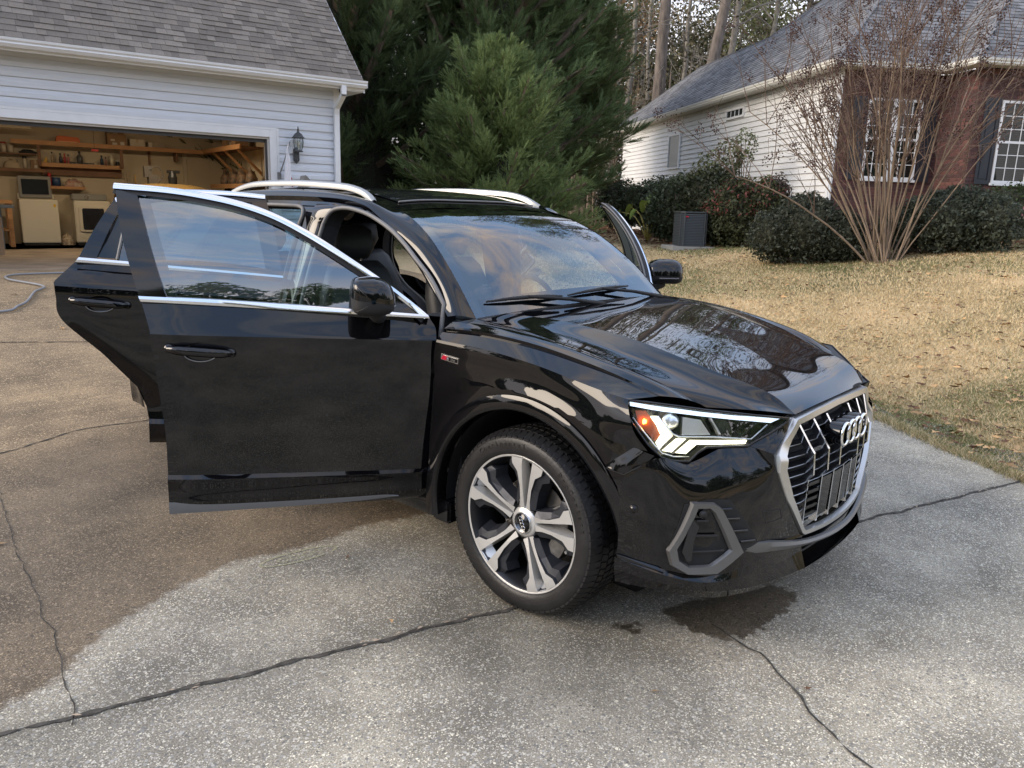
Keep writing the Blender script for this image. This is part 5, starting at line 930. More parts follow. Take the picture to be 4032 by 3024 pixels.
def at_view(px, depth): # px in the photo's width -> ground position at that depth, used only to lay out the woods
    l = (px - 2016) / 3077.5 * depth; return CAM.x + _d.x * depth + _r.x * l, CAM.y + _d.y * depth + _r.y * l
big = [('pine', 2520, 31, 16, .29, 'thick straight pine trunk just left of the neighbour roof', (0, 0)), ('pine', 2625, 30, 16, .27, 'thick pine trunk leaning right in front of the open sky', (1.6, 1.4)), ('bare', 2585, 33, 11, .14, 'thin pale bare trunk between the two thick pines', (.3, .2)), ('bare', 2740, 32, 10.5, .22, 'grey forked bare tree rising behind the neighbour roof edge', (.4, .3)), ('bare', 2830, 33, 11, .17, 'pale slender bare tree behind the middle of the neighbour roof', (.9, .8)), ('pine', 2990, 36, 12, .30, 'pine trunk rising behind the neighbour roof at its highest visible part', (.5, .4)), ('bare', 2400, 33, 12, .15, 'slender bare tree between the cypress and the first thick pine', (.2, .1)), ('bare', 2455, 37, 13, .13, 'thin bare tree close to the left side of the first thick pine', (.2, .3))]
for i, (k_, px, d_, H_, r_, lb, ln) in enumerate(big): x, y = at_view(px, d_); wood_tree(k_, x, y, H_, r_, lb, 100 + i, ln)
random.seed(55)
for i in range(36):
    px = 2100 + i * 40 + random.uniform(-25, 25); d_ = random.uniform(38, 52); x, y = at_view(px, d_); k_ = random.choice(['pine', 'leafy', 'leafy', 'bare', 'pine']); rs_ = random.getstate()
    wood_tree(k_, x, y, random.uniform(8.5, 12.5), random.uniform(.12, .22), {'pine': 'green pine standing farther back in the woods', 'leafy': 'olive brown tree standing farther back in the woods', 'bare': 'grey bare tree standing farther back in the woods'}[k_], 200 + i); random.setstate(rs_)
random.setstate(st0)
mb = MB()   # undergrowth: thin saplings too many to count
for i in range(900):
    px = random.uniform(2000, 3300); d_ = random.uniform(29, 50); x, y = at_view(px, d_); h_ = random.uniform(1.5, 6.5); l_ = random.gauss(0, .25); mb.tube([(x, y, .5), (x + l_ * .4, y + random.gauss(0, .1), .6 + h_ * .5), (x + l_, y + l_ * .6, .6 + h_)], [random.uniform(.012, .035), .012, .005], 4, cap=False)
mb.out('undergrowth_saplings', UND, kind='stuff', label='thicket of thin bare saplings at the edge of the woods')
n = 95000; px = RNG.uniform(1900, 3500, n); d_ = RNG.uniform(31, 56, n); l = (px - 2016) / 3077.5 * d_; zz = .6 + np.abs(RNG.normal(0, 4.6, n)); P = np.c_[CAM.x + _d.x * d_ + _r.x * l, CAM.y + _d.y * d_ + _r.y * l, zz]; v, f = leaf_cloud(P, dirs(n), .10, .5)
npmesh('undergrowth_leaves', v, f, mat('mixed_dull_leaf', (.20, .18, .105), .9, island=.6), k=4, kind='stuff', label='dull brown green undergrowth between the trunks of the woods')
# ---- trees on the street side, behind the photographer: seen as reflections in the paint
random.seed(77)
for i in range(34):
    a = R(-172 + i * 8.3 + random.uniform(-2, 2)) if i < 26 else R(-78 + (i - 26) * 10.5); d_ = random.uniform(30, 40); x, y = d_ * math.cos(a) + 1, d_ * math.sin(a) - 2; Hh = random.uniform(12.5, 17) if -1.5 < a < .25 else random.uniform(4.5, 7)
    o = empty('roadside_evergreen', (x, y, 0), label='dark evergreen in the tree line across the street', cat='tree', group='evergreens across the street'); MB().tube([(0, 0, 0), (0, 0, Hh)], [.2, .03], 6).out('trunk', BARK, o)
    P, dd_ = blob_points(Bl((0, 0, Hh * .28, 3.4, 3.4, Hh * .33), (0, 0, Hh * .60, 2.2, 2.2, Hh * .3), (.2, 0, Hh * .84, .8, .8, Hh * .18)), 3200, .2); v, f = leaf_cloud(P, dd_, .30, .5); npmesh('crown', v, f, CY2, o, k=4)
# ============================================================ the black suv
PAINT = mat('black_car_paint', (.0035, .0035, .0045), .02, spec=.5, coat=.1); GBK = mat('gloss_black_plastic', (.005, .005, .006), .06, spec=.6); SBK = mat('satin_black_plastic', (.018, .018, .020), .42); MBK = mat('matte_black_plastic', (.012, .012, .013), .7)
CHR = mat('satin_chrome', (.82, .83, .85), .16, 1.0); SIL = mat('satin_silver_trim', (.42, .43, .44), .34, .85); GRT = mat('graphite_trim', (.16, .165, .175), .42, .35); RUB = mat('tyre_rubber', (.009, .009, .010), .48, vary=.3, vscale=20, bump=.15, bscale=90); SEAL = mat('grey_door_seal', (.16, .155, .15), .5)
WSG = glass('windscreen_glass', (.44, .54, .57), 1, 1.5, f0=.16); DGL = glass('door_glass', (.42, .60, .66), 1, 1.5, f0=.20); PRG = mat('privacy_glass', (.01, .011, .013), .02, spec=.6); INT = mat('charcoal_upholstery', (.022, .022, .024), .8, vary=.2, vscale=40); LEA = mat('grey_leather', (.045, .046, .050), .5)
suv = empty('suv', label='glossy black suv with open doors and silver roof rails on the driveway', cat='car')
def both(name, rows, mt, crease=(), nu=40, nv=6, sides=(-1, 1), parent=None, auto=None, **kw):
    out = []
    for s in sides:
        mb = MB()
        for G in surf(rows, nu, nv, crease): mb.grid(mir(G, s))
        out.append(mb.out(name, mt, parent or suv, smooth=True, **kw))
    return out
# hood: rows given for +|y|, mirrored into one sheet
hc_ = [(-.39, 0, 1.083), (-.10, 0, 1.073), (.20, 0, 1.032), (.50, 0, .962), (.70, 0, .903), (.797, 0, .850)]
hm_ = [(-.388, .28, 1.083), (-.10, .27, 1.073), (.195, .25, 1.031), (.497, .22, .961), (.70, .2, .904), (.795, .185, .849)]
hp_ = [(-.385, .56, 1.083), (-.10, .53, 1.078), (.188, .47, 1.037), (.491, .44, .966), (.70, .405, .912), (.787, .362, .842)]
hv_ = [(-.38, .66, 1.074), (-.12, .645, 1.058), (.12, .605, 1.022), (.36, .56, .968), (.56, .525, .916), (.720, .505, .868)]
hs_ = [(-.375, .728, 1.073), (-.12, .725, 1.053), (.10, .713, 1.022), (.30, .693, .976), (.45, .665, .931), (.578, .62, .873)]
mb = MB()
rows = [[(x, -y, z) for x, y, z in r] for r in (hs_, hv_, hp_, hm_)] + [hc_] + [hm_, hp_, hv_, hs_]
for G in surf(rows, 60, 10, (2, 6)): mb.grid(G)
hood = mb.out('hood', PAINT, suv, smooth=True)
def crv_on(P, n=40): return crom(P, n)
# fenders
def O(r, dy, dz=0): return [(x, y + dy, z + dz) for x, y, z in r]
f0 = [(-.405, .735, 1.073), (-.12, .731, 1.053), (.10, .719, 1.022), (.30, .699, .976), (.45, .671, .932), (.578, .630, .880)]
f1 = [(-.455, .785, 1.068), (-.20, .78, 1.060), (.03, .768, 1.035), (.24, .745, .996), (.40, .72, .957), (.53, .69, .906)]
f2 = [(-.468, .84, 1.036), (-.25, .835, 1.046), (-.016, .82, 1.031), (.218, .80, .992), (.375, .78, .953), (.478, .758, .917)]
f2b = [(-.468, .838, 1.024), (-.25, .834, 1.034), (-.016, .819, 1.019), (.218, .80, .982), (.375, .781, .947), (.472, .765, .916)]
f3 = [(-.469, .850, 1.022), (-.25, .846, 1.030), (-.016, .832, 1.014), (.218, .811, .978), (.37, .793, .944), (.466, .776, .915)]
f4 = [(-.463, .886, .997), (-.188, .890, .993), (.048, .893, .974), (.208, .888, .948), (.33, .880, .927), (.420, .862, .912)]
f5 = [(-.468, .889, .975), (-.19, .893, .968), (.05, .896, .945), (.215, .894, .915), (.34, .890, .890), (.436, .880, .878)]
f6 = [(-.475, .890, .93), (-.20, .893, .92), (.05, .899, .905), (.22, .900, .868), (.36, .900, .835), (.468, .890, .815)]
f7 = [(-.478, .888, .86), (-.21, .898, .862), (.05, .910, .860), (.23, .910, .822), (.38, .905, .775), (.510, .868, .755)]
fen = both('front_fender', [f0, f1, f2, f2b, f3, f4, f5, f6, f7], PAINT, crease=(2, 3, 4, 5), nu=50, nv=6)
WCX, WCZ, RA = .005, .362, .438
def yside(x, z):
    r = math.hypot(x - WCX, z - WCZ); y = .888 + .024 * math.exp(-((max(r - .49, 0)) / .10) ** 2)
    if x > .36: y -= 1.4 * (x - .36) ** 2
    if z < .45 and x < -.3: y -= .0
    return y
for k, s in ((0, -1), (1, 1)):
    mb = MB(); G = []   # ring between the arch and the panel above, polar about the wheel
    for i in range(61):
        ph = R(191 - (191 - 41) * i / 60); c, sn = math.cos(ph), math.sin(ph); row = []
        rmax = 9
        # outer boundary: door shut line x=-.478, row f7 height, bumper seam
        xs_ = WCX + c * 2
        if c < -.01: rmax = min(rmax, (-.478 - WCX) / c)
        if sn > .05:
            for it in range(60):
                r_ = .44 + it * .01; x_ = WCX + c * r_; z_ = WCZ + sn * r_; zt = np.interp(x_, [p[0] for p in f7], [p[2] for p in f7])
                if z_ > zt: rmax = min(rmax, r_); break
        r1 = max(rmax, .492)
        for j in range(9): r_ = .492 + (r1 - .492) * j / 8; x_ = WCX + c * r_; z_ = WCZ + sn * r_; row.append(Vector((x_, s * yside(x_, z_), z_)))
        G.append(row)
    mb.grid(G); A_ = [G[-1][0], G[-1][3], G[-1][6], G[-1][8]]; B_ = [Vector((.449, s * .905, .669)), Vector((.475, s * .892, .690)), Vector((.505, s * .872, .712)), Vector((.530, s * .857, .742))]
    M_ = [(a + b_) / 2 + Vector((.003, s * .004, 0)) for a, b_ in zip(A_, B_)]
    for Gx in surf([A_, M_, B_], 16, 6): mb.grid(Gx)
    C_ = [Vector((WCX + math.cos(R(q)) * .490, s * yside(WCX + math.cos(R(q)) * .495, WCZ + math.sin(R(q)) * .495), WCZ + math.sin(R(q)) * .490)) for q in (41, 37, 33, 29)]; D2 = [Vector((.449, s * .905, .669)), Vector((.446, s * .909, .650)), Vector((.444, s * .911, .62)), Vector((.443, s * .912, .59))]
    mb.grid([C_, D2]); o = mb.out('fender_side', PAINT, fen[k], smooth=True)
    MB().tube([C_[0] + Vector((.002, 0, -.006)), D2[0] + Vector((0, s * .001, 0)), Vector((.475, s * .893, .690)), Vector((.505, s * .873, .712)), Vector((.535, s * .854, .733))], .0014, 5).out('panel_gap', MBK, o)
    mb = MB()   # wheel arch lip
    for pr in ([(.492, .006), (.478, .012), (.452, .014)], [(.452, .014), (RA, .010), (RA - .004, -.01), (RA - .002, -.05)]):
        G = []
        for i in range(81):
            ph = R(191 - (191 + 9) * i / 80); G.append([Vector((WCX + math.cos(ph) * r_, s * (yside(WCX + math.cos(ph) * .495, WCZ + math.sin(ph) * .495) + o_), WCZ + math.sin(ph) * r_)) for r_, o_ in pr])
        mb.grid(G)
    mb.out('wheel_arch_trim', PAINT, fen[k], smooth=True)
    mb = MB().lathe([(RA - .005, 0), (RA - .01, .42)], 40, frame((WCX, s * .86, WCZ), (1, 0, 0), (0, 0, 1), (0, -s, 0)), -7, 187); mb.lathe([(.0, .42), (RA, .42)], 40, frame((WCX, s * .86, WCZ), (1, 0, 0), (0, 0, 1), (0, -s, 0))); mb.out('arch_liner', MBK, fen[k], smooth=True)
# front sill piece behind the wheel
for s in (-1, 1): box('sill_end', (-.485, min(s * .80, s * .885), .235), (-.385, max(s * .80, s * .885), .33), GBK, suv, bevel=.01)
# bumper
bA = [(.448, .905, .668), (.535, .852, .733), (.595, .748, .708), (.66, .64, .752), (.715, .555, .752), (.790, .522, .733)]
bA2 = [(.446, .909, .645), (.548, .853, .69), (.625, .75, .685), (.69, .645, .71), (.74, .555, .715), (.793, .515, .70)]
bB = [(.442, .912, .60), (.558, .853, .62), (.655, .75, .625), (.722, .65, .635), (.765, .57, .65), (.803, .500, .655)]
bC = [(.446, .912, .50), (.577, .850, .50), (.677, .75, .50), (.747, .63, .50), (.792, .53, .51), (.823, .43, .53)]
bD = [(.446, .912, .42), (.586, .848, .40), (.690, .74, .395), (.760, .62, .395), (.80, .48, .40), (.833, .315, .395)]
bE = [(.444, .913, .385), (.588, .850, .362), (.690, .745, .335), (.763, .62, .345), (.806, .48, .375), (.838, .30, .388)]
bE2 = [(.440, .916, .378), (.590, .866, .350), (.697, .757, .318), (.768, .62, .318), (.814, .465, .322), (.842, .30, .330)]
bF = [(.440, .916, .335), (.590, .864, .318), (.700, .75, .285), (.776, .61, .272), (.824, .455, .268), (.862, .30, .268)]
bG = [(.440, .905, .285), (.582, .855, .285), (.690, .735, .252), (.765, .60, .246), (.815, .45, .245), (.852, .30, .250)]
bH = [(.40, .86, .28), (.54, .80, .28), (.65, .68, .25), (.70, .55, .245), (.72, .42, .245), (.74, .3, .25)]
mb = MB()
BR = [bA, bA2, bB, bC, bD, bE, bE2, bF, bG, bH]
for s in (-1, 1):
    for G in surf(BR, 50, 6, (4, 5, 6, 7, 8)): mb.grid(mir(G, s))
    nose = [[(.80, .405, .845), (.788, .375, .835)], [(.772, .46, .815), (.79, .45, .78)], [(.716, .556, .753), (.790, .523, .734)]]
    for G in surf([[p for p in r] for r in nose], 12, 6): mb.grid(mir(G, s))
# centre part below the grille
cen = [[(.838, .30, .388), (.858, .15, .382), (.863, 0, .380), (.858, -.15, .382), (.838, -.30, .388)], [(.832, .30, .345), (.852, .15, .338), (.857, 0, .336), (.852, -.15, .338), (.832, -.30, .345)]]
cen2 = [[(.862, .30, .268), (.876, .15, .270), (.881, 0, .272), (.876, -.15, .270), (.862, -.30, .268)], [(.852, .30, .250), (.868, .15, .254), (.873, 0, .257), (.868, -.15, .254), (.852, -.30, .250)], [(.70, .30, .25), (.70, .15, .25), (.70, 0, .25), (.70, -.15, .25), (.70, -.30, .25)]]
for G in surf(cen, 30, 4): mb.grid(G)
for G in surf(cen2, 30, 4, (1,)): mb.grid(G)
bumper = mb.out('front_bumper', PAINT, suv, smooth=True)
bvh = BVHTree.FromPolygons([v.co[:] for v in bumper.data.vertices], [p.vertices[:] for p in bumper.data.polygons])
def onb(y, z, off=.0):
    h = bvh.ray_cast(Vector((2, y, z)), Vector((-1, 0, 0)))
    if h[0] is None: return Vector((FBX(abs(y), z) + off, y, z))
    n = h[1] if h[1].x > 0 else -h[1]; return h[0] + n * off
def FBX(y, z): return np.interp(y, [.3, .48, .62, .74, .85, .912], [.845, .80, .76, .69, .58, .445])
def patch(name, poly, mt, parent, off0, off1, s=-1, sub=0, fn=onb, bevel=0, **kw):
    """polygon given as (|y|, z) laid on the bumper, with thickness off0..off1"""
    P = []
    for i, (y, z) in enumerate(poly):
        y2, z2 = poly[(i + 1) % len(poly)]; k = max(1, int(math.hypot(y2 - y, z2 - z) / .03))
        for j in range(k): P.append((y + (y2 - y) * j / k, z + (z2 - z) * j / k))
    A = [fn(s * y, z, off0) for y, z in P]; B = [fn(s * y, z, off1) for y, z in P]; n = len(P)
    mb = MB().add(A + B, [tuple(range(n)), tuple(range(n, 2 * n))] + [(i, (i + 1) % n, n + (i + 1) % n, n + i) for i in range(n)]); o = mb.out(name, mt, parent, bevel=bevel, **kw)
    bm = bmesh.new(); bm.from_mesh(o.data); bmesh.ops.triangulate(bm, faces=[f for f in bm.faces if len(f.verts) > 4]); bmesh.ops.recalc_face_normals(bm, faces=bm.faces); bm.to_mesh(o.data); bm.free(); return o
def ring(name, outer, inner, mt, parent, o0, o1, oin, s=-1, fn=onb, **kw):
    """frame between two outlines with the same count; face at o1, inner lip recessed to oin"""
    def dens(a, b_):
        P, Q = [], []
        for i in range(len(a)):
            k = 4
            for j in range(k): t = j / k; P.append((a[i][0] + (a[(i + 1) % len(a)][0] - a[i][0]) * t, a[i][1] + (a[(i + 1) % len(a)][1] - a[i][1]) * t)); Q.append((b_[i][0] + (b_[(i + 1) % len(a)][0] - b_[i][0]) * t, b_[i][1] + (b_[(i + 1) % len(a)][1] - b_[i][1]) * t))
        return P, Q
    P, Q = dens(outer, inner); n = len(P); mid = [((p[0] * .14 + q[0] * .86), (p[1] * .14 + q[1] * .86)) for p, q in zip(P, Q)]
    L0 = [fn(s * y, z, o0) for y, z in P]; L1 = [fn(s * (p[0] * .8 + q[0] * .2), p[1] * .8 + q[1] * .2, o1) for p, q in zip(P, Q)]; L2 = [fn(s * y, z, o1 * .8) for y, z in mid]; L3 = [fn(s * y, z, oin) for y, z in Q]
    mb = MB()
    for a, b_ in ((L0, L1), (L1, L2), (L2, L3)): mb.add(a + b_, [(i, (i + 1) % n, n + (i + 1) % n, n + i) for i in range(n)])
    return mb.out(name, mt, parent, **kw)
FO = [(.785, .594), (.723, .590), (.700, .570), (.625, .408), (.715, .342), (.799, .346), (.836, .378), (.844, .430)]; FI = [(.768, .570), (.741, .570), (.728, .555), (.678, .424), (.738, .378), (.794, .378), (.815, .400), (.820, .440)]
for s in (-1, 1):
    fv = patch('fog_vent', [(.80, .585), (.735, .60), (.672, .594), (.560, .428), (.63, .40), (.70, .36), (.80, .36), (.84, .44)], MBK, bumper, .001, .004, s)
    for (a, b_) in (((.775, .532), (.745, .531)), ((.785, .483), (.718, .479)), ((.792, .428), (.698, .425))):
        m_ = MB(); P = [onb(s * (a[0] + (b_[0] - a[0]) * t), a[1] + (b_[1] - a[1]) * t, .012) for t in (0, .5, 1)]; m_.tube(P, .0035, 6); m_.out('vent_slat', SBK, fv)
    for (a, b_) in (((.715, .565), (.672, .563)), ((.690, .53), (.645, .527)), ((.665, .485), (.615, .482)), ((.64, .445), (.585, .442))):
        m_ = MB(); m_.tube([onb(s * a[0], a[1], .010), onb(s * b_[0], b_[1], .012)], .004, 6); m_.out('vent_slat', GBK, fv)
    patch('vent_blade', [(.812, .43), (.80, .50), (.785, .535), (.772, .515), (.785, .47), (.79, .40), (.80, .395)], SBK, fv, .004, .020, s)
    ring('fog_frame', FO, FI, SIL if False else mat('gunmetal_frame', (.17, .172, .175), .42, .7), bumper, 0, .022, .006, s, auto=30)
    # parking sensors
    for (y, z, r_) in ((.757, .552, .012), (.893, .556, .013)):
        c = onb(s * y, z, .004 if y > .8 else .012); nn = (onb(s * (y - .01), z, 0) - onb(s * (y + .01), z, 0)).normalized(); z_ax = Vector((0, 0, 1)); fx = nn.cross(z_ax) * (1 if s < 0 else -1); fx = fx if fx.x > 0 else -fx
        MB().lathe([(0, .002), (r_ * .8, .002), (r_ * .85, 0), (r_, 0), (r_ * 1.15, .001), (r_ * 1.2, -.003)], 18, frame(c, nn, z_ax, fx)).out('parking_sensor', PAINT if y > .8 else SBK, bumper, smooth=True)
    # lower corner gloss blade
    patch('corner_flick', [(.912, .392), (.86, .364), (.858, .352), (.912, .378)], CHR if False else GBK, bumper, .002, .008, s)
# tow eye cover outline
tc_ = [(.552, .536), (.470, .528), (.455, .493), (.530, .490)]
ring('tow_cover', [(.554, .538), (.468, .530), (.452, .491), (.531, .487)], [(.551, .535), (.471, .5275), (.456, .4945), (.5295, .4905)], MBK, bumper, .0004, .0008, .0004)
# silver strip along the lower bumper
sp_ = [(.722, .668, .418), (.758, .60, .412), (.804, .49, .398), (.836, .36, .374), (.856, .25, .360), (.874, .12, .352), (.880, 0, .350)]
sp_ = sp_ + [(x, -y, z) for x, y, z in sp_[-2::-1]]; P = crom(sp_, 70); G = []
for p in P:
    wd_ = .011 + .010 * sstep(.25, .6, abs(p.y)); G.append([p + Vector((-.004, 0, wd_)), p + Vector((.008, 0, wd_ * .85)), p + Vector((.014, 0, 0)), p + Vector((.006, 0, -wd_)), p + Vector((-.01, 0, -wd_ - .002))])
MB().grid(G).out('bumper_strip', mat('gunmetal_frame', (.27, .275, .275), .38, .8), bumper, auto=40)
# lower intake
li = MB(); P1 = crom([(.800, .62, .335), (.835, .3, .335), (.85, 0, .33), (.835, -.3, .335), (.800, -.62, .335)], 30); P2 = [Vector((p.x - .03 + .02, p.y, .272)) for p in P1]
li.grid([[p + Vector((-.06, 0, .02)) for p in P1], [p + Vector((-.06, 0, -.01)) for p in P2]]); lo_ = li.out('lower_intake', MBK, bumper)
for zz in (.318, .298): MB().tube([Vector((p.x - .022, p.y * .93, zz)) for p in P1], .005, 6).out('intake_slat', SBK, lo_, smooth=True)
# ---- grille
def GX(y, z): return float(np.interp(z, [.36, .40, .55, .70, .80, .86], [.855, .862, .872, .868, .812, .79]) - .30 * y * y * np.interp(z, [.75, .82], [1, .25]))
def ong(y, z, off=0): return Vector((GX(y, z) + off, y, z))
gro = [(.380, .834), (.20, .842), (0, .846), (-.20, .842), (-.380, .834), (-.500, .725), (-.508, .665), (-.455, .560), (-.318, .398), (-.295, .386), (-.15, .378), (0, .376), (.15, .378), (.295, .386), (.318, .398), (.455, .560), (.508, .665), (.500, .725)]
gri = [(.345, .803), (.19, .811), (0, .815), (-.19, .811), (-.345, .803), (-.442, .712), (-.446, .665), (-.40, .560), (-.305, .425), (-.290, .410), (-.15, .402), (0, .400), (.15, .402), (.290, .410), (.305, .425), (.40, .560), (.446, .665), (.442, .712)]
grille = ring('grille', gro, gri, mat('brushed_silver_frame', (.62, .62, .61), .30, .85), suv, -.03, .012, -.010, 1, ong, auto=28)
mb = MB(); G = []
for i in range(25):
    z_ = .39 + .435 * i / 24; hw = np.interp(z_, [.385, .41, .56, .665, .712, .805, .84], [.29, .30, .405, .45, .445, .345, .33]); G.append([ong(hw * (2 * j / 24 - 1), z_, -.06) for j in range(25)])
mb.grid(G).out('grille_backing', MBK, grille, smooth=True)
for i in range(11):
    z_ = .435 + .0365 * i; hw = float(np.interp(z_, [.385, .41, .56, .665, .712, .805, .84], [.28, .295, .395, .44, .435, .335, .32])); P = [ong(hw * (2 * j / 16 - 1), z_, -.024) for j in range(17)]
    m_ = MB(); m_.grid([[p + Vector((-.034, 0, -.006)) for p in P], [p + Vector((0, 0, -.003)) for p in P], [p + Vector((.002, 0, .0)) for p in P], [p + Vector((0, 0, .003)) for p in P], [p + Vector((-.034, 0, .004)) for p in P]]); sl_ = m_.out('grille_slat', SBK, grille); MB().tube([p + Vector((.002, 0, .002)) for p in P], .0014, 4).out('slat_trim', SIL, sl_)
for yb in (-.30, -.20, -.10, 0., .10, .20, .30):
    pth = [(yb * 1.15, .806, .004), (yb * 1.02, .722, .008), (yb, .700, .008), (yb * .98, .618, .008), (yb * .97, .596, -.010), (yb * .97, .415, -.006)]
    if abs(yb) < .01: pth = pth[-3:]
    P = [ong(*p) for p in pth]; w_ = [.0065, .0065, .0065, .0065, .0045, .0045][-len(P):]; m_ = MB(); V = []
    for p, q in zip(P, w_): V += [p + Vector((-.028, -q * .6, 0)), p + Vector((0, -q, 0)), p + Vector((0, q, 0)), p + Vector((-.028, q * .6, 0))]
    m_.add(V, [(4 * i + j, 4 * i + j + 1, 4 * i + j + 5, 4 * i + j + 4) for i in range(len(P) - 1) for j in range(3)]); m_.out('grille_bar', CHR, grille)
for (y0, y1) in ((-.19, -.11), (-.09, -.01), (.01, .09), (.11, .19), ): MB().add([ong(y, z, o_) for o_ in (-.012, -.03) for y, z in ((y0, .43), (y1, .43), (y1, .583), (y0, .583))], [(0, 1, 2, 3), (0, 3, 7, 4), (1, 5, 6, 2), (3, 2, 6, 7)]).out('sensor_plate', GBK, grille)
for sgn in (-1, 1):
    for zz in (.45, .48, .51, .54, .57): MB().add([ong(sgn * y, z, o_) for o_ in (-.010, -.025) for y, z in ((.215, zz), (.285, zz), (.285, zz + .013), (.215, zz + .013))], [(0, 1, 2, 3), (0, 3, 7, 4), (1, 5, 6, 2), (3, 2, 6, 7), (0, 4, 5, 1)]).out('vent_bar', GBK, grille)
# four ring badge on a black pod
ex, ez, Rr, sp2 = .878, .736, .0415, .063
pod = MB()
for i in range(4): pod.lathe([(Rr + .001, -.06), (Rr + .001, -.006), (Rr - .004, -.002), (0, -.002)], 28, frame((ex, (i - 1.5) * sp2, ez), (0, 1, 0), (0, 0, 1), (1, 0, 0)))
badge = pod.out('badge', GBK, grille, auto=40)
for i in range(4):
    MB().tube([Vector((ex + .003 + (.001 if i % 2 else 0), (i - 1.5) * sp2 + Rr * math.cos(2 * math.pi * k / 36), ez + Rr * math.sin(2 * math.pi * k / 36))) for k in range(36)], .0062, 8, closed=True).out('badge_ring', mat('bright_chrome', (.9, .9, .9), .05, 1), grille, smooth=True)
text('badge_text', 'quattro', .021, frame(ong(-.252, .710, -.004) , Vector((-.12, -1, 0)).normalized() * -1, (0, 0, 1), Vector((1, -.12, 0)).normalized()), SIL, grille, depth=.0008)
# ---- headlights
_hy = [.37, .40, .46, .56, .68, .70, .78, .83, .86, .90]; _hx = [.835, .815, .78, .70, .624, .61, .548, .515, .44, .40]
def onh(y, z, off=0):
    a = abs(y); x = float(np.interp(a, _hy, _hx)) + (.8 - z) * .25; dx = (float(np.interp(a + .02, _hy, _hx)) - float(np.interp(a - .02, _hy, _hx))) / .04; n = Vector((1, -dx * (1 if y > 0 else -1), .25)).normalized(); return Vector((x, y, z)) + n * off
HO = [(.866, .897), (.857, .908), (.83, .907), (.764, .895), (.681, .879), (.547, .857), (.425, .840), (.456, .816), (.488, .795), (.54, .766), (.56, .752), (.691, .757), (.718, .741), (.746, .713), (.787, .716), (.824, .730), (.842, .768), (.862, .851)]
WHT = mat('daylight_strip', (.9, .9, .8), .4, emit=(1.0, .93, .62), estr=1.45); REF = mat('reflector_chrome', (.92, .93, .95), .34, 1.0); AMB = mat('amber_reflector', (.42, .12, .06), .25, island=0); AML = mat('amber_bulb', (1, .45, .05), .3, emit=(1.0, .42, .04), estr=9.0); BLU = mat('glowing_chrome', (.65, .74, .85), .25, emit=(.72, .86, 1.0), estr=.75)  # BLU paints a glow onto the chrome strip, which is no lamp
for s in (-1, 1):
    hl = patch('headlight', HO, GBK, suv, -.07, -.045, s, fn=onh)
    rimp = [onh(s * y, z, .001) for y, z in HO]; mb = MB(); mb.tube(rimp, .0045, 6, closed=True); mb.out('headlight_seal', GBK, hl, smooth=True)
    side = MB(); A = [onh(s * y, z, .0) for y, z in HO]; B = [onh(s * y * 1.0, z, -.07) for y, z in HO]; n = len(A); side.add(A + B, [(i, (i + 1) % n, n + (i + 1) % n, n + i) for i in range(n)]); side.out('housing', SBK, hl)
    pt = lambda nm, P_, m_, a, b_: patch(nm, P_, m_, hl, a, b_, s, fn=onh)
    pt('chrome_top_strip', [(.857, .901), (.792, .892), (.691, .873), (.577, .854), (.45, .840), (.482, .827), (.579, .840), (.693, .859), (.794, .877), (.857, .889)], BLU, -.022, -.010)  # chrome strip along the top, its brightness painted in as emission
    pt('amber_reflector', [(.852, .874), (.839, .876), (.833, .855), (.809, .802), (.833, .780), (.851, .835)], AMB, -.030, -.018)
    c = onh(s * .843, .842, -.012); MB().lathe([(0, .010), (.006, .007), (.009, 0)], 14, frame(c, (0, 1, 0), (0, 0, 1), (1, 0, 0))).out('indicator_bulb', AML, hl, smooth=True)
    pt('running_light', [(.834, .861), (.815, .863), (.777, .797), (.806, .772), (.826, .755), (.832, .776), (.809, .801)], WHT, -.022, -.010)
    pt('running_light', [(.766, .787), (.741, .786), (.787, .744), (.812, .750)], WHT, -.022, -.010)
    pt('running_light', [(.728, .781), (.555, .771), (.562, .759), (.715, .766), (.748, .737), (.774, .741)], WHT, -.022, -.010)
    MB().lathe([(.0, .022), (.016, .018), (.026, .006), (.028, 0), (.032, 0), (.032, -.02)], 24, frame(onh(s * .762, .841, -.045), (0, 1, 0), (0, 0, 1), (1, 0, 0))).out('projector_lens', REF, hl, smooth=True)
    pt('reflector_cell', [(.735, .856), (.684, .845), (.659, .794), (.745, .797)], REF, -.046, -.030); pt('reflector_cell', [(.655, .845), (.60, .838), (.585, .80), (.640, .798)], mat('dark_reflector', (.10, .11, .12), .1, 1), -.046, -.034)
    pt('chrome_divider', [(.660, .850), (.655, .850), (.632, .795), (.640, .795)], REF, -.03, -.015)
    mb = MB(); mb.tube([onh(s * y, z, -.008) for y, z in ((.815, .863), (.776, .803), (.762, .794), (.662, .789), (.545, .774), (.492, .821))], .0028, 6); mb.out('chrome_line', REF, hl, smooth=True)
    mb = MB(); mb.tube([onh(s * y, z, -.006) for y, z in ((.856, .852), (.834, .769), (.82, .743), (.785, .730), (.742, .727))], .003, 6); mb.out('chrome_line', REF, hl, smooth=True)
    L = patch('lens', HO, glass('headlight_lens', (.96, .97, .98), 1, 1.3), hl, .0, .003, s, fn=onh)
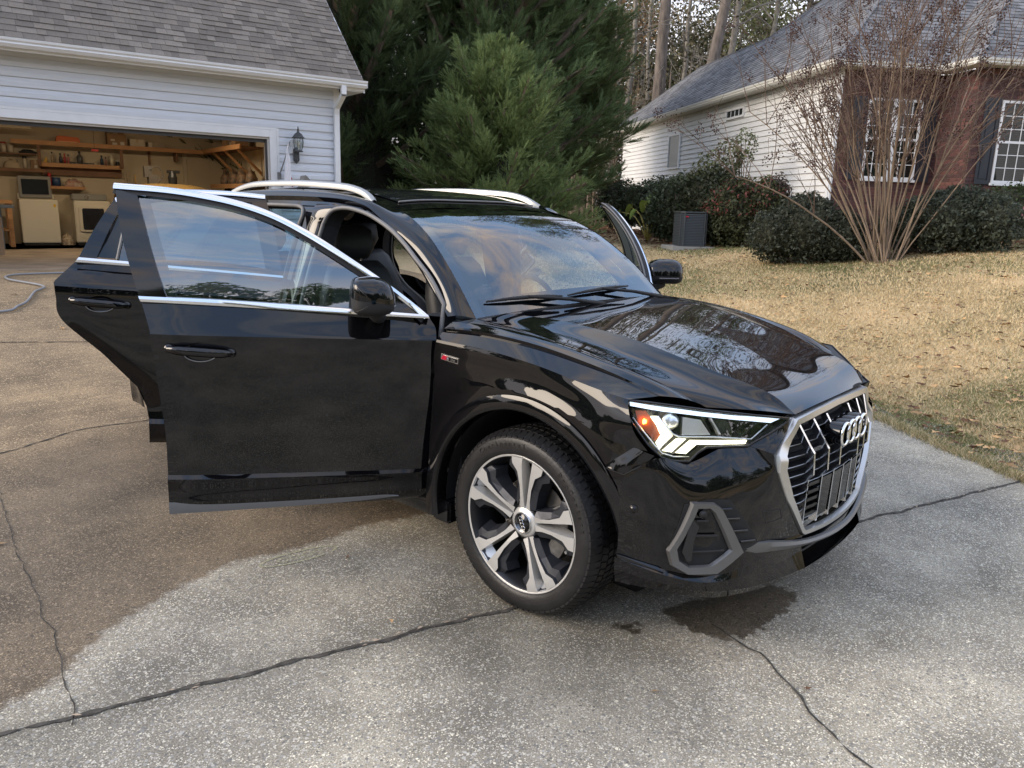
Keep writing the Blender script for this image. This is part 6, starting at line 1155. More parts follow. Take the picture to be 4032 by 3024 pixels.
# ---- windscreen, roof, pillars
wsR = [(-.405, .722, 1.071), (-.569, .690, 1.232), (-.762, .640, 1.373), (-.931, .600, 1.454), (-1.051, .578, 1.484)]
wb = lambda k: [(-.405, .722, 1.071), (-.569, .69, 1.232), (-.762, .64, 1.373), (-.931, .60, 1.454), (-1.051, .578, 1.484)][k]
def wrow(f):   # rows across the width: f in -1..1
    out = []
    for (x, y, z), bulge in zip(wsR, (.075, .065, .06, .062, .065)): out.append((x + bulge * 1.0 * (1 - f * f) * (.35 if z < 1.1 else .35), y * f, z + bulge * (1 - f * f) * .25))
    return out
mb = MB()
for G in surf([wrow(f) for f in (-1, -.85, -.5, 0, .5, .85, 1)], 40, 6): mb.grid(G)
ws = mb.out('windscreen', WSG, suv, smooth=True)
BAN = mat('black_glass_band', (.03, .033, .038), .03, spec=.6)
def wpt(f, t): r = crom(wrow(f), 41); return r[int(round(t * 40))]
for nm, fs, ts in (('band_right', (-1, -.925), (0, 1)), ('band_left', (1, .925), (0, 1)), ('band_bottom', (-.925, .925), (0, .10)), ('band_top', (-.925, .925), (.93, 1))):
    G = [[wpt(fs[0] + (fs[1] - fs[0]) * i / 20, ts[0] + (ts[1] - ts[0]) * j / 20) + Vector((-.003, 0, -.002)) for j in range(21)] for i in range(21)]; MB().grid(G).out('glass_band', BAN, ws, smooth=True)
mb = MB(); G = [[wpt((i / 10 - 1) * .13, .84 + .12 * j / 6) + Vector((-.004, 0, -.003)) for j in range(7)] for i in range(0, 21)]; mb.grid(G).out('camera_housing', MBK, ws, smooth=True)
tx = frame(wpt(-.80, .17) + Vector((-.002, 0, -.001)), (0, 1, 0), Vector((-.164, 0, .161)).normalized(), Vector((.7, 0, .71)))
for i_, (t_, dz_) in enumerate((('Audi', .0), ('LAMINATED', -.018))): text('glass_marking', t_, .016 if i_ == 0 else .010, tx @ Matrix.Translation((0, dz_, 0)), mat('grey_print', (.25, .27, .28), .6), ws, depth=.0002)
# roof skin
rc = [(-1.051, 0, 1.500), (-1.24, 0, 1.552), (-1.50, 0, 1.585), (-2.0, 0, 1.597), (-2.5, 0, 1.575), (-3.0, 0, 1.520), (-3.18, 0, 1.49)]
re_ = [(-1.051, .578, 1.484), (-1.20, .60, 1.525), (-1.45, .605, 1.558), (-1.95, .605, 1.572), (-2.35, .595, 1.555), (-2.85, .575, 1.505), (-3.10, .56, 1.47)]
rm_ = [tuple(a * .45 + b_ * .55 + (0, 0, .010)[k] for k, (a, b_) in enumerate(zip(p, q))) for p, q in zip(rc, re_)]
mirr = lambda r: [(x, -y, z) for x, y, z in r]
mb = MB()
for G in surf([mirr(re_), mirr(rm_), rc, rm_, re_], 60, 8): mb.grid(G)
roofp = mb.out('roof', PAINT, suv, smooth=True)
sun_g = MB(); G = []
RG = surf([mirr(re_), mirr(rm_), rc, rm_, re_], 60, 8)[0]
for i in range(3, len(RG) - 3): G.append([p + Vector((0, 0, .004)) for p in RG[i][6:40]])
sun_g.grid(G).out('panoramic_glass', PRG, roofp, smooth=True)
mb = MB(); edge = [r[0] + Vector((0, 0, .002)) for r in G]; mb.tube(edge, .005, 5); mb.out('glass_seal', SEAL, roofp, smooth=True)
# side frame: strip from the windscreen/roof edge to the door opening
P0 = [(-.405, .724, 1.072), (-.569, .692, 1.234), (-.762, .642, 1.375), (-.931, .602, 1.456), (-1.06, .588, 1.490), (-1.20, .603, 1.527), (-1.45, .607, 1.559), (-1.90, .607, 1.573), (-2.35, .597, 1.556), (-2.85, .577, 1.506)]
P2 = [(-.492, .800, 1.078), (-.605, .760, 1.157), (-.757, .727, 1.277), (-.915, .700, 1.374), (-1.063, .682, 1.458), (-1.205, .672, 1.512), (-1.456, .668, 1.535), (-1.98, .668, 1.538), (-2.42, .660, 1.520), (-2.85, .655, 1.455)]
P1 = [((a[0] + b_[0]) / 2 + .004, (a[1] + b_[1]) / 2 + .016, (a[2] + b_[2]) / 2 + .010) for a, b_ in zip(P0, P2)]
P3 = [(-.505, .785, 1.070), (-.618, .748, 1.145), (-.770, .715, 1.262), (-.925, .690, 1.358), (-1.068, .672, 1.440), (-1.208, .663, 1.492), (-1.456, .660, 1.513), (-1.98, .660, 1.515), (-2.42, .652, 1.497), (-2.85, .645, 1.43)]
both('side_frame', [P0, P1, P2, P3], PAINT, crease=(2,), nu=80, nv=8)
# door openings: seals, jamb skins, B pillar
SL = [(-.535, .778, 1.12), (-.633, .760, 1.215), (-.751, .740, 1.292), (-.850, .720, 1.352), (-.964, .702, 1.408), (-1.103, .690, 1.458), (-1.215, .682, 1.481), (-1.304, .680, 1.489), (-1.375, .688, 1.481), (-1.413, .700, 1.455), (-1.436, .712, 1.411), (-1.442, .722, 1.377), (-1.47, .79, 1.15), (-1.50, .835, .9), (-1.49, .845, .6), (-1.42, .84, .40), (-1.25, .83, .345), (-.80, .83, .345), (-.62, .83, .37), (-.55, .835, .5), (-.52, .84, .80), (-.515, .815, 1.0)]
SR = [(-1.655, .70, 1.40), (-1.640, .685, 1.455), (-1.672, .674, 1.486), (-1.80, .668, 1.492), (-2.05, .666, 1.490), (-2.35, .668, 1.465), (-2.50, .68, 1.40), (-2.60, .70, 1.28), (-2.66, .76, 1.10), (-2.60, .82, .95), (-2.42, .84, .84), (-2.28, .84, .70), (-2.20, .84, .50), (-2.12, .835, .38), (-1.95, .83, .345), (-1.72, .83, .36), (-1.66, .84, .6), (-1.68, .83, .9), (-1.67, .78, 1.15)]
for s in (-1, 1):
    for nm, L_ in (('front', SL), ('rear', SR)):
        P = [Vector((x, s * y, z)) for x, y, z in crom(L_ + [L_[0]], 110)][:-1]; MB().tube(P, .010, 8, closed=True).out('door_seal', SEAL, suv, smooth=True)
        inn = [Vector((p.x, p.y - s * .10, p.z)) for p in P]; cx = sum((p.x for p in P)) / len(P); cz = sum((p.z for p in P)) / len(P)
        MB().grid([P + [P[0]], [p + (Vector((cx, p.y, cz)) - p) * .03 + Vector((0, -s * .09, 0)) for p in P + [P[0]]]]).out('jamb_lining', INT, suv, smooth=True)
    # jamb metal between outer skin edge and seals
    top = crom([(x, s * y, z) for x, y, z in P3], 60)
    def jm(A, B): MB().grid([crom([(x, s * y, z) for x, y, z in A], 24), crom([(x, s * y, z) for x, y, z in B], 24)]).out('door_jamb', PAINT, suv, smooth=True)
    jm(P3[:6], [(-.530, .775, 1.115), (-.633, .750, 1.215), (-.751, .730, 1.292), (-.90, .705, 1.38), (-1.05, .688, 1.44), (-1.215, .676, 1.480)]); jm(P3[5:9], [(-1.21, .674, 1.480), (-1.40, .676, 1.492), (-1.98, .662, 1.493), (-2.35, .66, 1.467)])
    # B pillar: flared at the top, runs down to the sill
    bp = MB(); secs = [(1.505, -1.33, -1.72, .666), (1.485, -1.385, -1.665, .690), (1.45, -1.425, -1.632, .704), (1.38, -1.455, -1.640, .722), (1.15, -1.485, -1.655, .80), (.90, -1.515, -1.665, .858), (.60, -1.505, -1.645, .870), (.42, -1.46, -1.68, .868), (.34, -1.38, -1.76, .865)]
    G = []
    for z_, xa, xb, y_ in secs: G.append([Vector((xa, s * (y_ - .03), z_)), Vector((xa - .012, s * (y_ - .008), z_)), Vector((xa * .75 + xb * .25, s * (y_ + .002), z_)), Vector((xa * .45 + xb * .55, s * (y_ + .002), z_)), Vector((xa * .44 + xb * .56, s * (y_ - .014), z_)), Vector((xb + .012, s * (y_ - .018), z_)), Vector((xb, s * (y_ - .04), z_))])
    cols = [crom([g[j] for g in G], 50) for j in range(7)]; bp.grid(cols).out('b_pillar', PAINT, suv, auto=50)
    # sill
    si = [(-.46, .86), (-1.2, .865), (-2.25, .865)]; mb = MB(); G = [[Vector((x, s * yy, zz)) for yy, zz in ((.76, .40), (.835, .372), (.872, .345), (.888, .31), (.885, .27), (.86, .235), (.70, .225))] for x in np.linspace(-.46, -2.24, 12)]; mb.grid(G).out('sill', PAINT, suv, auto=40)
    box('scuff_plate', (-1.35, min(s * .79, s * .83), .394), (-.70, max(s * .79, s * .83), .399), SIL, suv)
    # lower A pillar / hinge area
    G = [[Vector((x, s * y, z)) for x, y, z in r] for r in (((-.470, .848, 1.03), (-.485, .872, .80), (-.485, .872, .40), (-.47, .86, .30)), ((-.53, .80, 1.03), (-.56, .80, .80), (-.58, .80, .45), (-.64, .80, .34)))]; MB().grid(G).out('hinge_jamb', PAINT, suv)
    for zz in (.55, .85): box('door_hinge', (-.56, min(s * .83, s * .875), zz), (-.49, max(s * .83, s * .875), zz + .05), GBK, suv, bevel=.006)
    # rear quarter
    q0 = [(-2.85, .655, 1.455), (-2.95, .70, 1.25), (-3.02, .80, 1.08), (-3.06, .85, .95), (-3.05, .87, .80)]
    qA = [[(-2.44, .66, 1.515), (-2.56, .70, 1.33), (-2.68, .79, 1.16), (-2.72, .875, 1.05), (-2.72, .885, .93), (-2.68, .89, .81)], [(-2.62, .657, 1.495), (-2.72, .70, 1.32), (-2.85, .79, 1.16), (-2.90, .88, 1.05), (-2.95, .895, .93), (-3.02, .895, .75)], [(-2.85, .65, 1.455), (-3.0, .70, 1.28), (-3.15, .78, 1.15), (-3.25, .85, 1.05), (-3.32, .87, .93), (-3.36, .87, .75)], [(-3.10, .56, 1.44), (-3.28, .60, 1.27), (-3.40, .66, 1.13), (-3.50, .70, 1.03), (-3.56, .70, .90), (-3.58, .70, .75)]]
    mb = MB()
    for G in surf(qA, 30, 8): mb.grid(mir(G, s))
    rq = mb.out('rear_quarter', PAINT, suv, smooth=True); G = []
    for i in range(49):
        ph = R(200 - 220 * i / 48); c, sn = math.cos(ph), math.sin(ph); row = []
        for j in range(7): r_ = .438 + .014 * (j > 0) + (.012 if j > 1 else 0) + .045 * max(0, j - 2) ** 1; x_ = -2.68 + c * r_; z_ = .362 + sn * r_; row.append(Vector((x_, s * (.885 + .02 * math.exp(-((r_ - .46) / .06) ** 2)), max(z_, .22))))
        G.append(row)
    MB().grid(G).out('rear_arch', PAINT, rq, smooth=True)
    MB().lathe([(.433, 0), (.430, .40)], 40, frame((-2.68, s * .86, .362), (1, 0, 0), (0, 0, 1), (0, -s, 0)), -20, 200).out('arch_liner', MBK, rq, smooth=True)
    rb = [[(-3.10, .89, .62), (-3.38, .86, .62), (-3.55, .70, .62), (-3.60, .35, .62), (-3.61, 0, .62)], [(-3.08, .90, .40), (-3.36, .87, .40), (-3.52, .70, .40), (-3.57, .35, .40), (-3.58, 0, .40)], [(-3.0, .86, .24), (-3.3, .83, .24), (-3.45, .68, .24), (-3.50, .35, .24), (-3.5, 0, .24)]]
    mb = MB()
    for G in surf([[(-3.12, .89, .75), (-3.40, .86, .75), (-3.57, .70, .75), (-3.61, .35, .75), (-3.62, 0, .75)]] + rb, 30, 6): mb.grid(mir(G, s))
    mb.out('rear_bumper', PAINT, suv, smooth=True)
    patch('tail_lamp', [(.86, 1.03), (.60, 1.00), (.60, .90), (.87, .92)], mat('tail_lamp_red', (.35, .01, .01), .15), suv, -.01, .01, s, fn=lambda y, z, o_: Vector((-(3.30 + .28 * sstep(.9, .6, abs(y))) - o_, y, z)))
mb = MB(); G = surf([[(-3.10, .56, 1.45), (-3.13, .28, 1.475), (-3.14, 0, 1.48), (-3.13, -.28, 1.475), (-3.10, -.56, 1.45)], [(-3.40, .66, 1.13), (-3.44, .33, 1.13), (-3.45, 0, 1.13), (-3.44, -.33, 1.13), (-3.40, -.66, 1.13)]], 30, 6)[0]; mb.grid(G).out('rear_window', DGL, suv, smooth=True)
mb = MB()
for G in surf([[(-3.40, .66, 1.13), (-3.44, .33, 1.13), (-3.45, 0, 1.13), (-3.44, -.33, 1.13), (-3.40, -.66, 1.13)], [(-3.56, .70, .95), (-3.60, .33, .95), (-3.61, 0, .95), (-3.60, -.33, .95), (-3.56, -.70, .95)], [(-3.57, .70, .75), (-3.61, .33, .75), (-3.62, 0, .75), (-3.61, -.33, .75), (-3.57, -.70, .75)]], 30, 6): mb.grid(G)
mb.out('tailgate', PAINT, suv, smooth=True)
# roof rails
for s in (-1, 1):
    P = crom_arc([(-1.175, .612, 1.522), (-1.225, .598, 1.550), (-1.30, .592, 1.577), (-1.434, .590, 1.597), (-1.737, .590, 1.610), (-1.994, .587, 1.610), (-2.217, .583, 1.604), (-2.367, .580, 1.585), (-2.46, .582, 1.560)], 60); G = []
    for i, p in enumerate(P):
        t = i / 59; h_ = .018; w_ = .017; p = Vector((p.x, s * p.y, p.z)); G.append([p + Vector((0, s * w_, -h_ * 1.2)), p + Vector((0, s * w_ * 1.05, -h_ * .2)), p + Vector((0, s * w_ * .7, h_ * .25)), p + Vector((0, 0, h_ * .5)), p + Vector((0, -s * w_ * .8, h_ * .2)), p + Vector((0, -s * w_, -h_ * 1.2)), p + Vector((0, s * w_, -h_ * 1.2))])
    rl = MB().grid(G).out('roof_rail', mat('satin_aluminium', (.40, .40, .385), .42, .85), suv, auto=50)
# antenna fin
MB().add([(-2.60, 0, 1.675), (-2.46, .012, 1.58), (-2.46, -.012, 1.58), (-2.68, .02, 1.565), (-2.68, -.02, 1.565), (-2.66, 0, 1.67)], [(0, 1, 2), (0, 3, 1), (0, 2, 4), (0, 5, 3), (0, 4, 5), (3, 5, 4), (1, 3, 4, 2)]).out('antenna_fin', GBK, suv)
# wipers and cowl
mb = MB(); G = [[p + Vector((.0, 0, .0)) for p in [Vector((wpt(f, 0).x + .002, wpt(f, 0).y, wpt(f, 0).z + .003)) for f in np.linspace(-1, 1, 21)]], [Vector((-.375, .70 * f, 1.060)) for f in np.linspace(-1, 1, 21)]]; mb.grid(G).out('cowl', MBK, suv, smooth=True)
for (fa, ta, fb, tb, base) in ((-.88, .085, -.22, .045, (-.345, .10, 1.078)), (-.16, .045, .60, .085, (-.365, .66, 1.075))):
    a, b_ = wpt(fa, ta), wpt(fb, tb); up = Vector((.35, 0, .30)).normalized() * .016; mb = MB(); mid = (a + b_) / 2 + up * 1.35
    mb.tube([a + up * .6, (a + mid) / 2 + up * .55, mid, (b_ + mid) / 2 + up * .55, b_ + up * .6], [.004, .007, .009, .007, .004], 8); w_ = mb.out('wiper_blade', MBK, suv, smooth=True)
    MB().tube([mid + up * .3, mid * .5 + Vector(base) * .5 + up * .8, Vector(base)], [.007, .008, .011], 8).out('wiper_arm', MBK, w_, smooth=True)
# badge on the fender
bx, bz = -.415, .925
def onf(x, z, off=0): return Vector((x, -(.8905 + off), z))
FT = frame(onf(-.430, .935, .001), Vector((1, -.0, -.07)).normalized(), Vector((.07, 0, 1)).normalized(), (0, -1, 0))
bd = MB().box((0, -.011, 0), (.095, .011, .003), FT).out('fender_badge', CHR, suv); MB().prism([(.003, -.0085), (.030, -.0085), (.040, .0085), (.013, .0085)], .003, .0045, FT).out('red_block', mat('badge_red', (.55, .01, .04), .3), bd); text('badge_letter', 'S', .018, FT @ Matrix.Translation((.035, 0, .0047)), CHR, bd, depth=.0006); MB().prism([(.044, -.008), (.092, -.008), (.092, .008), (.044, .008)], .003, .0036, FT).out('black_block', GBK, bd); text('badge_letters', 'line', .017, FT @ Matrix.Translation((.068, -.001, .0042)), CHR, bd, depth=.0006)
# ---- wheels
def make_wheel():
    w = empty('wheel')   # local: x forward, z up, -y outward, centre at hub
    Tw = Matrix.Rotation(R(90), 4, 'X')           # lathe axis z -> -y (outward)
    prof = [(.262, -.10), (.262, .082), (.266, .104), (.275, .112), (.285, .1145), (.303, .117), (.322, .1155), (.334, .110), (.343, .101), (.349, .090), (.3535, .074), (.356, .045), (.3575, 0), (.356, -.05), (.352, -.09), (.335, -.112), (.29, -.115), (.262, -.10)]
    MBt = MB().lathe(prof, 96, Tw); ty = MBt.out('tyre', RUB, w, smooth=True)
    tb = MB()
    for i in range(76):
        a = 2 * math.pi * i / 76; c, s_ = math.cos(a), math.sin(a); tx_ = Vector((c, 0, s_)); tt = Vector((-s_, 0, c))
        for (y0, y1, sk) in ((-.112, -.072, .010), (-.066, -.035, -.008), (-.029, -.004, .006), (.004, .029, .006), (.035, .066, -.008), (.072, .106, .010)):
            rr = lambda y: float(np.interp(-y, [-.11, -.09, -.05, 0, .045, .074, .09, .101, .112], [.335, .352, .356, .3575, .356, .3535, .349, .343, .334]))
            V = []
            for y, o_ in ((y0, 0), (y1, sk)):
                for d_ in (-.0112, .0112): V.append(tx_ * (rr(y) + .0045) + tt * (d_ + o_) + Vector((0, y, 0)))
            V2 = [v - Vector((v.x, 0, v.z)).normalized() * .007 for v in V]; tb.add(V + V2, [(0, 1, 3, 2), (0, 4, 5, 1), (2, 3, 7, 6), (0, 2, 6, 4), (1, 5, 7, 3)])
    tb.out('tread_blocks', RUB, ty, kind='stuff')
    # sidewall lettering around the tyre
    def arc_text(body, rad, a0, size, wd):
        for i, ch in enumerate(body):
            if ch == ' ': continue
            a = R(a0 - i * wd); T_ = frame(Vector((math.cos(a) * rad, -.1168 + .001 * (rad > .31), math.sin(a) * rad)), Vector((math.sin(a), 0, -math.cos(a))), Vector((math.cos(a), 0, math.sin(a))), (0, -1, 0)); text('sidewall_letter', ch, size, T_, RUB, ty, depth=.0012)
    arc_text('Continental', .310, 128, .030, 4.2); arc_text('ProContact', .310, 52, .028, 4.4)
    # rim
    rimp = [(.262, -.10), (.252, -.095), (.235, -.05), (.235, .05), (.250, .085), (.256, .098), (.2625, .104), (.2675, .106), (.269, .100), (.266, .095)]
    rim = MB().lathe(rimp, 96, Tw).out('rim', mat('dark_rim_barrel', (.035, .036, .04), .35, .7), w, smooth=True); RS = mat('machined_alloy', (.66, .66, .65), .33, .65); RG_ = mat('graphite_alloy', (.040, .043, .052), .42, .5)
    MB().lathe([(.2605, .104), (.267, .1065), (.2675, .1065), (.269, .100)], 96, Tw).out('rim_flange', RS, rim, smooth=True)
    PX = lambda r, th, y: Vector((math.cos(R(th)) * r, -y, math.sin(R(th)) * r))
    for k in range(5):
        a0 = 90 - 7 + 72 * k
        for sg in (-1, 1):
            # front face outline (r, theta offset, height)
            F_ = [(.058, 4, .080), (.120, 5.4, .092), (.190, 5.8, .102), (.236, 5.8, .106), (.2615, 5.4, .106), (.2615, 17.0, .106), (.236, 17.6, .105), (.206, 12.2, .103), (.150, 11.0, .096), (.100, 13.8, .089), (.066, 25, .082)]
            V = [PX(r, a0 + sg * th, y) for r, th, y in F_]; inner = [(.058, 2.2, .03), (.120, 3.0, .03), (.190, 4.2, .05), (.236, 4.6, .07), (.2615, 5.0, .085), (.2615, 19, .07), (.240, 21, .06), (.206, 16.2, .06), (.150, 15.2, .055), (.100, 20, .05), (.066, 30, .04)]
            V2 = [PX(r, a0 + sg * th, y) for r, th, y in inner]; n = len(V); mb = MB(); mb.add(V, [tuple(range(n))])
            mb.mi = 1; mb.add(V + V2, [(i, (i + 1) % n, n + (i + 1) % n, n + i) for i in range(4, n)]); mb.mi = 0; mb.add(V + V2, [(i, i + 1, n + i + 1, n + i) for i in range(0, 4)])
            o = mb.out('spoke', [RS, RG_], rim)
            bm = bmesh.new(); bm.from_mesh(o.data); bmesh.ops.triangulate(bm, faces=[f for f in bm.faces if len(f.verts) > 4]); bmesh.ops.recalc_face_normals(bm, faces=bm.faces); bm.to_mesh(o.data); bm.free()
            # graphite inset beside the spoke
            I1 = [(.2600, 17.0), (.236, 17.6), (.206, 12.2), (.150, 11.0), (.100, 13.8), (.072, 25)]; I2 = [(.2560, 22.5), (.226, 26.0), (.200, 20.0), (.155, 19.5), (.112, 26), (.088, 34)]
            mb = MB(); A = [PX(r, a0 + sg * th, .093 - .004 * (r < .2)) for r, th in I1]; B = [PX(r, a0 + sg * th, .086 - .008 * (r < .2)) for r, th in I2]; Cc = [PX(r * .99, a0 + sg * (th + 4), .03) for r, th in I2]; mb.add(A + B, [(i, i + 1, 7 + i, 6 + i) for i in range(5)]); mb.add(B + Cc, [(i, i + 1, 7 + i, 6 + i) for i in range(5)]); mb.out('spoke_inset', RG_, rim)
        MB().add([PX(.252, a0 + th, .088) for th in (-5.8, 5.8)] + [PX(.232, a0 + th, .062) for th in (-4.5, 4.5)] + [PX(.2605, a0 + th, .103) for th in (-5.8, 5.8)], [(0, 1, 3, 2), (4, 5, 1, 0)]).out('spoke_root', RS, rim)
        MB().lathe([(.0, .030), (.011, .030), (.012, .0)], 12, Tw @ Matrix.Translation((math.cos(R(a0 + 36)) * .056, math.sin(R(a0 + 36)) * .056, .045))).out('wheel_bolt', MBK, rim, smooth=True)
    MB().lathe([(.070, .04), (.062, .074), (.050, .080), (.042, .081), (.040, .084)], 40, Tw).out('hub', RS, rim, smooth=True)
    cap = MB().lathe([(.040, .082), (.039, .087), (.0, .089)], 32, Tw).out('centre_cap', GBK, rim, smooth=True); MB().tube([PX(.0395, 10 * k, .0865) for k in range(36)], .0016, 6, closed=True).out('cap_ring', CHR, cap)
    for i in range(4):
        ccx = (i - 1.5) * .0125; a = R(-66); mb = MB(); cpt = Vector((math.cos(a) * ccx, -.0895, math.sin(a) * ccx)); mb.tube([cpt + Vector((.0078 * math.cos(q), 0, .0078 * math.sin(q))) for q in np.linspace(0, 6.28, 19)[:-1]], .0011, 5, closed=True); mb.out('cap_logo_ring', CHR, cap)
    MB().lathe([(.05, .012), (.160, .012), (.160, .0), (.05, .0)], 48, Tw).out('brake_disc', mat('brushed_steel_disc', (.30, .29, .28), .35, 1), w, smooth=False)
    cal = MB(); G = []
    for i in range(13): a = R(-50 + 85 * i / 12); G.append([Vector((math.cos(a) * r_, -y_, math.sin(a) * r_)) for r_, y_ in ((.115, .02), (.118, .045), (.150, .052), (.182, .040), (.184, .0))])
    cal.grid(G); cal.out('brake_caliper', mat('cast_caliper', (.13, .125, .12), .6, .3, vary=.3, vscale=40), w, auto=40)
    MB().lathe([(.006, -.02), (.006, .02), (0, .02)], 8, Tw @ Matrix.Translation((.222 * math.cos(R(-12)), .222 * math.sin(R(-12)), .075))).out('valve', SIL, w)
    return w
wh = make_wheel(); wh.parent = suv; wh.location = (0, -.790, .357); wh.rotation_euler = (0, 0, R(-1.0))
def copyw(loc, flip):
    c = link_copy(wh, suv); c.location = loc; c.rotation_euler = (0, 0, R(180) if flip else 0); return c
copyw((0, .790, .357), True); copyw((-2.68, -.785, .357), False); copyw((-2.68, .785, .357), True)
# underside
MB().box((-3.4, -.80, .25), (-.40, .80, .33)).box((-.42, -.62, .25), (.60, .62, .60)).box((-.44, -.80, .33), (-.40, .80, 1.02)).out('underbody', MBK, suv)
MB().box((-3.0, -.78, .33), (-.44, .78, .36)).out('cabin_floor', INT, suv)
# ---- doors
TUM = lambda z: 0 if z < 1.0 else (-.055 * (z - 1) / .12 if z < 1.12 else -.055 - .07 * (z - 1.12) - .92 * (z - 1.12) ** 2)
def doorfn(H, th, s):   # s=-1 right side, +1 left side
    c, sn = math.cos(R(th)), math.sin(R(th)); D_ = Vector((-c, s * sn, 0)); Nn = Vector((sn, s * c, 0)); H = Vector((H[0], s * H[1], 0))
    return lambda u, n, z: H + D_ * u + Nn * n + Vector((0, 0, z))
def crl(L_, z):
    return float(np.interp(z, [p[0] for p in L_], [p[1] for p in L_]))
def door(name, fn, rows, fe, re2, label=None):
    """rows: (z at front, z at rear, n, crease?)"""
    ctrl = []
    for zf, zr, n_, _ in rows:
        r = []
        for t in (0, .12, .35, .65, .88, 1):
            z = zf + (zr - zf) * t; a, b_ = crl(fe, z), crl(re2, z); u = a + (b_ - a) * t; r.append(fn(u, n_ + .006 * (1 - (2 * t - 1) ** 2) - .008 * (t in (0, 1)), z))
        ctrl.append(r)
    mb = MB(); cr_ = tuple(i for i, r in enumerate(rows) if r[3] and 0 < i < len(rows) - 1)
    for G in surf(ctrl, 40, 6, cr_): mb.grid(G)
    d = mb.out(name, PAINT, suv, smooth=True, label=label)
    # inner trim and edges
    ib = MB(); G = []; E1 = []; E2 = []
    for zf, zr, n_, _ in rows:
        row = []
        for t in (0, .15, .5, .85, 1): z = zf + (zr - zf) * t; a, b_ = crl(fe, z), crl(re2, z); row.append(fn(a + (b_ - a) * t, min(n_, 0) - .085 - (.02 if 0 < t < 1 else 0), z))
        G.append(row)
    ib.grid(G).out('inner_trim', INT, d, smooth=True)
    C_ = [[c[0] for c in ctrl], [c[-1] for c in ctrl]]; I_ = [[g[0] for g in G], [g[-1] for g in G]]
    for a, b_ in zip(C_, I_): MB().grid([a, b_]).out('door_edge', PAINT, d)
    MB().grid([ctrl[0], [fn_ for fn_ in crom(G[0], 6)]]).out('door_edge', PAINT, d); MB().grid([ctrl[-1], crom(G[-1], 6)]).out('door_edge', MBK, d)
    return d
def fband(name, A, B, fn, mt, parent, o0=.0, o1=-.03, n=40, front=None, **kw):
    """solid band between two (u,z) curves on the leaning upper plane"""
    A = [(p.x, p.y) for p in crom_arc([(a, b_, 0) for a, b_ in A], n)]; B = [(p.x, p.y) for p in crom_arc([(a, b_, 0) for a, b_ in B], n)]
    f = lambda P, o_: [fn(u, TUM(z) + o_, z) for u, z in P]; mid = [((a[0] + b_[0]) / 2, (a[1] + b_[1]) / 2) for a, b_ in zip(A, B)]
    G = [f(A, o1), f(A, o0), f(mid, o0 + (.004 if front is None else front)), f(B, o0), f(B, o1), f(A, o1)]; mb = MB().grid(G); 
    mb.add([G[k][0] for k in (0, 1, 3, 4)], [(0, 1, 2, 3)]); mb.add([G[k][-1] for k in (0, 1, 3, 4)], [(0, 1, 2, 3)]); return mb.out(name, mt, parent, auto=40, **kw)
FROWS = [(.312, .310, -.036, 0), (.330, .328, -.020, 0), (.362, .358, -.006, 1), (.40, .40, -.004, 0), (.438, .455, .003, 1), (.448, .468, -.013, 1), (.50, .515, -.0115, 0), (.57, .58, -.0095, 0), (.68, .69, -.0060, 0), (.82, .83, -.0015, 0), (.93, .95, .002, 0), (.988, 1.022, .004, 1), (1.000, 1.036, -.003, 0), (1.035, 1.085, -.028, 0), (1.072, 1.132, -.050, 0)]
FE = [(.31, -.002), (.61, -.006), (.82, -.015), (1.0, -.028), (1.03, -.030), (1.075, -.003)]; RE = [(.31, 1.011), (.503, 1.007), (.60, 1.004), (.757, 1.010), (.863, 1.022), (1.034, 1.033), (1.14, 1.066), (1.157, 1.073)]
GU = [(1.091, 1.536), (.922, 1.527), (.787, 1.503), (.650, 1.458), (.511, 1.391), (.371, 1.309), (.231, 1.217), (.090, 1.117), (.040, 1.088)]
CU = [(1.172, 1.563), (.990, 1.553), (.855, 1.536), (.719, 1.509), (.580, 1.463), (.440, 1.391), (.300, 1.303), (.159, 1.208), (.053, 1.127), (.005, 1.087)]
def offs(C_, d):
    P = crom_arc([(a, b_, 0) for a, b_ in C_], 30); out = []
    for i, p in enumerate(P):
        t = (P[min(i + 1, 29)] - P[max(i - 1, 0)]).normalized(); nn = Vector((-t.y, t.x)); nn = nn if nn.y < 0 or (abs(nn.y) < 1e-3) else -nn; out.append((p.x + nn.x * d, p.y + nn.y * d))
    return out
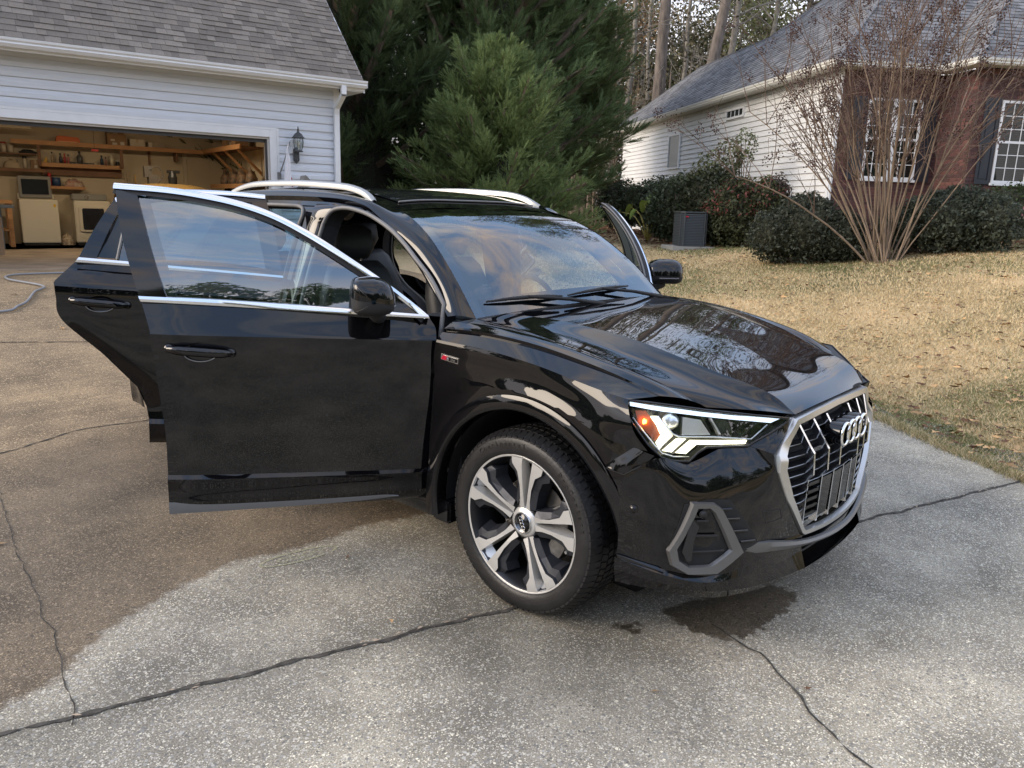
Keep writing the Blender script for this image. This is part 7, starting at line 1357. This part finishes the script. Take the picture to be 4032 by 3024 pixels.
def front_door(s, th):
    fn = doorfn((-.50, .89), th, s); d = door('front_door', fn, FROWS, FE, RE)
    fband('sill_blade', [(.124, .338), (.28, .3645), (1.010, .358)], [(.124, .334), (.40, .319), (1.011, .3095)], lambda u, n_, z: fn(u, n_ - TUM(z) - .016, z), GRT, d, .004, -.02)
    # belt chrome
    fband('belt_chrome', [(1.071, 1.157), (.783, 1.143), (.445, 1.120), (.091, 1.094), (.004, 1.088)], [(1.064, 1.137), (.783, 1.121), (.446, 1.100), (.092, 1.079), (-.003, 1.074)], fn, CHR, d, .012, -.02)
    fband('window_chrome', CU, offs(CU, .021), fn, CHR, d, .010 if s < 0 else .004, -.02 if s < 0 else -.004, 50)
    fband('window_frame', offs(CU, .021 if s < 0 else .002), offs(CU, .040 if s < 0 else .026), fn, MBK, d, .000 if s < 0 else -.005, -.05 if s < 0 else -.040, 50, front=0)
    if s > 0:
        for o_, q_ in ((.004, -.030), (.026, -.040)): MB().tube([fn(u, TUM(z) + q_, z) for u, z in offs(CU, o_)], .0055, 6).out('frame_seal', SEAL, d, smooth=True)
    # pillar panel
    pf = [(1.071, 1.158), (1.097, 1.253), (1.134, 1.392), (1.165, 1.541)]; pg = [(.976, 1.150), (1.007, 1.254), (1.051, 1.407), (1.086, 1.518)]
    fband('pillar_panel', pf, pg, fn, GBK, d, .004, -.06, 20, front=0)
    # glass
    G = []
    for i in range(31):
        t = i / 30; bot = (.030 + (.976 - .030) * t, np.interp(.03 + .946 * t, [0, .09, .445, .783, 1.07], [1.088, 1.094, 1.120, 1.143, 1.157]) - .005); P = crom_arc([(a, b_, 0) for a, b_ in GU[::-1]], 31); tp = P[i]
        G.append([fn(bot[0] + (tp.x - bot[0]) * j / 8, TUM(bot[1] + (tp.y - bot[1]) * j / 8) - .010, bot[1] + (tp.y - bot[1]) * j / 8) for j in range(9)])
    MB().grid(G).out('window_glass', DGL, d, smooth=True)
    fband('sail_panel', [(.012, 1.09), (.055, 1.121), (.12, 1.172)], [(.012, 1.086), (.08, 1.092), (.14, 1.096)], fn, GBK, d, .002, -.04, 10, front=0)
    fband('glass_run', [(.976, 1.150), (1.007, 1.254), (1.051, 1.407), (1.086, 1.518)], [(.945, 1.148), (.976, 1.254), (1.020, 1.407), (1.055, 1.515)], fn, mat('glass_run_rubber', (.05, .055, .05), .6), d, -.014, -.05, 20, front=0)
    for b_, zz in (('Audi', 1.187), ('E1 43R', 1.174)):
        if s < 0: text('glass_marking', b_, .012, frame(fn(.93, TUM(zz) - .006, zz), fn(0, 0, 0) - fn(1, 0, 0), (0, 0, 1), fn(0, 1, 0) - fn(0, 0, 0)), mat('grey_print', (.25, .27, .28)), d, depth=.0002)
    # handle
    def handle(parent, fn, ua, ub, z0, z1, nn=.0):
        L_ = [(ua, z0), (ub, z1)]; P = []; G = []
        for i in range(21):
            t = i / 20; u = ua + (ub - ua) * t; z = z0 + (z1 - z0) * t; w_ = .019 * (1 - .45 * abs(2 * t - 1) ** 5); o_ = nn + .030 * (1 - abs(2 * t - 1) ** 4) + .010; th_ = .010
            G.append([fn(u, o_ - .012, z + w_ * .55), fn(u, o_, z + w_ * .9), fn(u, o_ + .008, z + w_ * .45), fn(u, o_ + .008, z - w_ * .45), fn(u, o_, z - w_ * .9), fn(u, o_ - .012, z - w_ * .55), fn(u, o_ - .012, z + w_ * .55)])
        h = MB().grid(G).out('door_handle', GBK, parent, smooth=True)
        for ue, sg in ((ua, 1), (ub, -1)):
            t = 0 if sg > 0 else 1; z = z0 + (z1 - z0) * t; MB().lathe([(.0, .02), (.014, .018), (.019, .0), (.02, -.02)], 16, frame(fn(ue + (ub - ua) * .03 * sg, nn - .002, z), fn(1, 0, 0) - fn(0, 0, 0), (0, 0, 1), fn(0, 1, 0) - fn(0, 0, 0))).out('handle_mount', GBK, h, smooth=True)
        um, zm = (ua + ub) / 2, (z0 + z1) / 2; V = [fn(um + .062 * math.cos(q), nn + .0015, zm - .006 + .036 * math.sin(q)) for q in np.linspace(0, 2 * math.pi, 33)[:-1]]; W_ = [fn(um + .046 * math.cos(q), nn - .004, zm - .010 + .024 * math.sin(q)) for q in np.linspace(0, 2 * math.pi, 33)[:-1]]
        MB().add(V + W_, [(i, (i + 1) % 32, 32 + (i + 1) % 32, 32 + i) for i in range(32)] + [tuple(range(32, 64))]).out('handle_cup', PAINT, h, smooth=False)
        MB().tube(V[17:32], .0016, 5).out('cup_edge', SIL, h, smooth=True)
    handle(d, fn, .975, .742, .970, .950, .006)
    # mirror: shell lofted along n
    def msec(n_, sc, dz=0):
        base = [(.150, 1.118), (.140, 1.150), (.146, 1.190), (.165, 1.222), (.200, 1.240), (.250, 1.243), (.300, 1.232), (.306, 1.17), (.300, 1.118), (.26, 1.102), (.19, 1.102)]
        cu, cz = .225, 1.17; return [Vector(fn(cu + (u - cu) * sc, n_, cz + (z - cz) * sc + dz)) for u, z in base]
    mr = empty('door_mirror'); mr.parent = d
    secs_ = [(-.055, .62, -.012), (-.045, .82, -.008), (-.01, .95, -.002), (.05, 1.0, 0), (.10, .96, -.002), (.128, .80, -.006), (.142, .50, -.010), (.146, .1, -.012)]
    R_ = [msec(*q) for q in secs_]; cols = [crom([r[j] for r in R_], 28) for j in range(11)]
    topj = cols[1:8]; lowj = cols[7:] + cols[:2]
    def sm(cs): # densify across
        L_ = [crom([c[i] for c in cs], 24) for i in range(28)]; return L_
    MB().grid(sm(topj)).out('mirror_cap', PAINT, mr, smooth=True); MB().grid(sm(lowj)).out('mirror_base', MBK, mr, smooth=True)
    MB().add([cols[6][i] for i in range(2, 26)] + [cols[8][i] for i in range(2, 26)], [(i, i + 1, 25 + i, 24 + i) for i in range(23)]).out('mirror_glass', mat('mirror_silver', (.8, .8, .8), .02, 1), mr)
    mb = MB(); P = [fn(.147 + .004, .0 + .12 * t, 1.133 + .003 * t) for t in np.linspace(0, 1, 7)]; mb.tube([fn(.1425, .0, 1.135), fn(.1405, .04, 1.136), fn(.142, .08, 1.137), fn(.150, .115, 1.138)], .005, 6); mb.out('turn_signal', mat('smoked_lens', (.12, .12, .13), .1), mr, smooth=True)
    mb = MB(); mb.tube([fn(.19, -.075, 1.075), fn(.20, -.02, 1.085), fn(.215, .03, 1.11)], [.030, .030, .034], 10); mb.out('mirror_stalk', MBK, mr, smooth=True)
    box('speaker_grille', (0, 0, 0), (.001, .001, .001), MBK, d) if False else None
    mb = MB(); G = [[fn(u, -.125 - .03 * (1 - abs(2 * t - 1)), z) for t, u in zip(np.linspace(0, 1, 9), np.linspace(.2, .9, 9))] for z in (.72, .78, .80)]; mb.grid(G).out('armrest', LEA, d, smooth=True)
    return d, fn, handle
fdR, fnR, handle_ = front_door(-1, 54); front_door(1, 52)
RROWS = [(.345, .357, -.034, 0), (.37, .385, -.012, 0), (.40, .41, -.004, 1), (.44, .46, .002, 1), (.455, .48, -.014, 1), (.52, .54, -.022, 0), (.62, .64, -.014, 0), (.76, .80, -.002, 0), (.92, .965, .004, 0), (1.01, 1.07, .006, 0), (1.045, 1.118, .004, 1), (1.06, 1.136, -.006, 0), (1.095, 1.166, -.034, 0), (1.115, 1.182, -.050, 1), (1.112, 1.192, -.062, 1), (1.14, 1.215, -.072, 0)]
RFE = [(.34, 0), (.9, 0), (1.05, -.02), (1.15, -.043)]; RRE = [(.357, .603), (.405, .598), (.479, .596), (.538, .603), (.612, .623), (.687, .658), (.753, .706), (.806, .771), (.851, .837), (.886, .901), (.963, .918), (1.03, .929), (1.105, .936), (1.137, .935), (1.189, .886), (1.22, .854)]
def rear_door(s, th):
    fn = doorfn((-1.58, .90), th, s); d = door('rear_door', fn, RROWS, RFE, RRE)
    fband('belt_chrome', [(-.043, 1.157), (.486, 1.206), (.623, 1.220), (.839, 1.239)], [(-.047, 1.137), (.486, 1.186), (.622, 1.200), (.854, 1.219)], fn, CHR, d, .008, -.02)
    UPc = [(.018, 1.540), (.19, 1.552), (.42, 1.552), (.60, 1.530), (.690, 1.505), (.76, 1.385), (.838, 1.241)]
    fband('window_chrome', UPc[:5], offs(UPc[:5], .020), fn, CHR, d, .010, -.02)
    fband('window_frame', [(.690, 1.505), (.765, 1.38), (.838, 1.241)], [(.660, 1.47), (.712, 1.362), (.768, 1.234)], fn, GBK, d, .004, -.05, front=0)
    fband('window_frame', offs(UPc[:5], .020), offs(UPc[:5], .045), fn, GBK, d, .002, -.05, front=0)
    fband('window_frame', [(-.043, 1.157), (-.02, 1.33), (.018, 1.540)], [(.03, 1.163), (.055, 1.33), (.085, 1.520)], fn, GBK, d, .004, -.05, front=0)
    G = []
    for i in range(21):
        t = i / 20; b_ = (.03 + .655 * t, 1.163 + .062 * t); tp = (.08 + .565 * t, 1.515 - .0 * t - .06 * max(0, t - .75) * 2); G.append([fn(b_[0] + (tp[0] - b_[0]) * j / 6, TUM(b_[1] + (tp[1] - b_[1]) * j / 6) - .008, b_[1] + (tp[1] - b_[1]) * j / 6) for j in range(7)])
    MB().grid(G).out('window_glass', glass('privacy_door_glass', (.14, .17, .18), 1, 1.5, f0=.13), d, smooth=True)
    fband('window_divider', [(.690, 1.23), (.642, 1.44)], [(.678, 1.23), (.630, 1.44)], fn, SEAL, d, .004, -.03, 8)
    V = [fn(u, TUM(z) - .004, z) for u, z in ((.690, 1.232), (.768, 1.238), (.712, 1.362), (.660, 1.45), (.643, 1.44))]; MB().add(V, [(0, 1, 2, 3, 4)]).out('quarter_glass', PRG, d)
    handle_(d, fn, .872, .640, 1.055, 1.030, .012)
    return d
rear_door(-1, 60); rear_door(1, 58)
# ---- cabin
def seat(x, y, rear=False):
    st = empty('seat'); st.parent = suv; w = .25
    def pad(name, secs, m_=LEA):
        G = []
        for (cx, cz, hw, th, ax_, az) in secs:
            row = []
            for k in range(17):
                q = 2 * math.pi * k / 16; c, s_ = math.cos(q), math.sin(q); cc_ = math.copysign(abs(c) ** .45, c); ss2 = math.copysign(abs(s_) ** .6, s_); row.append(Vector((x + cx + ax_ * th * ss2, y + hw * cc_, cz + az * th * ss2)))
            G.append(row)
        G = [[r.copy() for r in [sum(G[0], Vector()) / 17] * 17]] + G + [[r.copy() for r in [sum(G[-1], Vector()) / 17] * 17]]
        MB().grid(G).out(name, m_, st, smooth=True)
    pad('seat_cushion', [(.22, .60, .22, .06, 0, 1), (.15, .60, .25, .09, 0, 1), (-.1, .585, .26, .09, 0, 1), (-.28, .58, .25, .08, 0, 1)])
    pad('backrest', [(-.22, .62, .24, .07, 1, .3), (-.28, .80, .26, .085, 1, .3), (-.34, 1.0, .245, .08, 1, .3), (-.385, 1.15, .20, .065, 1, .3), (-.40, 1.20, .15, .05, 1, .3)])
    pad('headrest', [(-.41, 1.22, .10, .03, 1, .3), (-.42, 1.27, .135, .055, 1, .3), (-.435, 1.36, .13, .055, 1, .3), (-.44, 1.39, .09, .03, 1, .3)]); MB().tube([(x - .405, y - .06, 1.17), (x - .415, y - .06, 1.25)], .006, 6).tube([(x - .405, y + .06, 1.17), (x - .415, y + .06, 1.25)], .006, 6).out('headrest_post', CHR, st)
    for yy in (-.225, .225): MB().tube([Vector((x - .23, y + yy, .66)), Vector((x - .28, y + yy, .82)), Vector((x - .335, y + yy * .95, 1.0)), Vector((x - .37, y + yy * .8, 1.14))], [.02, .022, .022, .016], 8).out('side_bolster', LEA, st, smooth=True)
seat(-1.25, -.37); seat(-1.25, .37); seat(-2.1, -.36); seat(-2.1, .36)
dash = MB(); G = []
for y in np.linspace(-.70, .70, 21):
    b_ = .045 * math.exp(-((y - .37) / .20) ** 2); G.append([Vector((-.42, y, 1.055)), Vector((-.60, y, 1.055 + b_)), Vector((-.78, y, 1.045 + b_)), Vector((-.86, y, 1.00 + b_ * .5)), Vector((-.88, y, .90)), Vector((-.82, y, .74)), Vector((-.70, y, .60)), Vector((-.60, y, .38))])
dash.grid(G).out('dashboard', mat('dash_soft_plastic', (.025, .026, .030), .65), suv, smooth=True)
box('centre_console', (-1.35, -.12, .36), (-.80, .12, .66), INT, suv, bevel=.03); box('display', (-.885, -.14, .88), (-.872, .14, 1.01), GBK, suv)
sw = empty('steering_wheel'); sw.parent = suv; SWM = frame((-.98, .37, .97), (0, 1, 0), Vector((-.42, 0, .9)).normalized(), Vector((-.9, 0, -.42)).normalized())
MB().tube([SWM @ Vector((.185 * math.cos(q), .185 * math.sin(q), 0)) for q in np.linspace(0, 2 * math.pi, 41)[:-1]], .015, 8, closed=True).out('wheel_rim', LEA, sw, smooth=True); MB().prism([(-.07, -.06), (.07, -.06), (.09, .03), (.05, .06), (-.05, .06), (-.09, .03)], -.02, .02, SWM).tube([SWM @ Vector((-.18, 0, 0)), SWM @ Vector((.18, 0, 0))], .014, 6).tube([SWM @ Vector((0, 0, 0)), SWM @ Vector((0, -.18, 0))], .014, 6).out('wheel_hub', SBK, sw)
MB().tube([(-.72, .37, .88), (-.97, .37, .97)], .03, 10).out('steering_column', MBK, suv)
mb = MB(); hl_ = surf([mirr(re_), mirr(rm_), rc, rm_, re_], 30, 4)[0]; mb.grid([[p + Vector((0, 0, -.035)) for p in r[1:]] for r in hl_]).out('headliner', mat('headliner_fabric', (.10, .10, .10), .95), suv, smooth=True)
mb = MB(); mb.prism([(-.11, -.03), (.11, -.03), (.125, .01), (.10, .035), (-.10, .035), (-.125, .01)], -.015, .015, frame((-.98, 0, 1.40), (0, 1, 0), (0, 0, 1), (-1, 0, 0))); mb.tube([(-.97, 0, 1.42), (-.93, 0, 1.455)], .01, 6); mb.out('interior_mirror', MBK, suv, bevel=.008)
# A pillar inner trims and parcel side glass at the rear quarter
for s in (-1, 1): MB().tube(crom([(-.56, s * .70, 1.07), (-.68, s * .68, 1.18), (-.85, s * .64, 1.32), (-1.05, s * .60, 1.43)], 16), .028, 8).out('pillar_trim', mat('headliner_fabric', (.10, .10, .10), .95), suv, smooth=True)
